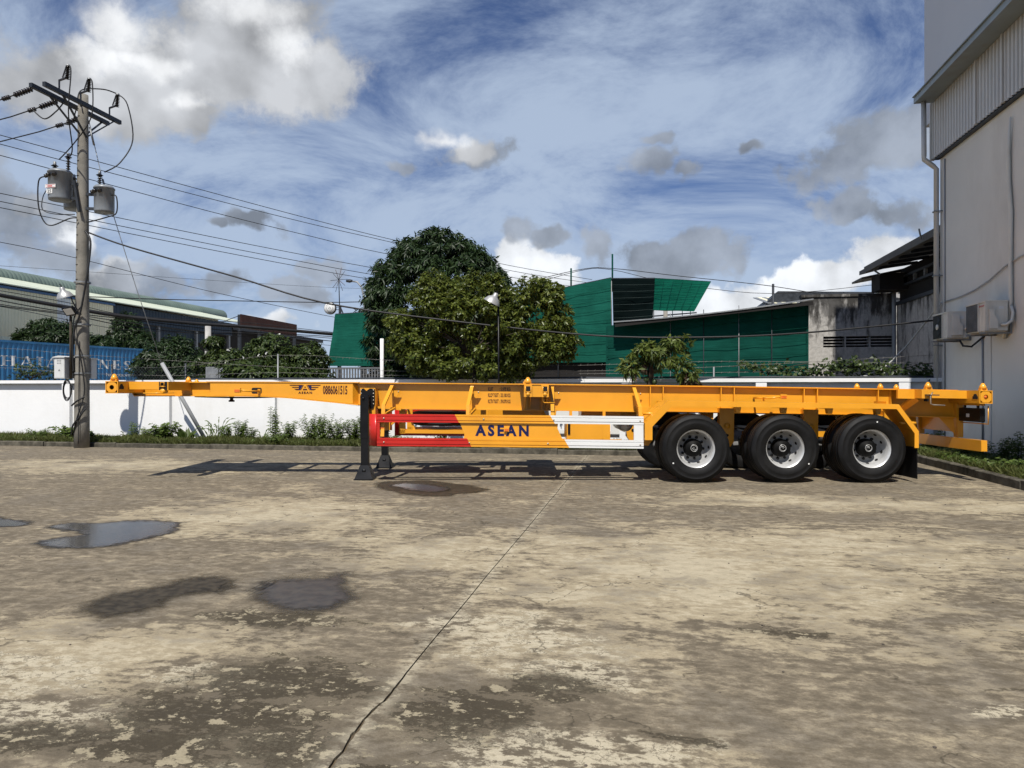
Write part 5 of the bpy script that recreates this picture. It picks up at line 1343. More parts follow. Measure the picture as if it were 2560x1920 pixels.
for s_, nm in zip(strands, ('upper', 'middle', 'lowest')):
    o = cable('barbed_wire', nm + ' strand of barbed wire strung above the white wall', s_, 0.0035, 'barbed', 'barbed wire strands', 'barbed wire')
    brb = MB()
    for a, b in zip(s_, s_[1:]):
        n = int((b[0] - a[0]) / 0.16)
        for q in range(n):
            u = q / n; c = Vector(a).lerp(Vector(b), u)
            brb.bar(c + Vector((-0.01, 0, -0.022)), c + Vector((0.01, 0, 0.022)), 0.004, 0.004)
    tag(brb.build('barbs', M['barbed'], o), kind='stuff')

# ------------------------------------------------------------------ blue shipping container
M['cblue'] = pmat('container_blue', (0.030, 0.155, 0.33), 0.45, 0, 0.18, 1.5, 0, 40, 0.4, stain=(1.2, (0.05, 0.13, 0.24), 0.5))
M['cwhite'] = pmat('container_letters', (0.62, 0.64, 0.64), 0.6, 0, 0.2, 3.0, stain=(3.0, (0.15, 0.24, 0.34), 0.7))
ct = tag(empty('shipping_container', (-33.91, 37.21, 1.38), R(-9.44)), 'blue corrugated shipping container with white lettering behind the wall', 'shipping container')
y0, y1, z0, z1 = -6.1, 6.1, 0.0, 2.59
prof = []; y = y0 + 0.16
while y < y1 - 0.3:
    prof += [(1.20, y), (1.20, y + 0.072), (1.164, y + 0.140), (1.164, y + 0.210)]
    y += 0.278
prof.append((1.20, y))
n = len(prof); mb = MB()
mb.add([(p[0], p[1], 0.16) for p in prof] + [(p[0], p[1], 2.47) for p in prof], [(i, i + 1, n + i + 1, n + i) for i in range(n - 1)])
mb.build('side_panel', M['cblue'], ct)
MB().box(-1.2, 1.215, y0, y1, 2.471, 2.59).build('top_rail', M['cblue'], ct)
MB().box(-1.2, 1.215, y0, y1, 0.0, 0.159).build('bottom_rail', M['cblue'], ct)
for yy in (y0, y1 - 0.16):
    MB().box(1.05, 1.212, yy, yy + 0.16, 0.16, 2.47).build('corner_post', M['cblue'], ct)
MB().box(-1.19, 1.10, y0 + 0.17, y1 - 0.17, 0.17, 2.465).build('body', M['cblue'], ct)
# heavy serif letters
def serif_letter(ch):
    def stem(x, w, z0=0.0, z1=1.0): return [(x, z0), (x + w, z0), (x + w, z1), (x, z1)]
    sf = lambda x0, x1, z: [(x0, z), (x1, z), (x1, z + 0.06), (x0, z + 0.06)]
    if ch == 'I': return 0.42, [stem(0.11, 0.2), sf(0, 0.42, 0), sf(0, 0.42, 0.94)]
    if ch == 'L': return 0.75, [stem(0.11, 0.2), sf(0, 0.72, 0), sf(0, 0.42, 0.94), [(0.66, 0.06), (0.72, 0.06), (0.75, 0.32), (0.70, 0.32)]]
    if ch == 'E': return 0.78, [stem(0.11, 0.2), sf(0, 0.74, 0), sf(0, 0.70, 0.94), sf(0.31, 0.55, 0.48), [(0.68, 0.06), (0.74, 0.06), (0.78, 0.30), (0.73, 0.30)], [(0.65, 0.94), (0.70, 0.94), (0.71, 0.72), (0.67, 0.72)], [(0.5, 0.38), (0.55, 0.38), (0.55, 0.64), (0.5, 0.64)]]
    if ch == 'H': return 1.0, [stem(0.11, 0.2), stem(0.69, 0.2), sf(0, 0.42, 0), sf(0, 0.42, 0.94), sf(0.58, 1.0, 0), sf(0.58, 1.0, 0.94), sf(0.31, 0.69, 0.47)]
    if ch == 'N': return 0.98, [stem(0.14, 0.08), stem(0.78, 0.08), [(0.12, 1.0), (0.36, 1.0), (0.86, 0.0), (0.70, 0.0)], sf(0, 0.36, 0), sf(0, 0.30, 0.94), sf(0.62, 1.0, 0.94)]
    if ch == 'A': return 0.98, [[(0.10, 0.06), (0.18, 0.06), (0.50, 1.0), (0.44, 1.0)], [(0.44, 1.0), (0.56, 1.0), (0.92, 0.06), (0.68, 0.06)], sf(0, 0.30, 0), sf(0.58, 1.0, 0), sf(0.25, 0.70, 0.30)]
    if ch == 'S':
        pts = [(0.60, 0.78, 0.05), (0.52, 0.92, 0.06), (0.36, 0.955, 0.06), (0.18, 0.88, 0.14), (0.14, 0.74, 0.17), (0.26, 0.60, 0.18), (0.44, 0.48, 0.19), (0.56, 0.34, 0.18), (0.55, 0.18, 0.16), (0.40, 0.06, 0.08), (0.22, 0.05, 0.06), (0.10, 0.14, 0.05), (0.06, 0.28, 0.05)]
        out = []
        for (a, b) in zip(pts, pts[1:]):
            out.append([(a[0] - a[2] / 2, a[1] - 0.03), (a[0] + a[2] / 2, a[1] - 0.03), (a[0] + a[2] / 2, a[1] + 0.03), (a[0] - a[2] / 2, a[1] + 0.03)])
            dx, dz = b[0] - a[0], b[1] - a[1]; l = sqrt(dx * dx + dz * dz); nx, nz = -dz / l, dx / l
            out.append([(a[0] + nx * a[2] / 2, a[1] + nz * a[2] / 2), (b[0] + nx * b[2] / 2, b[1] + nz * b[2] / 2), (b[0] - nx * b[2] / 2, b[1] - nz * b[2] / 2), (a[0] - nx * a[2] / 2, a[1] - nz * a[2] / 2)])
        return 0.68, out
cur = 0.0; lay = []
for ch in 'HAIAN LINES':
    if ch == ' ': cur += 0.10; continue
    w, polys = serif_letter(ch); lay.append((cur, polys)); cur += w + 0.16
tot = cur; ya, yb = -4.38, 4.04
def relief_x(y):
    u = ((y - (y0 + 0.16)) % 0.278)
    return 1.20 if u < 0.072 else 1.20 - 0.036 * (u - 0.072) / 0.068 if u < 0.140 else 1.164 if u < 0.210 else 1.164 + 0.036 * (u - 0.210) / 0.068
for off, polys in lay:
    mb = MB()
    for pl in polys:
        # cut each letter stroke into narrow slices that follow the corrugation
        ymin = min(p[0] for p in pl); ymax = max(p[0] for p in pl)
        bm = bmesh.new()
        f = bm.faces.new([bm.verts.new((0, ya + (off + p[0]) / tot * (yb - ya), 1.21 + p[1] * 0.56)) for p in pl])
        a, b = ya + (off + ymin) / tot * (yb - ya), ya + (off + ymax) / tot * (yb - ya)
        k0 = int((a - (y0 + 0.16)) / 0.278)
        for k in range(k0 - 1, k0 + 8):
            for o_ in (0.0, 0.072, 0.140, 0.210):
                yc = y0 + 0.16 + 0.278 * k + o_
                if a < yc < b:
                    bmesh.ops.bisect_plane(bm, geom=bm.verts[:] + bm.edges[:] + bm.faces[:], plane_co=(0, yc, 0), plane_no=(0, 1, 0))
        bm.verts.index_update()
        mb.add([(relief_x(v.co.y) + 0.006, v.co.y, v.co.z) for v in bm.verts], [[v.index for v in f.verts] for f in bm.faces])
        bm.free()
    mb.build('letter', M['cwhite'], ct, fix=False)
mb = MB(); lettering(mb, 'haiants.vn', (1.207, 2.05, 0.775), (0, 1, 0), (0, 0, 1), 1.76, 0.20, 0.01); mb.build('lettering', M['cwhite'], ct)
ch_ = tag(empty('chassis_trailer', (-33.91, 37.21, 0), R(-9.44)), 'dark wheeled chassis trailer under the blue container behind the wall', 'trailer')
MB().box(-0.6, 0.6, -6.0, 6.0, 1.10, 1.378).build('frame', M['steel_dark'], ch_)
for yw in (-4.6, -3.3, 4.4):
    for s in (-1, 1):
        MB().lathe([(1e-4, -0.15), (0.5, -0.15), (0.5, 0.15), (1e-4, 0.15)], (s * 0.95, yw, 0.5 - 0.07), 'x', 24).build('wheel', M['rubber'], ch_)

# ------------------------------------------------------------------ big hall on the left
M['cream'] = pmat('cream_cladding', (0.88, 0.84, 0.60), 0.55, 0.1, 0.06, 0.6, stain=(0.5, (0.78, 0.77, 0.60), 0.5))
M['skylight'] = pmat('translucent_cladding', (0.82, 0.86, 0.84), 0.4, 0, 0.08, 0.8)
M['mintwall'] = pmat('mint_cladding', (0.76, 0.82, 0.68), 0.55, 0.1, 0.06, 0.6)
M['roofgreen'] = pmat('pale_roof', (0.66, 0.71, 0.54), 0.5, 0.1, 0.05, 0.3)
M['ridge'] = pmat('green_ridge', (0.16, 0.21, 0.18), 0.5, 0.1, 0.12, 0.5)
M['navysheet'] = pmat('navy_cladding', (0.020, 0.040, 0.065), 0.6, 0.1, 0.2, 0.4)
M['bluetrim'] = pmat('blue_trim', (0.06, 0.15, 0.33), 0.5, 0.1, 0.1)
hall = tag(empty('factory_hall', (-48, 50, 0)), 'large cream factory hall with pale green roof and rounded dark ridge at the left', 'building')
hall.location = (0, 0, 0)
XH = -42.0
def ribbed(y0, y1, z0, z1, x, mat, name, parent, pitch=0.25):
    prof = []; y = y0 + 0.002
    while y < y1 - 0.002:
        e = min(y + pitch * 0.6, y1 - 0.004)
        prof += [(x, y), (x, e)]
        if e + pitch * 0.15 < y1: prof += [(x + 0.035, e + pitch * 0.1), (x + 0.035, min(e + pitch * 0.3, y1 - 0.003))]
        y += pitch
    n = len(prof); mb = MB()
    mb.add([(p[0], p[1], z0) for p in prof] + [(p[0], p[1], z1) for p in prof], [(i, i + 1, n + i + 1, n + i) for i in range(n - 1)])
    return mb.build(name, mat, parent)
y = 22.0; k = 0
while y < 51.3:
    e = min(y + 1.25, 51.4)
    zsplit = 4.6 if y < 45 else 6.9
    mm = M['skylight'] if k % 6 == 1 else M['cream']
    ribbed(y, e, 6.9, 8.10, XH, mm, 'wall_sheet', hall)
    ribbed(y, e, 4.9, 6.895, XH, M['cream'] if k % 7 != 5 else M['skylight'], 'wall_sheet', hall)
    ribbed(y, e, 0.0, 4.895, XH, M['mintwall'] if y < 46 else M['cream'], 'wall_sheet', hall)
    y = e; k += 1
MB().box(XH - 0.2, XH - 0.06, 22, 51.4, 0, 8.1).build('wall_core', M['cream'], hall)
MB().box(XH - 0.10, XH + 0.10, 28.0, 51.5, 8.11, 8.28).build('blue_trim', M['bluetrim'], hall)
lv = MB().box(XH + 0.04, XH + 0.09, 37.5, 40.8, 6.15, 7.25).build('louvre_frame', M['dark'], hall)
for q in range(6):
    for (a, b) in ((37.6, 39.1), (39.25, 40.7)):
        MB().box(XH + 0.091, XH + 0.16, a, b, 6.22 + 0.17 * q, 6.32 + 0.17 * q).build('louvre_slat', M['galv'], lv)
# roof slope, ridge monitor
rf = MB(); rf.prism([(XH + 0.35, 8.32), (XH + 0.35, 8.40), (-52.0, 10.62), (-52.0, 10.5)], 'y', 22.0, 78.0)
rf.build('roof', M['roofgreen'], hall)
rg = MB(); n = 10
y = 22.0
while y < 83:
    rg.lathe([(0.86, 0.0), (0.92, 0.12), (0.92, 0.30), (0.86, 0.42)], (-52.6, y, 10.52), 'y', 14, True, -0.25, pi + 0.25); y += 0.42
rg.build('ridge_vent', M['ridge'], hall)
MB().box(-53.2, -51.80, 22, 83.4, 10.20, 10.45).build('ridge_gap_shade', M['dark'], hall)  # dark strip painted in for the shade below the ridge vent
MB().box(-66, -52.8, 22, 83, 0, 10.3).build('far_half', M['cream'], hall)
# open bay with navy fascia
ribbed(51.5, 68.5, 6.95, 8.22, XH, M['navysheet'], 'fascia_sheet', hall, 0.4)
ribbed(54.5, 66.0, 5.9, 6.94, XH - 0.3, M['navysheet'], 'fascia_sheet', hall, 0.4)
MB().box(-51.8, XH - 0.6, 51.6, 90.0, 0, 8.0).build('bay_shade', M['dark'], hall)  # solid dark block stands for the shade inside the bay
for y in (51.45, 57.0, 62.5, 68.0, 74.0):
    MB().box(XH - 0.3, XH - 0.05, y, y + 0.25, 0, 8.1).build('column', M['galv'], hall)
MB().box(XH - 0.5, XH + 0.1, 68.5, 90.0, 7.6, 8.0).build('rear_beam', M['steel_dark'], hall)
M['rust'] = pmat('rusty_board', (0.075, 0.032, 0.024), 0.8, 0, 0.2, 0.8, 0.2, 10, 0.3, stain=(0.6, (0.14, 0.07, 0.045), 0.6))
rb_ = tag(empty('billboard', (-34.2, 62.3, 0)), 'long rusty brown blank billboard on struts above the hedge', 'billboard')
for q in range(8):
    MB().box(-0.1, 0.0, -5.12 + q * 1.28, -5.12 + (q + 1) * 1.28 - 0.015, 6.7, 7.88).build('board_panel', M['rust'], rb_)
for y in (-5.0, -1.7, 1.7, 5.0):
    MB().box(-0.35, -0.11, y - 0.1, y + 0.1, 0, 7.85).build('post', M['steel_dark'], rb_)
for z in (7.8, 7.05):
    MB().bar((-0.05, -5.1, z), (-0.1, -8.9, 6.6), 0.05, 0.05).build('strut', M['steel_dark'], rb_)

# ------------------------------------------------------------------ green shade nets and shed behind the wall
def net_mat(name, c, trans=0.35, lines=0.0):
    m = bpy.data.materials.new(name); m.use_nodes = True
    nt = m.node_tree; t = NT(nt); b = nt.nodes['Principled BSDF']; out = nt.nodes['Material Output']
    P = t.n('ShaderNodeTexCoord').outputs['Object']
    n = t.noise(P, 1.2, 5, 0.6); n2 = t.noise(t.mapv(P, (0.6, 1, 7)), 2.0, 5, 0.6)
    cc = t.mix(t.ss(n, 0.3, 0.7), tuple(q * 0.8 for q in c), tuple(q * 1.15 for q in c))
    cc = t.mix(t.m('MULTIPLY', t.ss(n2, 0.5, 0.7), 0.3), cc, tuple(q * 0.6 for q in c))
    t.put(b.inputs['Base Color'], cc); b.inputs['Roughness'].default_value = 0.85; b.inputs['Specular IOR Level'].default_value = 0.05
    tr = t.n('ShaderNodeBsdfTranslucent'); t.put(tr.inputs[0], cc)
    mx = t.n('ShaderNodeMixShader'); mx.inputs[0].default_value = trans
    nt.links.new(b.outputs[0], mx.inputs[1]); nt.links.new(tr.outputs[0], mx.inputs[2]); nt.links.new(mx.outputs[0], out.inputs[0])
    bn = t.n('ShaderNodeBump'); bn.inputs['Strength'].default_value = 0.4; bn.inputs['Distance'].default_value = 0.05
    t.put(bn.inputs['Height'], n2); nt.links.new(bn.outputs[0], b.inputs['Normal'])
    return m
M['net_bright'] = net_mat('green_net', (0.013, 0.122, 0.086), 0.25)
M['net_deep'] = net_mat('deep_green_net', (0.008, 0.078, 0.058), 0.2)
M['net_black'] = net_mat('black_net', (0.002, 0.006, 0.006), 0.05)
M['net_backlit'] = net_mat('backlit_green_net', (0.009, 0.160, 0.100), 0.5)  # brighter green carries the light shining through the canopy
def net_sheet(q, mat, name, parent, nx=26, nz=14, amp=0.03, seed=0.0):
    """cloth between four corners: lower-left, lower-right, upper-right, upper-left"""
    a, b, c, d = [Vector(p) for p in q]
    mb = MB(); mb.smooth = True
    for j in range(nz + 1):
        for i in range(nx + 1):
            u, v = i / nx, j / nz
            p = a.lerp(b, u).lerp(d.lerp(c, u), v)
            w = mnoise.noise(Vector((p.x * 0.9 + seed, p.z * 1.6, seed))) * amp * 2 + mnoise.noise(Vector((p.x * 3 + seed, p.z * 6, seed))) * amp * 0.5
            p = p + Vector((0, w, 0.012 * mnoise.noise(Vector((p.x * 2, 0, seed))) if v in (0, 1) else 0))
            mb.v.append(tuple(p))
    for j in range(nz):
        for i in range(nx):
            k = j * (nx + 1) + i
            mb.f.append([k, k + 1, k + nx + 2, k + nx + 1]); mb.mi.append(0); mb.sm.append(True)
    return mb.build(name, mat, parent, fix=False)
def seams(parent, q, n, mat, r=0.008, off=-0.05, horiz=True):
    a, b, c, d = [Vector(p) + Vector((0, off, 0)) for p in q]
    for k in range(1, n):
        u = k / n
        p0, p1 = (a.lerp(d, u), b.lerp(c, u)) if horiz else (a.lerp(b, u), d.lerp(c, u))
        MB().tube([p0, p0.lerp(p1, 0.5) + Vector((0, 0, -0.01)), p1], r, 4).build('seam' if horiz else 'net_pole', mat, parent)

n1 = tag(empty('shade_net', (-9.4, 23, 0)), 'small green shade net left of the dark mango tree above grey railings', 'shade net', 'green shade nets'); n1.location = (0, 0, 0)
q1 = ((-10.52, 23, 2.12), (-8.3, 23, 2.10), (-8.3, 23, 3.95), (-10.28, 23, 3.87))
net_sheet(q1, M['net_bright'], 'net', n1, seed=1.0)
MB().bar((-10.28, 23.05, 3.88), (-8.3, 23.05, 3.96), 0.04, 0.04).build('frame_bar', M['steel_dark'], n1)
for p, q in (((-10.2, 23.1, 0), (-10.2, 23.1, 3.85)), ((-9.35, 23.1, 0), (-9.35, 23.1, 3.9)), ((-8.35, 23.1, 0), (-8.35, 23.1, 3.93)), ((-10.2, 23.1, 3.85), (-9.4, 23.1, 2.4))):
    MB().bar(p, q, 0.05, 0.05).build('post', M['steel_dark'], n1)
rl = tag(empty('railing', (-9.4, 22.5, 0)), 'grey vertical bar railing below the small green net', 'railing'); rl.location = (0, 0, 0)
M['railgrey'] = pmat('grey_railing', (0.16, 0.165, 0.17), 0.5, 0.2, 0.1)
for k in range(19):
    x = -10.25 + 0.098 * k
    MB().box(x, x + 0.045, 22.5, 22.53, 0.6, 2.0).build('bar', M['railgrey'], rl)
for z in (0.55, 2.0):
    MB().box(-10.4, -8.40, 22.49, 22.54, z, z + 0.05).build('rail', M['railgrey'], rl)
for x in (-10.42, -8.42):
    MB().box(x, x + 0.06, 22.48, 22.55, 0, 2.08).build('post', M['railgrey'], rl)
tag(MB().tube([(-8.23, 22, 0), (-8.23, 22, 2.95)], 0.06, 12).build('white_post', M['paper']), 'white round post at the right end of the grey railing', 'post')

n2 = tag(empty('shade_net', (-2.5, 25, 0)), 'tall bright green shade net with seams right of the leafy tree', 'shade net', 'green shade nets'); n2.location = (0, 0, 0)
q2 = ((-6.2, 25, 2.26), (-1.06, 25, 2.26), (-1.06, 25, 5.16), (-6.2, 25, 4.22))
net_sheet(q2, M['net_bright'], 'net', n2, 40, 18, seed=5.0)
seams(n2, q2, 8, M['net_deep'], 0.007)
for p, q in (((-6.2, 25.08, 4.22), (-1.06, 25.08, 5.17)), ((-4.4, 25.1, 4.4), (-2.9, 25.1, 4.78)), ((-2.9, 25.1, 4.3), (-1.2, 25.1, 5.0))):
    MB().bar(p, q, 0.05, 0.05).build('frame_bar', M['steel_dark'], n2)
for x in (-6.1, -4.5, -2.9, -1.1):
    MB().tube([(x, 25.1, 0), (x, 25.1, 4.2 + (x + 6.2) * 0.18)], 0.03, 8).build('post', M['steel_dark'], n2)
for x, z in ((-2.45, 5.55), (-1.02, 6.0)):
    MB().tube([(x, 25.1, 4.7), (x, 25.1, z)], 0.03, 8).build('mast', M['net_deep'], n2)
n4 = tag(empty('shade_net', (-0.35, 25, 0)), 'black square net sheet hung at the roof top between two green nets', 'shade net', 'green shade nets'); n4.location = (0, 0, 0)
q4 = ((-0.98, 24.95, 3.30), (0.33, 24.95, 3.40), (0.42, 24.95, 5.09), (-1.02, 24.95, 5.13))
net_sheet(q4, M['net_black'], 'net', n4, 20, 16, 0.05, 9.0)
M['cord'] = pmat('net_cord', (0.03, 0.05, 0.045), 0.7)
seams(n4, q4, 8, M['cord'], 0.005, -0.09)
MB().bar((-1.06, 25.02, 5.14), (0.42, 25.02, 5.11), 0.04, 0.04).build('frame_bar', M['steel_dark'], n4)
for x in (-1.05, 0.38):
    MB().tube([(x, 25.05, 3.0), (x, 25.05, 5.12)], 0.016, 8).build('post', M['galv'], n4)
n5 = tag(empty('shade_net', (1.3, 25.3, 0)), 'backlit green hanging net canopy with slanted right edge against the sky', 'shade net', 'green shade nets'); n5.location = (0, 0, 0)
q5 = ((0.34, 25.0, 4.02), (1.72, 25.0, 3.95), (2.32, 25.6, 5.02), (0.40, 25.0, 5.10))
net_sheet(q5, M['net_backlit'], 'net', n5, 24, 14, 0.04, 13.0)
seams(n5, q5, 9, M['net_deep'], 0.006, -0.06)
seams(n5, q5, 6, M['net_deep'], 0.006, -0.06, False)
MB().bar((0.40, 25.03, 5.11), (2.32, 25.63, 5.03), 0.03, 0.03).build('frame_bar', M['net_deep'], n5)
for x, z in ((1.02, 4.3), (1.35, 4.9), (1.62, 5.0)):
    MB().tube([(x, 25.4, 3.0), (x, 25.4, z)], 0.015, 6).build('post', M['galv'], n5)
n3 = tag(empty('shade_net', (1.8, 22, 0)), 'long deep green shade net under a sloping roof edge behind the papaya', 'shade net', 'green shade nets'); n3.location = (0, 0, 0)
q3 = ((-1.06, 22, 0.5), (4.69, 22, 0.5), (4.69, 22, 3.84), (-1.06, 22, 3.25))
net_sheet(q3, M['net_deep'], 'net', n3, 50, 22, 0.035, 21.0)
seams(n3, q3, 9, M['net_deep'], 0.008, -0.06)
for x, m in ((0.82, 'galv'), (1.78, 'steel_dark'), (2.78, 'galv'), (3.7, 'steel_dark')):
    MB().tube([(x, 21.93, 0), (x, 21.93, 3.4 + 0.1 * (x + 1))], 0.012, 6).build('net_pole', M[m], n3)
for x in (-1.06, 4.69):
    MB().box(x - 0.03, x + 0.03, 21.97, 22.05, 0, 3.2 if x < 0 else 3.85).build('post', M['net_deep'], n3)
shed = tag(empty('tin_shed', (1.8, 26, 0)), 'low dark shed with a thin sloping tin roof above the deep green net', 'shed'); shed.location = (0, 0, 0)
rf = MB()
N_ = 20; vs = []
for i in range(N_ + 1):
    u = i / N_; x = -0.85 + 5.6 * u; z = 3.30 + 0.28 * u + 0.27 * u * u
    vs += [(x, 21.5, z), (x, 21.5, z + 0.035), (x, 26.5, z + 0.5), (x, 26.5, z + 0.46)]
fs = [(0, 1, 2, 3), tuple(N_ * 4 + q for q in (3, 2, 1, 0))]
for i in range(N_):
    fs += [(i * 4 + q, i * 4 + (q + 1) % 4, (i + 1) * 4 + (q + 1) % 4, (i + 1) * 4 + q) for q in range(4)]
rf.add(vs, fs); rf.build('roof', M['galv'], shed)
MB().bar((-0.8, 21.56, 3.22), (4.75, 21.56, 3.76), 0.06, 0.10).build('eave_beam', M['dark'], shed)  # beam blackened to carry the shade under the roof overhang
MB().box(-7.0, 4.6, 25.6, 32.0, 0.0, 3.1).build('interior_shade', M['dark'], shed)  # solid near-black block stands for the unlit inside of the shed
MB().box(-7.0, -1.1, 25.2, 25.3, 0.0, 2.24).build('opening_shade', M['dark'], shed)  # dark sheet painted in for shade in the opening below the net
# small gable roof peeping over
gb = tag(empty('gable_roof_house', (5.4, 33, 0)), 'small house with a pale striped gable roof behind the green net', 'house'); gb.location = (0, 0, 0)
MB().prism([(5.2, 4.9), (6.0, 5.75), (10.5, 5.6), (10.5, 4.9)], 'y', 34.0, 40.0).build('wall', M['steel_dark'], gb)
MB().box(5.25, 10.4, 34.1, 39.9, 0.0, 4.9).build('base', M['cream'], gb)
k = 0; x = 5.5
while x < 10.4:
    MB().prism([(33.6, 5.15), (33.6, 5.18), (38.0, 5.98), (38.0, 5.95)], 'x', x, x + 0.2).build('roof_sheet', M['cream'] if k % 2 else M['galv'], gb); x += 0.205; k += 1
tag(MB().tube([(5.36, 31.46, 0), (5.36, 31.46, 5.72)], 0.05, 8).build('small_pole', M['steel_dark']), 'thin dark pole rising behind the right end of the green net', 'pole')
fp = tag(empty('street_pole', (0.35, 34, 0)), 'distant concrete pole with crossarm seen under the net canopy', 'utility pole')
MB().tube([(0.7, 0, 0), (0.7, 0, 5.15)], 0.10, 10).build('shaft', M['wood_grey'], fp)
MB().bar((0.1, 0, 4.72), (2.1, 0, 4.85), 0.05, 0.06).build('crossarm', M['steel_dark'], fp)

# ------------------------------------------------------------------ stained old building on the right
def stained_mat():
    m = bpy.data.materials.new('stained_render'); m.use_nodes = True
    nt = m.node_tree; t = NT(nt); b = nt.nodes['Principled BSDF']
    P = t.n('ShaderNodeTexCoord').outputs['Object']; x, y, z = t.sep(P)
    n = t.noise(t.mapv(P, (1.0, 1.0, 0.22)), 3.2, 10, 0.7); n2 = t.noise(P, 1.4, 8, 0.68); n3 = t.noise(P, 9.0, 8, 0.7)
    cc = t.mix(t.ss(n3, 0.35, 0.65), (0.40, 0.385, 0.36), (0.52, 0.50, 0.47))
    top = t.ss(z, 3.0, 4.3, 0.0, 0.22)
    cc = t.mix(t.ss(t.m('ADD', n, top), 0.52, 0.70), cc, (0.045, 0.042, 0.038))
    cc = t.mix(t.m('MULTIPLY', t.ss(n2, 0.52, 0.66), 0.7), cc, (0.11, 0.105, 0.10))
    t.put(b.inputs['Base Color'], cc); b.inputs['Roughness'].default_value = 0.95
    bn = t.n('ShaderNodeBump'); bn.inputs['Strength'].default_value = 0.5; bn.inputs['Distance'].default_value = 0.02
    t.put(bn.inputs['Height'], n3); nt.links.new(bn.outputs[0], b.inputs['Normal'])
    return m
M['stained'] = stained_mat()
M['oldsheet'] = pmat('old_roof_sheet', (0.10, 0.092, 0.078), 0.7, 0.1, 0.3, 1.5, stain=(1.0, (0.05, 0.04, 0.03), 0.6))
old = tag(empty('old_building', (7, 24, 0)), 'old concrete building with black weather stains, louvre slots and wide dark eaves', 'building'); old.location = (0, 0, 0)
def ob(x0, x1, y0, y1, z0, z1, nm='wall', m='stained'): return MB().box(x0, x1, y0, y1, z0, z1).build(nm, M[m], old)
ob(4.95, 7.70, 24.0, 24.25, 0.0, 2.64); ob(4.95, 7.70, 24.0, 24.25, 2.98, 4.22)
ob(4.95, 5.59, 24.0, 24.25, 2.641, 2.979); ob(6.22, 6.26, 24.0, 24.25, 2.641, 2.979, 'mullion'); ob(6.93, 6.98, 24.0, 24.25, 2.641, 2.979, 'mullion')
ob(5.591, 7.70, 24.24, 24.30, 2.60, 3.02, 'recess_shade', 'dark')  # dark backing paints the shade inside the louvre slots
for k in range(3):
    for a, b in ((5.592, 6.218), (6.262, 6.928), (6.982, 7.69)):
        ob(a, b, 24.05, 24.13, 2.70 + 0.095 * k, 2.728 + 0.095 * k, 'louvre_slat')
ob(4.93, 7.70, 23.96, 24.29, 4.221, 4.30, 'parapet')
# side wall towards the yard with beams
ob(7.72, 7.95, 16.3, 23.95, 0.0, 3.9, 'side_wall', 'stained')
ob(7.80, 7.95, 16.3, 23.95, 3.91, 4.75, 'eave_shade', 'dark')  # near-black band stands for the shade under the roof
ob(7.66, 7.78, 16.3, 23.95, 3.90, 4.00, 'beam', 'steel_dark'); ob(7.66, 7.78, 16.3, 23.95, 4.40, 4.47, 'beam', 'steel_dark'); ob(7.66, 7.78, 16.3, 23.95, 4.66, 4.73, 'beam', 'steel_dark')
for q in range(9):
    ob(7.67, 7.76, 16.8 + 0.8 * q, 16.87 + 0.8 * q, 4.471, 4.659, 'mullion', 'galv')
MB().tube([(7.62, 23.9, 0), (7.62, 23.9, 4.6)], 0.06, 10).build('drainpipe', M['pipe_grey'], old)
ob(7.0, 7.9, 23.2, 23.99, 4.31, 4.80, 'tower', 'dark')
er = MB(); er.prism([(6.62, 4.86), (6.62, 4.98), (9.6, 5.75), (9.6, 5.62)], 'y', 15.9, 23.9); er.build('roof', M['oldsheet'], old)
ob(7.81, 9.5, 16.3, 23.9, 3.9, 5.0, 'inner_shade', 'dark')  # dark block put in as the shade behind the beams
er = MB(); er.prism([(6.70, 4.74), (6.70, 4.80), (8.2, 5.1), (8.2, 5.0)], 'y', 23.91, 25.0); er.build('lower_roof', M['oldsheet'], old)
MB().box(6.56, 6.68, 15.9, 23.2, 4.82, 5.00).build('roof_gutter', M['oldsheet'], old)
MB().bar((6.62, 22.5, 4.80), (6.80, 22.5, 4.66), 0.05, 0.04).build('gutter_strap', M['galv'], old)
for q in range(8):
    MB().bar((6.70, 16.4 + 0.85 * q, 4.82), (7.75, 16.4 + 0.85 * q, 4.96), 0.06, 0.08).build('rafter', M['steel_dark'], old)
MB().tube([(6.5, 18.5, 4.86), (6.45, 18.5, 5.1), (6.45, 18.5, 5.12)], 0.02, 6).build('roof_pin', M['galv'], old)
MB().tube([(7.35, 19.2, 3.95), (7.1, 18.9, 4.28), (6.95, 18.7, 4.20), (6.98, 18.6, 3.95), (7.2, 18.2, 3.80), (7.6, 18.0, 3.6)], 0.018, 6).build('loose_wire', M['cable_grey'], old)
tk = tag(empty('water_tank', (9.35, 30.0, 4.95)), 'shiny steel water tank half hidden behind the stained building', 'water tank')
MB().lathe([(1e-4, 0), (0.20, 0.02), (0.30, 0.10), (0.32, 0.15), (0.32, 0.45), (0.305, 0.47), (0.32, 0.49), (0.32, 0.75), (0.305, 0.77), (0.32, 0.79), (0.32, 1.1), (0.2, 1.2), (1e-4, 1.22)], (-0.5, 0, 0.1), 'x', 28).build('tank_shell', pmat('bright_steel', (0.7, 0.7, 0.7), 0.15, 1.0, 0.05), tk)
MB().box(-0.4, 0.6, -0.25, 0.25, -0.6, -0.18).build('stand', M['steel_dark'], tk)
MB().box(-0.5, 3.5, -2.0, 4.0, -4.95, -0.61).build('plinth', M['stained'], tk)

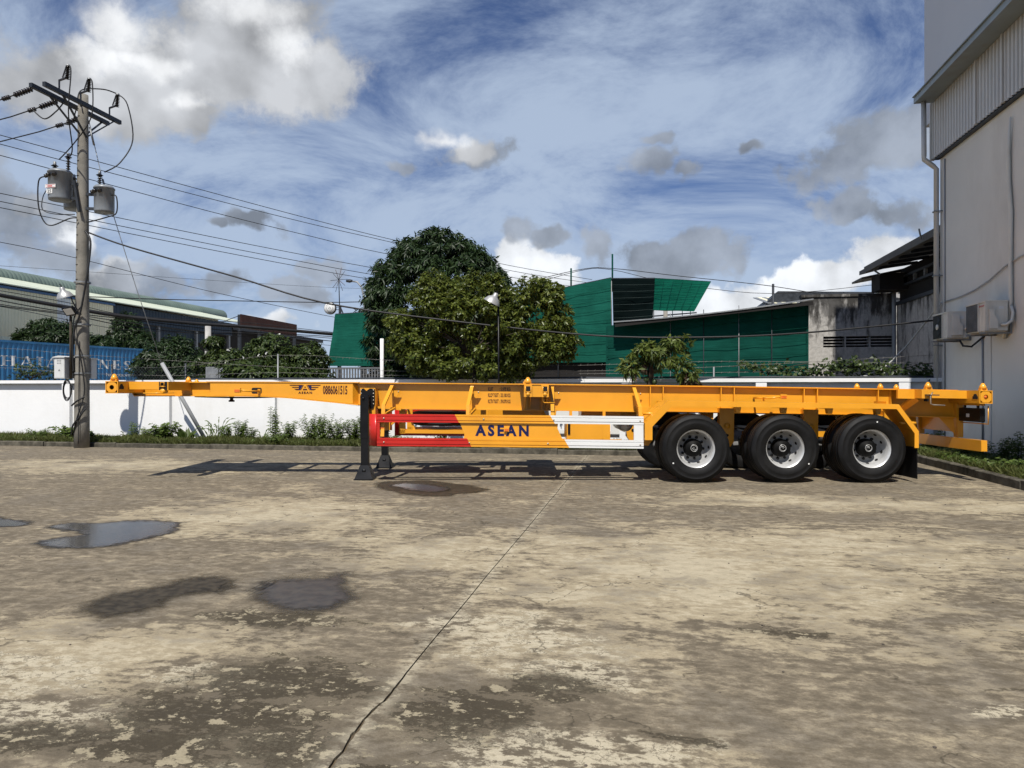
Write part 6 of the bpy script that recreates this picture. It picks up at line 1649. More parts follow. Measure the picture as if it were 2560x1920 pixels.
# ------------------------------------------------------------------ round sign, star antenna, street lamp, poles, gate
sg = tag(empty('round_sign', (-11.84, 26.0, 4.45)), 'round white sign with the number 268 on a post above the green net', 'sign')
MB().lathe([(1e-4, 0), (0.225, 0), (0.235, 0.01), (0.235, 0.11), (1e-4, 0.12)], (0, 0, 0), 'y', 36).build('disc', M['black'], sg)
MB().lathe([(1e-4, -0.004), (0.222, -0.004), (0.222, -0.001)], (0, 0, 0), 'y', 36).build('face', M['paper'], sg)
MB().lathe([(0.118, -0.0062), (0.126, -0.0062)], (0, 0, 0), 'y', 36).build('ring', M['ink'], sg)
mb = MB(); lettering(mb, '268', (-0.065, -0.007, -0.205), (1, 0, 0), (0, 0, 1), 0.13, 0.065, 0.02); mb.build('lettering', M['ink'], sg)
mb = MB()
mb.box(-0.05, 0.05, -0.008, -0.0065, -0.03, 0.015); mb.box(-0.045, 0.045, -0.008, -0.0065, 0.035, 0.06)
for k in range(6):
    a = pi * (0.22 + 0.56 * k / 5); c = (cos(a) * 0.17, sin(a) * 0.17)
    mb.box(c[0] - 0.014, c[0] + 0.014, -0.008, -0.0065, c[1] - 0.016, c[1] + 0.016)
mb.build('emblem', M['pipe_grey'], sg)
MB().lathe([(1e-4, -0.0095), (0.02, -0.0095)], (0, 0, -0.005), 'y', 16).build('emblem', M['paper'], sg)
for z in (0.04, -0.06):
    MB().tube([(0.2, 0.06, z), (0.40, 0.06, z)], 0.012, 6).build('bracket', M['steel_dark'], sg)
MB().box(0.36, 0.44, 0.02, 0.10, -4.45, 0.10).build('post', M['steel_dark'], sg)
MB().bar((0.42, 0.06, 0.02), (0.75, 0.06, -0.7), 0.04, 0.04).build('brace', M['steel_dark'], sg)
an = tag(empty('star_antenna', (-11.46, 26.06, 4.56)), 'thin mast with a star of metal spikes above the round sign', 'antenna')
MB().tube([(0, 0, 0), (-0.03, 0, 0.98)], 0.018, 6).build('mast', M['steel_dark'], an)
for k, (a, l) in enumerate(((80, 0.48), (50, 0.42), (4, 0.34), (-40, 0.36), (-72, 0.44), (-103, 0.48), (-133, 0.40), (185, 0.32), (135, 0.36), (106, 0.40))):
    MB().tube([(-0.03, 0, 0.98), (-0.03 + cos(R(a)) * l, 0.05 * (-1) ** k, 0.98 + sin(R(a)) * l)], 0.009, 4).build('spike', M['steel_dark'] if k % 3 else M['rust'], an)
sl_ = tag(empty('street_lamp', (-14.42, 36.0, 0)), 'distant curved street lamp beside the dark mango tree', 'street lamp')
MB().tube([(0, 0, 0), (0, 0, 5.6), (-0.03, 0, 6.2), (-0.18, 0, 6.75), (-0.42, 0, 7.02), (-0.75, 0, 7.06)], [0.09, 0.07, 0.06, 0.05, 0.045, 0.04], 8).build('post', M['galv'], sl_)
MB().lathe([(1e-4, -0.2), (0.06, -0.18), (0.10, 0.0), (0.06, 0.16), (1e-4, 0.18)], (-0.85, 0, 7.08), 'x', 10).build('lamp_head', M['steel_dark'], sl_)
cp = tag(MB().tube([(-13.72, 21, 0), (-13.72, 21, 3.35)], [0.11, 0.09], 12).build('concrete_post', pmat('patched_concrete', (0.42, 0.41, 0.39), 0.9, 0, 0.2, 3.0, stain=(3.0, (0.12, 0.11, 0.10), 0.8))), 'blotchy grey concrete post standing in the hedge', 'post')
gt = tag(empty('sheet_gate', (-12.0, 19.2, 0)), 'grey sheet metal gate half hidden under the hedge', 'gate')
for k in range(3):
    MB().box(-0.62 + 0.42 * k, -0.62 + 0.42 * k + 0.40, 0, 0.03, 0.05, 1.98).build('gate_panel', M['galv'], gt)
fc = tag(empty('chain_link_fence', (-14.8, 19.5, 0)), 'rusty chain link fence between the container and the hedge', 'fence')
mb = MB()
for k in range(26):
    x = -1.2 + 0.1 * k
    for s in (-1, 1):
        xa, xb = x, x + s * 1.0
        mb.bar((xa, 0, 1.0), (xb, 0, 2.0), 0.006, 0.006)
tag(mb.build('wire_mesh', M['steel_dark'], fc), kind='stuff')
for x in (-1.2, 1.3):
    MB().tube([(x, 0.03, 0), (x, 0.03, 2.1)], 0.03, 6).build('post', M['steel_dark'], fc)

# ------------------------------------------------------------------ vegetation
import numpy as np
rng = np.random.default_rng(5)
def nrm(a): return a / np.maximum(np.linalg.norm(a, axis=-1, keepdims=True), 1e-9)
def leaf_mesh(name, base, dirs, up, L, Wd, mat, parent=None, droop=0.15, fold=0.12, rnd=None):
    """many small pointed leaves, four corners each, folded along the midrib"""
    n = len(base); dirs = nrm(dirs); side = nrm(np.cross(dirs, up)); nn = np.cross(side, dirs)
    L = np.broadcast_to(np.asarray(L, float), (n,))[:, None]; Wd = np.broadcast_to(np.asarray(Wd, float), (n,))[:, None]
    v = np.empty((n, 4, 3))
    v[:, 0] = base
    v[:, 1] = base + dirs * L * 0.45 + side * Wd * 0.5 + nn * Wd * fold
    v[:, 2] = base + dirs * L - np.array([0, 0, 1]) * L * droop
    v[:, 3] = base + dirs * L * 0.45 - side * Wd * 0.5 + nn * Wd * fold
    me = bpy.data.meshes.new(name)
    me.vertices.add(n * 4); me.vertices.foreach_set('co', v.reshape(-1))
    idx = (np.arange(n) * 4)[:, None] + np.array([0, 1, 2, 0, 2, 3])[None, :]
    me.loops.add(n * 6); me.loops.foreach_set('vertex_index', idx.reshape(-1).astype(np.int32))
    me.polygons.add(n * 2); me.polygons.foreach_set('loop_start', (np.arange(n * 2) * 3).astype(np.int32))
    me.update(calc_edges=True)
    at = me.attributes.new('rnd', 'FLOAT', 'POINT')
    rv = rng.random(n) if rnd is None else rnd
    at.data.foreach_set('value', np.repeat(rv, 4).astype(np.float32))
    me.materials.append(mat)
    o = bpy.data.objects.new(name, me); col.objects.link(o)
    if parent is not None: o.parent = parent
    return o
def shell(blobs, n, inner=0.55, zmin=None, lump=0.18, cull=True):
    """points and outward directions in the outer shell of a union of ellipsoids"""
    vol = np.array([b[3] * b[4] * b[5] for b in blobs]) ** 0.67
    P_, O_ = [], []
    cnt = rng.multinomial(int(n * 2.2), vol / vol.sum())
    for b, k in zip(blobs, cnt):
        d = nrm(rng.normal(size=(k, 3)))
        r = inner + (1 - inner) * rng.random(k) ** 0.45
        # lumpy outline
        ph = np.array([mnoise.noise(Vector((q[0] * 2.3 + b[0], q[1] * 2.3 + b[1], q[2] * 2.3 + b[2]))) for q in d])
        r = r * (1 + lump * ph)
        p = np.array(b[:3]) + d * np.array(b[3:6]) * r[:, None]
        keep = np.ones(k, bool)
        for b2 in (blobs if cull else ()):
            if b2 is b: continue
            q = (p - np.array(b2[:3])) / np.array(b2[3:6])
            keep &= (np.linalg.norm(q, axis=1) > inner * 0.8)
        if zmin is not None: keep &= p[:, 2] > zmin
        P_.append(p[keep]); O_.append(nrm(d / np.array(b[3:6]))[keep])
    P_ = np.concatenate(P_); O_ = np.concatenate(O_)
    s = rng.permutation(len(P_))[:n]
    return P_[s], O_[s]
def whorls(P_, O_, k, L, W_, droop=0.5, spread=0.9):
    """k leaves radiating round every twig tip"""
    n = len(P_)
    up = np.tile(np.array([0, 0, 1.0]), (n, 1))
    tw = nrm(O_ + 0.45 * up + rng.normal(scale=0.25, size=(n, 3)))
    a = nrm(np.cross(tw, rng.normal(size=(n, 3)))); b = np.cross(tw, a)
    ang = rng.random((n, k)) * 6.283
    rad = a[:, None, :] * np.cos(ang)[..., None] + b[:, None, :] * np.sin(ang)[..., None]
    d = tw[:, None, :] * rng.uniform(0.1, 0.9, (n, k, 1)) + rad * spread + np.array([0, 0, -1]) * droop * rng.uniform(0.5, 1.3, (n, k, 1))
    d = nrm(d).reshape(-1, 3)
    base = (P_[:, None, :] - tw[:, None, :] * rng.uniform(0, L * 0.6, (n, k, 1))).reshape(-1, 3)
    upv = np.repeat(tw, k, axis=0) + rng.normal(scale=0.3, size=(n * k, 3))
    Ls = L * rng.uniform(0.65, 1.2, n * k); Ws = W_ * rng.uniform(0.75, 1.2, n * k)
    return base, d, upv, Ls, Ws
def branch_tree(mb, root, tips, r0, kink=0.2):
    root = Vector(root)
    for t_ in tips:
        t_ = Vector(t_); mid = root.lerp(t_, 0.5) + Vector((random.uniform(-kink, kink), random.uniform(-kink, kink), 0.25 * (t_ - root).length * 0.3))
        mb.tube([root, root.lerp(mid, 0.5) + Vector((0, 0, 0.05)), mid, t_], [r0, r0 * 0.75, r0 * 0.5, r0 * 0.2], 7)

M['mango'] = leaf_mat('mango_leaf', (0.012, 0.026, 0.008), (0.036, 0.066, 0.018), 0.45, 0.15)
M['citrus'] = leaf_mat('broad_leaf', (0.032, 0.055, 0.010), (0.180, 0.210, 0.042), 0.34, 0.3)
M['hedge'] = leaf_mat('hedge_leaf', (0.022, 0.042, 0.012), (0.075, 0.105, 0.026), 0.4, 0.2)
M['papaya'] = leaf_mat('papaya_leaf', (0.048, 0.075, 0.012), (0.150, 0.185, 0.038), 0.45, 0.3)
M['dead'] = leaf_mat('dead_leaf', (0.050, 0.030, 0.018), (0.13, 0.085, 0.05), 0.8, 0.1)
M['weed'] = leaf_mat('weed_leaf', (0.045, 0.075, 0.014), (0.130, 0.185, 0.038), 0.5, 0.3)
M['grass'] = leaf_mat('grass_blade', (0.070, 0.085, 0.022), (0.170, 0.185, 0.055), 0.55, 0.3)
M['blossom'] = leaf_mat('white_blossom', (0.75, 0.76, 0.68), (0.85, 0.85, 0.8), 0.6, 0.2)
M['agave'] = leaf_mat('agave_leaf', (0.10, 0.15, 0.09), (0.25, 0.30, 0.18), 0.45, 0.1)

def tree(name, label, cat, root, blobs, nw, k, L, W_, mat, droop, inner, trunk_r, group=None, spread=0.9, zmin=None, lump=0.2, clumps=0, cr=(0.3, 0.5), surf=0.9, clump_lump=0.3):
    t = tag(empty(name, root), label, cat, group); rx, ry, rz = root
    bl = [(b[0] - rx, b[1] - ry, b[2] - rz, *b[3:6]) for b in blobs]
    if clumps:      # the crown is a crowd of separate leaf clumps with gaps between them
        C_, D2 = shell(bl, clumps, surf, zmin, clump_lump)
        cl_ = [(c[0], c[1], c[2], r, r * 0.9, r * 0.72) for c, r in zip(C_.tolist(), rng.uniform(cr[0], cr[1], len(C_)).tolist())]
        P_, O_ = shell(cl_, nw, inner, zmin, lump, cull=False)
    else:
        P_, O_ = shell(bl, nw, inner, zmin, lump)
    leaf_mesh('crown', *whorls(P_, O_, k, L, W_, droop, spread), M[mat], t)
    mb = MB(); top = Vector((bl[0][0] * 0.5, bl[0][1] * 0.5, max(0.4, bl[0][2] - bl[0][5] * 0.75)))
    mb.tube([(0, 0, -0.1), (top.x * 0.3 + 0.03, top.y * 0.3, top.z * 0.5), tuple(top)], [trunk_r * 1.3, trunk_r, trunk_r * 0.8], 10)
    tips = [(b[0] + random.uniform(-0.4, 0.4) * b[3], b[1] + random.uniform(-0.3, 0.3) * b[4], b[2] + random.uniform(-0.1, 0.5) * b[5]) for b in bl[:12] for _ in range(5)]
    branch_tree(mb, top, tips, trunk_r * 0.55)
    mb.build('trunk', M['trunk'], t)
    return t

tree('mango_tree', 'tall dome shaped dark mango tree rising behind the leafy tree', 'tree', (-6.9, 24.2, 0),
     [(-6.95, 24.2, 3.95, 2.55, 2.2, 2.78), (-8.1, 24.0, 3.1, 1.35, 1.4, 1.5), (-5.7, 24.1, 3.5, 1.5, 1.5, 1.9), (-9.0, 23.9, 2.3, 0.4, 0.5, 0.8)],
     9500, 9, 0.23, 0.054, 'mango', 0.85, 0.55, 0.2, spread=0.75, lump=0.2, clumps=560, cr=(0.24, 0.42), surf=0.86, clump_lump=0.05)
LT = [(-3.75, 15.4, 2.75, 1.25, 0.62, 0.95), (-2.55, 15.4, 2.45, 0.95, 0.55, 0.80), (-4.95, 15.4, 2.10, 0.62, 0.55, 0.42), (-4.1, 15.45, 3.25, 0.72, 0.6, 0.55), (-1.85, 15.4, 2.45, 0.36, 0.4, 0.40), (-5.1, 15.4, 2.80, 0.40, 0.35, 0.25), (-2.9, 15.4, 3.15, 0.6, 0.5, 0.40), (-4.2, 15.4, 1.90, 0.6, 0.5, 0.28), (-3.0, 15.4, 1.85, 0.6, 0.5, 0.25)]
for _ in range(26):      # loose sprays that break the outline
    a_ = random.uniform(-0.4, pi + 0.4); LT.append((-3.45 + 1.95 * cos(a_) * random.uniform(0.85, 1.05), 15.35 + random.uniform(-0.4, 0.4), 2.45 + 1.35 * sin(a_) * random.uniform(0.8, 1.0), random.uniform(0.16, 0.3), 0.22, random.uniform(0.12, 0.25)))
tree('leafy_tree', 'spreading olive green broadleaf tree in front of the dark mango tree', 'tree', (-3.55, 15.22, 0), LT,
     10500, 6, 0.100, 0.048, 'citrus', 0.15, 0.45, 0.05, spread=1.0, lump=0.4, clumps=320, cr=(0.14, 0.30), surf=0.30)

# hedge and garden trees between wall and hall
HB = [('garden_tree', 'round dark tree behind the container left of the pole', (-38.5, 41.5), [(-38.5, 41.5, 4.9, 1.9, 1.6, 1.15), (-39.6, 41.2, 4.5, 1.3, 1.2, 0.8)], 1300, 'mango', 0.34, 0.09),
      ('garden_tree', 'low dark tree behind the container right of the pole', (-35.8, 42.6), [(-35.8, 42.6, 4.3, 1.4, 1.2, 0.75)], 700, 'mango', 0.34, 0.09),
      ('garden_tree', 'slim dark tree before the open navy bay of the hall', (-35.3, 44.6), [(-35.4, 44.6, 5.2, 1.0, 1.0, 1.6), (-34.6, 44.8, 4.4, 1.1, 1.0, 1.3)], 1200, 'mango', 0.30, 0.085),
      ('garden_tree', 'bushy green tree at the right end of the blue container', (-16.2, 22.6), [(-16.2, 22.6, 2.35, 1.05, 0.9, 0.85), (-17.2, 22.8, 2.1, 0.6, 0.6, 0.5), (-15.2, 22.4, 1.7, 0.7, 0.7, 0.8)], 1500, 'mango', 0.18, 0.05),
      ('hedge_bush', 'leafy hedge bush with white blossoms right of the concrete post', (-12.6, 20.1), [(-12.5, 20.1, 1.95, 0.95, 0.8, 0.62), (-12.9, 20.0, 2.75, 0.35, 0.3, 0.2)], 1100, 'hedge', 0.13, 0.06),
      ('hedge_bush', 'tall hedge bush with blossoms under the rusty billboard', (-11.1, 20.3), [(-11.2, 20.3, 2.35, 0.85, 0.8, 0.68), (-11.0, 20.3, 1.5, 0.9, 0.8, 0.6)], 1300, 'hedge', 0.13, 0.06),
      ('hedge_bush', 'hedge bush touching the small green net', (-10.1, 20.6), [(-10.05, 20.6, 2.2, 0.62, 0.7, 0.58), (-9.9, 20.5, 1.6, 0.6, 0.6, 0.5)], 900, 'hedge', 0.13, 0.06),
      ('hedge_bush', 'drooping large leaved plant in front of the hedge by the thin post', (-10.6, 18.3), [(-10.5, 18.3, 1.75, 0.95, 0.6, 0.42), (-9.6, 18.3, 1.65, 0.6, 0.5, 0.4)], 700, 'hedge', 0.22, 0.07)]
for nm, lb, (x, y), bl, nw, mt, L, W_ in HB:
    t = tree(nm, lb, 'tree' if nm == 'garden_tree' else 'bush', (x, y, 0), bl, nw, 8, L, W_, mt, 0.45, 0.5, 0.07, 'garden trees behind the wall' if nm == 'garden_tree' else 'hedge behind the wall', lump=0.3)
    if 'blossom' in lb:
        P_, O_ = shell([(b[0] - x, b[1] - y, b[2], *b[3:6]) for b in bl], 30, 0.95)
        o_ = P_[:, 2] > np.median(P_[:, 2])
        leaf_mesh('blossoms', *whorls(P_[o_], O_[o_], 5, 0.06, 0.05, 0.0), M['blossom'], t)
# dim plants in front of the container at the far left
tree('hedge_bush', 'thin dusty shrub before the container at the left picture edge', 'bush', (-16.6, 17.2, 0), [(-16.7, 17.2, 1.85, 0.5, 0.4, 0.35), (-15.7, 17.2, 1.75, 0.6, 0.4, 0.25)], 200, 6, 0.08, 0.035, 'hedge', 0.3, 0.2, 0.02, 'hedge behind the wall', lump=0.5)

# papaya: big lobed leaves on long stalks
pp = tag(empty('papaya_plant', (0.16, 15.28, 0)), 'papaya plant with drooping lobed leaves standing above the trailer deck', 'plant')
mb = MB(); mb.tube([(0.03, 0, -0.05), (0.02, 0, 0.8), (0.0, 0, 1.5), (0.02, 0, 1.95)], [0.075, 0.07, 0.065, 0.05], 12); mb.build('trunk', M['trunk'], pp)
stalks = MB(); LB, LD, LU, LL, LW, LR = [], [], [], [], [], []
def lobed_leaf(c, ax, up, size, dead=False):
    """one hand-shaped leaf: nine lobes, each with side lobes"""
    ax = Vector(ax).normalized(); up = Vector(up).normalized(); sd = ax.cross(up).normalized()
    for q in range(9):
        a = R(-130 + 260 * q / 8); l = size * (0.62 + 0.38 * cos(a * 0.7))
        d = (ax * cos(a) + sd * sin(a)); d = (d - Vector((0, 0, 1)) * random.uniform(0.15, 0.7)).normalized()
        n_ = up + Vector((random.uniform(-.3, .3), random.uniform(-.3, .3), 0))
        LB.append(c); LD.append(d); LU.append(n_); LL.append(l); LW.append(l * 0.30); LR.append(random.random())
        for s in (-1, 1):
            for f in (0.35, 0.6):
                bb = c + d * l * f
                d2 = (d + d.cross(n_).normalized() * s * 0.9).normalized()
                LB.append(bb); LD.append(d2); LU.append(n_); LL.append(l * 0.42); LW.append(l * 0.17); LR.append(random.random())
head = Vector((0.02, 0, 1.92))
P_, O_ = shell([(0.22, 0.0, 2.05, 0.55, 0.40, 0.34), (-0.38, -0.05, 1.80, 0.28, 0.28, 0.26), (0.72, -0.05, 1.72, 0.28, 0.25, 0.24), (0.55, 0.0, 2.32, 0.30, 0.2, 0.14), (-0.1, -0.1, 2.1, 0.35, 0.3, 0.2)], 190, 0.45, None, 0.4)
for p_, o_ in zip(P_[::6], O_[::6]):
    e = Vector(p_); m_ = head.lerp(e, 0.55) + Vector((0, 0, 0.05))
    stalks.tube([head - Vector((0, 0, 0.05)), m_, e], [0.012, 0.009, 0.005], 5)
leaf_mesh('leaves', *whorls(P_, O_, 8, 0.17, 0.050, 0.55, 1.0), M['papaya'], pp, 0.2, 0.1)
stalks.build('stalks', M['papaya'], pp)
LB, LD, LU, LL, LW, LR = [], [], [], [], [], []
for (dx, dz) in ((-0.42, -0.16), (-0.38, -0.30), (-0.12, -0.12), (0.02, -0.18)):
    for q in range(6):
        LB.append(head + Vector((dx + random.uniform(-.03, .03), -0.15, dz + 0.1))); LD.append(Vector((random.uniform(-.25, .25), random.uniform(-.2, .2), -1))); LU.append(Vector((random.uniform(-1, 1), -1, 0.2)))
        LL.append(0.26); LW.append(0.06); LR.append(random.random())
leaf_mesh('dead_leaves', np.array([tuple(v) for v in LB]), np.array([tuple(v) for v in LD]), np.array([tuple(v) for v in LU]), np.array(LL), np.array(LW), M['dead'], pp)
fr = MB()
for (dx, dz) in ((-0.09, -0.25), (0.09, -0.45), (-0.08, -0.40), (0.10, -0.22)):
    fr.lathe([(1e-4, 0), (0.05, 0.03), (0.055, 0.08), (0.03, 0.13), (1e-4, 0.14)], (dx, -0.05, 1.85 + dz), 'z', 12)
fr.build('fruits', pmat('papaya_fruit', (0.05, 0.07, 0.02), 0.5), pp)
# dark withered plant right of it
wp_ = tag(empty('withered_plant', (0.92, 15.3, 0)), 'dark withered plant leaning right of the papaya', 'plant')
mb = MB(); mb.tube([(0.05, 0, 0), (0.0, 0, 1.0), (-0.10, 0, 1.75)], [0.03, 0.025, 0.012], 7); mb.build('stem', M['trunk'], wp_)
P_, O_ = shell([(-0.02, 0, 1.52, 0.13, 0.12, 0.26), (0.12, 0, 1.42, 0.16, 0.12, 0.14)], 90, 0.3)
leaf_mesh('leaves', *whorls(P_, O_, 5, 0.12, 0.06, 0.9), M['dead'], wp_)

# climbing vine on the wires at the right
vn = tag(empty('climbing_vine', (3.6, 16.12, 1.55)), 'green climbing vine along the wall top below the stained building', 'vine')
n = 560
xs = rng.random(n) ** 0.7; px = -1.6 + 3.85 * xs
pz = 0.16 + 0.10 * np.sin(px * 2.3) + rng.normal(scale=0.085, size=n) * (0.5 + xs) + np.where(xs < 0.3, 0.12, 0)
P_ = np.stack([px, rng.normal(scale=0.12, size=n) + 0.06, np.maximum(pz, 0.02)], 1)
O_ = nrm(np.stack([rng.normal(scale=0.5, size=n), -np.ones(n) * 0.8, rng.random(n)], 1))
leaf_mesh('leaves', *whorls(P_, O_, 3, 0.085, 0.075, 0.3), M['hedge'], vn)
MB().tube([(-1.7 + 0.25 * i, 0.05, 0.25 + 0.06 * sin(i * 1.3)) for i in range(17)], 0.008, 5).build('stem', M['trunk'], vn)

# ------------------------------------------------------------------ grass in the planted strips
def grass(name, rects, n, hmin, hmax, label, mat, zb):
    tot = sum((b - a) * (d - c) for a, b, c, d in rects)
    B = []
    for a, b, c, d in rects:
        k = int(n * (b - a) * (d - c) / tot)
        B.append(np.stack([rng.uniform(a, b, k), rng.uniform(c, d, k), np.full(k, zb)], 1))
    B = np.concatenate(B); n = len(B)
    patch = np.array([mnoise.noise(Vector((p[0] * 0.9, p[1] * 1.5, 0))) for p in B])
    ln = rng.uniform(hmin, hmax, n) * (1 + 0.6 * patch)
    keep = patch > -0.42
    B = B[keep]; ln = np.maximum(ln[keep], 0.03); n = len(B)
    d = nrm(np.stack([rng.normal(scale=0.55, size=n), rng.normal(scale=0.55, size=n), np.ones(n)], 1))
    up = rng.normal(size=(n, 3))
    o = leaf_mesh(name, B, d, up, ln, rng.uniform(0.010, 0.022, n), mat, None, 0.12, 0.2, np.clip(rng.random(n) * 0.7 + 0.35 * patch[keep], 0, 1))
    return tag(o, label, 'grass', kind='stuff')
grass('grass', [(-20, 4.8, 14.56, 15.85)], 75000, 0.08, 0.23, 'low rough grass in the strip at the foot of the white wall', M['grass'], 0.07)
grass('grass', [(4.97, 5.9, 10.42, 15.8)], 26000, 0.07, 0.20, 'bright short grass in the bed beside the grey building', M['grass'], 0.08)
# small leafy ground weeds mixed in
def ground_weeds(name, label, a, b, c, d, n, zb, L):
    P_ = np.stack([rng.uniform(a, b, n), rng.uniform(c, d, n), zb + rng.random(n) * 0.10], 1)
    O_ = nrm(np.stack([rng.normal(scale=0.6, size=n), rng.normal(scale=0.6, size=n) - 0.3, np.ones(n)], 1))
    return tag(leaf_mesh(name, *whorls(P_, O_, 5, L, L * 0.5, 0.1), M['weed']), label, 'weeds', kind='stuff')
ground_weeds('ground_weeds', 'low leafy ground weeds among the grass before the white wall', -20, 4.8, 14.58, 15.8, 2600, 0.10, 0.06)
ground_weeds('ground_weeds', 'low leafy ground weeds in the bed beside the grey building', 5.0, 5.9, 10.5, 15.6, 1500, 0.12, 0.06)

def weed_plant(name, label, x, y, h, kind, n=6, spread=0.25, group=None, z=0.07):
    t = tag(empty(name, (x, y, z)), label, 'weed', group)
    mb = MB(); B, D_, U, L, W_ = [], [], [], [], []
    for i in range(n):
        a = random.uniform(0, 6.28); lean = random.uniform(0.1, 1.0) * spread
        tip = Vector((cos(a) * lean, sin(a) * lean * 0.6, h * random.uniform(0.65, 1.0)))
        b0 = Vector((cos(a) * 0.04, sin(a) * 0.04, 0))
        if kind == 'blade':
            # long arching blade in five leaf pieces
            pts = [b0.lerp(tip, u) + Vector((cos(a) * lean * u * u * 0.9, 0, -0.35 * h * u ** 3)) for u in (0, 0.25, 0.5, 0.75, 1.0)]
            for p, q in zip(pts, pts[1:]):
                B.append(p); D_.append(q - p); U.append(Vector((0.1, -1, 0.4))); L.append((q - p).length * 1.35); W_.append(0.028)
            continue
        mid = b0.lerp(tip, 0.5) + Vector((random.uniform(-.04, .04), random.uniform(-.04, .04), 0.03))
        mb.tube([b0, mid, tip], [0.007, 0.005, 0.003], 5)
        k = int(h * (42 if kind == 'stem' else 20)) + 4
        for j in range(k):
            u = 0.2 + 0.8 * j / k
            p = (b0.lerp(mid, u * 2) if u < 0.5 else mid.lerp(tip, u * 2 - 1))
            aa = j * 2.4 + i
            d = Vector((cos(aa), sin(aa), random.uniform(-0.3, 0.4)))
            s = (0.10 if kind == 'stem' else 0.15 if kind == 'broad' else 0.09) * random.uniform(0.7, 1.2) * (1.15 - 0.5 * u)
            B.append(p); D_.append(d); U.append(Vector((random.uniform(-.4, .4), -0.5, 1))); L.append(s); W_.append(s * (0.45 if kind == 'stem' else 0.8))
    tv = lambda l: np.array([tuple(v) for v in l])
    if kind == 'taro':
        pass
    leaf_mesh('leaves', tv(B), tv(D_), tv(U), np.array(L), np.array(W_), M['weed'], t, 0.12, 0.12)
    if mb.v: mb.build('stems', M['weed'], t)
    return t
WG = 'weeds growing at the white wall'
weed_plant('wall_weed', 'broad leaved low weed mound left of the utility pole', -13.5, 15.1, 0.42, 'broad', 22, 0.55, WG)
weed_plant('wall_weed', 'leafy weed hugging the foot of the utility pole', -12.75, 14.75, 0.30, 'broad', 9, 0.22, WG)
weed_plant('wall_weed', 'thin weed just right of the utility pole', -11.95, 15.3, 0.50, 'stem', 4, 0.15, WG)
weed_plant('wall_weed', 'broad leaved weed mound under the trailer nose', -11.1, 15.2, 0.50, 'broad', 20, 0.50, WG)
weed_plant('wall_weed', 'tall arching grass tuft by the slanted guard tube', -9.75, 15.3, 0.95, 'blade', 13, 0.34, WG)
weed_plant('wall_weed', 'feathery weed right of the tall grass tuft', -9.25, 15.35, 0.62, 'stem', 10, 0.28, WG)
weed_plant('wall_weed', 'tall single weed with small leaves below the neck', -8.40, 15.4, 0.95, 'stem', 6, 0.18, WG)
weed_plant('wall_weed', 'short feathery weed left of the tall single weed', -8.95, 15.3, 0.45, 'stem', 12, 0.28, WG)
weed_plant('wall_weed', 'loose drooping weed in front of the white wall', -7.45, 15.4, 0.70, 'stem', 16, 0.45, WG)
weed_plant('wall_weed', 'slender weed beside the loose drooping weed', -6.75, 15.3, 0.62, 'stem', 14, 0.40, WG)
weed_plant('wall_weed', 'dense tall weed bush left of the landing legs', -6.05, 15.2, 0.85, 'stem', 30, 0.36, WG)
weed_plant('wall_weed', 'low weed spilling over the kerb behind the landing legs', -5.35, 14.65, 0.30, 'stem', 14, 0.40, WG)
weed_plant('wall_weed', 'low green weed spilling on the kerb under the neck', -7.9, 14.7, 0.28, 'stem', 12, 0.40, WG)
weed_plant('wall_weed', 'upright weed under the trailer between leg and guard', -4.4, 15.4, 0.45, 'stem', 8, 0.35, WG)
for k, (x, h, n_, sp, lb) in enumerate(((-7.05, 0.72, 12, 0.35, 'tall thin weed between the two loose weeds'), (-8.0, 0.55, 14, 0.35, 'medium weed right of the tall single weed'), (-6.45, 0.62, 18, 0.30, 'leafy weed against the dense weed bush'), (-9.5, 0.45, 12, 0.30, 'small weed at the foot of the tall grass tuft'), (-11.55, 0.35, 12, 0.30, 'small weed between pole and weed mound'), (-14.6, 0.30, 14, 0.45, 'low weed near the left picture edge'), (-5.75, 0.50, 16, 0.30, 'bushy weed right behind the near landing leg'))):
    weed_plant('wall_weed', lb, x, 15.25 + 0.08 * (k % 3), h, 'stem', n_, sp, WG)
for k, (x, h, n_, sp, lb) in enumerate(((-9.95, 0.85, 8, 0.30, 'second arching grass tuft left of the feathery weed'), (-8.65, 0.60, 7, 0.3, 'arching grass tuft left of the tall single weed'), (-7.2, 0.75, 8, 0.4, 'arching grass tuft among the loose weeds'), (-12.15, 0.45, 6, 0.25, 'short grass tuft right of the utility pole'))):
    weed_plant('wall_weed', lb, x, 15.35, h, 'blade', n_, sp, WG)
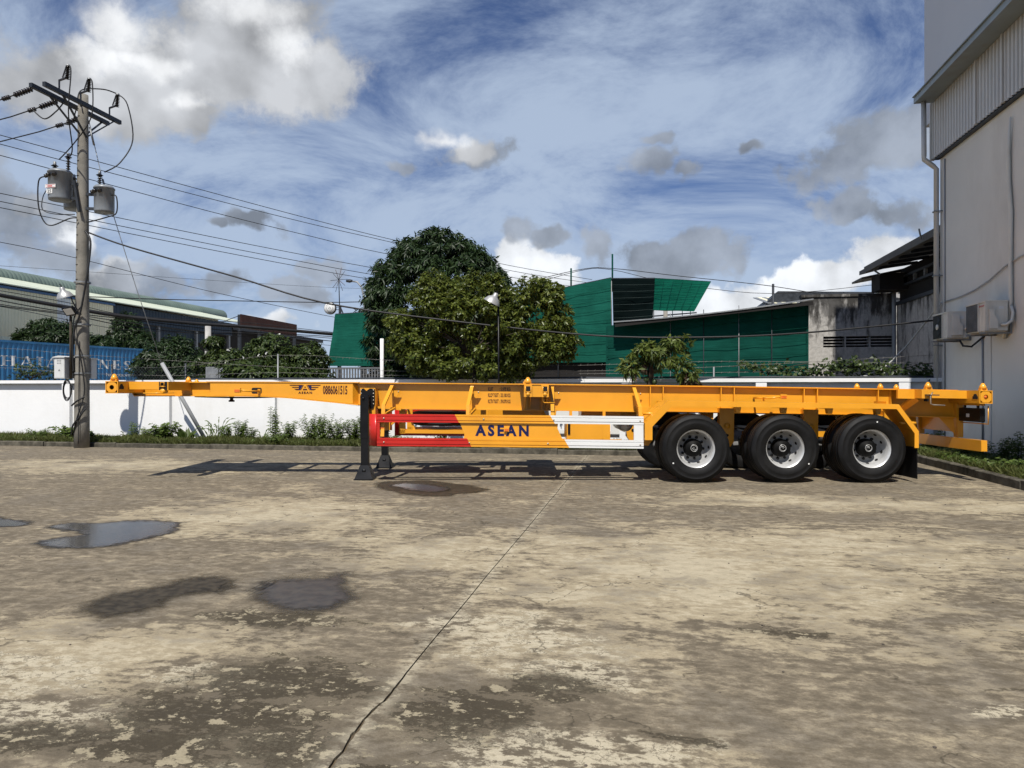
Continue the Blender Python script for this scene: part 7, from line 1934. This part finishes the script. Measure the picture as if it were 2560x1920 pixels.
# variegated big leaf plant
tp_ = tag(empty('taro_plant', (-10.55, 15.3, 0.07)), 'small plant with big variegated leaves before the white wall', 'plant')
B, D_, U, L, W_ = [], [], [], [], []
for q in range(11):
    a = 2.4 * q; B.append((0.03 * cos(a), 0.03 * sin(a), 0.02)); D_.append((cos(a) * 0.8, sin(a) * 0.5, 0.6 + 0.08 * q)); U.append((-cos(a) * 0.5, -0.6, 0.9)); L.append(0.34 + 0.01 * q); W_.append(0.17)
leaf_mesh('leaves', np.array(B), np.array(D_), np.array(U), np.array(L), np.array(W_), M['weed'], tp_, 0.1, 0.15)
BG = 'weeds in the bed by the grey building'
weed_plant('bed_weed', 'leafy weed under the rear of the trailer by the grey wall', 5.5, 15.1, 0.45, 'broad', 9, 0.3, BG, 0.08)
weed_plant('bed_weed', 'dark weed in the middle of the right bed', 5.55, 13.6, 0.36, 'stem', 14, 0.35, BG, 0.08)
weed_plant('bed_weed', 'upright weed against the grey wall at the right', 5.75, 12.9, 0.50, 'stem', 9, 0.22, BG, 0.08)
weed_plant('bed_weed', 'tall weed with leaf whorls right of the rear bumper', 5.72, 12.35, 0.62, 'stem', 6, 0.15, BG, 0.08)
weed_plant('bed_weed', 'low spreading weed near the agave', 5.35, 11.4, 0.28, 'stem', 18, 0.40, BG, 0.08)
weed_plant('bed_weed', 'dense weed behind the agave', 5.7, 11.8, 0.36, 'stem', 14, 0.35, BG, 0.08)
ag = tag(empty('agave', (5.52, 11.15, 0.08)), 'pale spiky agave rosette at the right picture edge', 'plant')
B, D_, U, L, W_ = [], [], [], [], []
for q in range(22):
    a = 2.4 * q; e = 0.25 + 0.9 * (q / 22)
    B.append((0, 0, 0.02)); D_.append((cos(a), sin(a), e)); U.append((-cos(a) * e, -sin(a) * e, 1)); L.append(0.42); W_.append(0.055)
leaf_mesh('leaves', np.array(B), np.array(D_), np.array(U), np.array(L), np.array(W_), M['agave'], ag, 0.05, 0.3)

# scattered grit on the slab
gr = MB()
for _ in range(260):
    x = random.uniform(-6, 5); y = random.uniform(1.8, 11) ** 1.0; r = random.uniform(0.003, 0.009)
    if abs(x) > y * 0.9: continue
    gr.lathe([(1e-4, 0), (r, 0.0), (r * 0.9, r * 0.5), (1e-4, r * 0.8)], (x, y, 0.001), 'z', 5, False)
tag(gr.build('grit', pmat('grit', (0.09, 0.075, 0.06), 0.9, 0, 0.5, 30.0)), 'scattered small grit on the concrete yard', 'grit', kind='stuff')
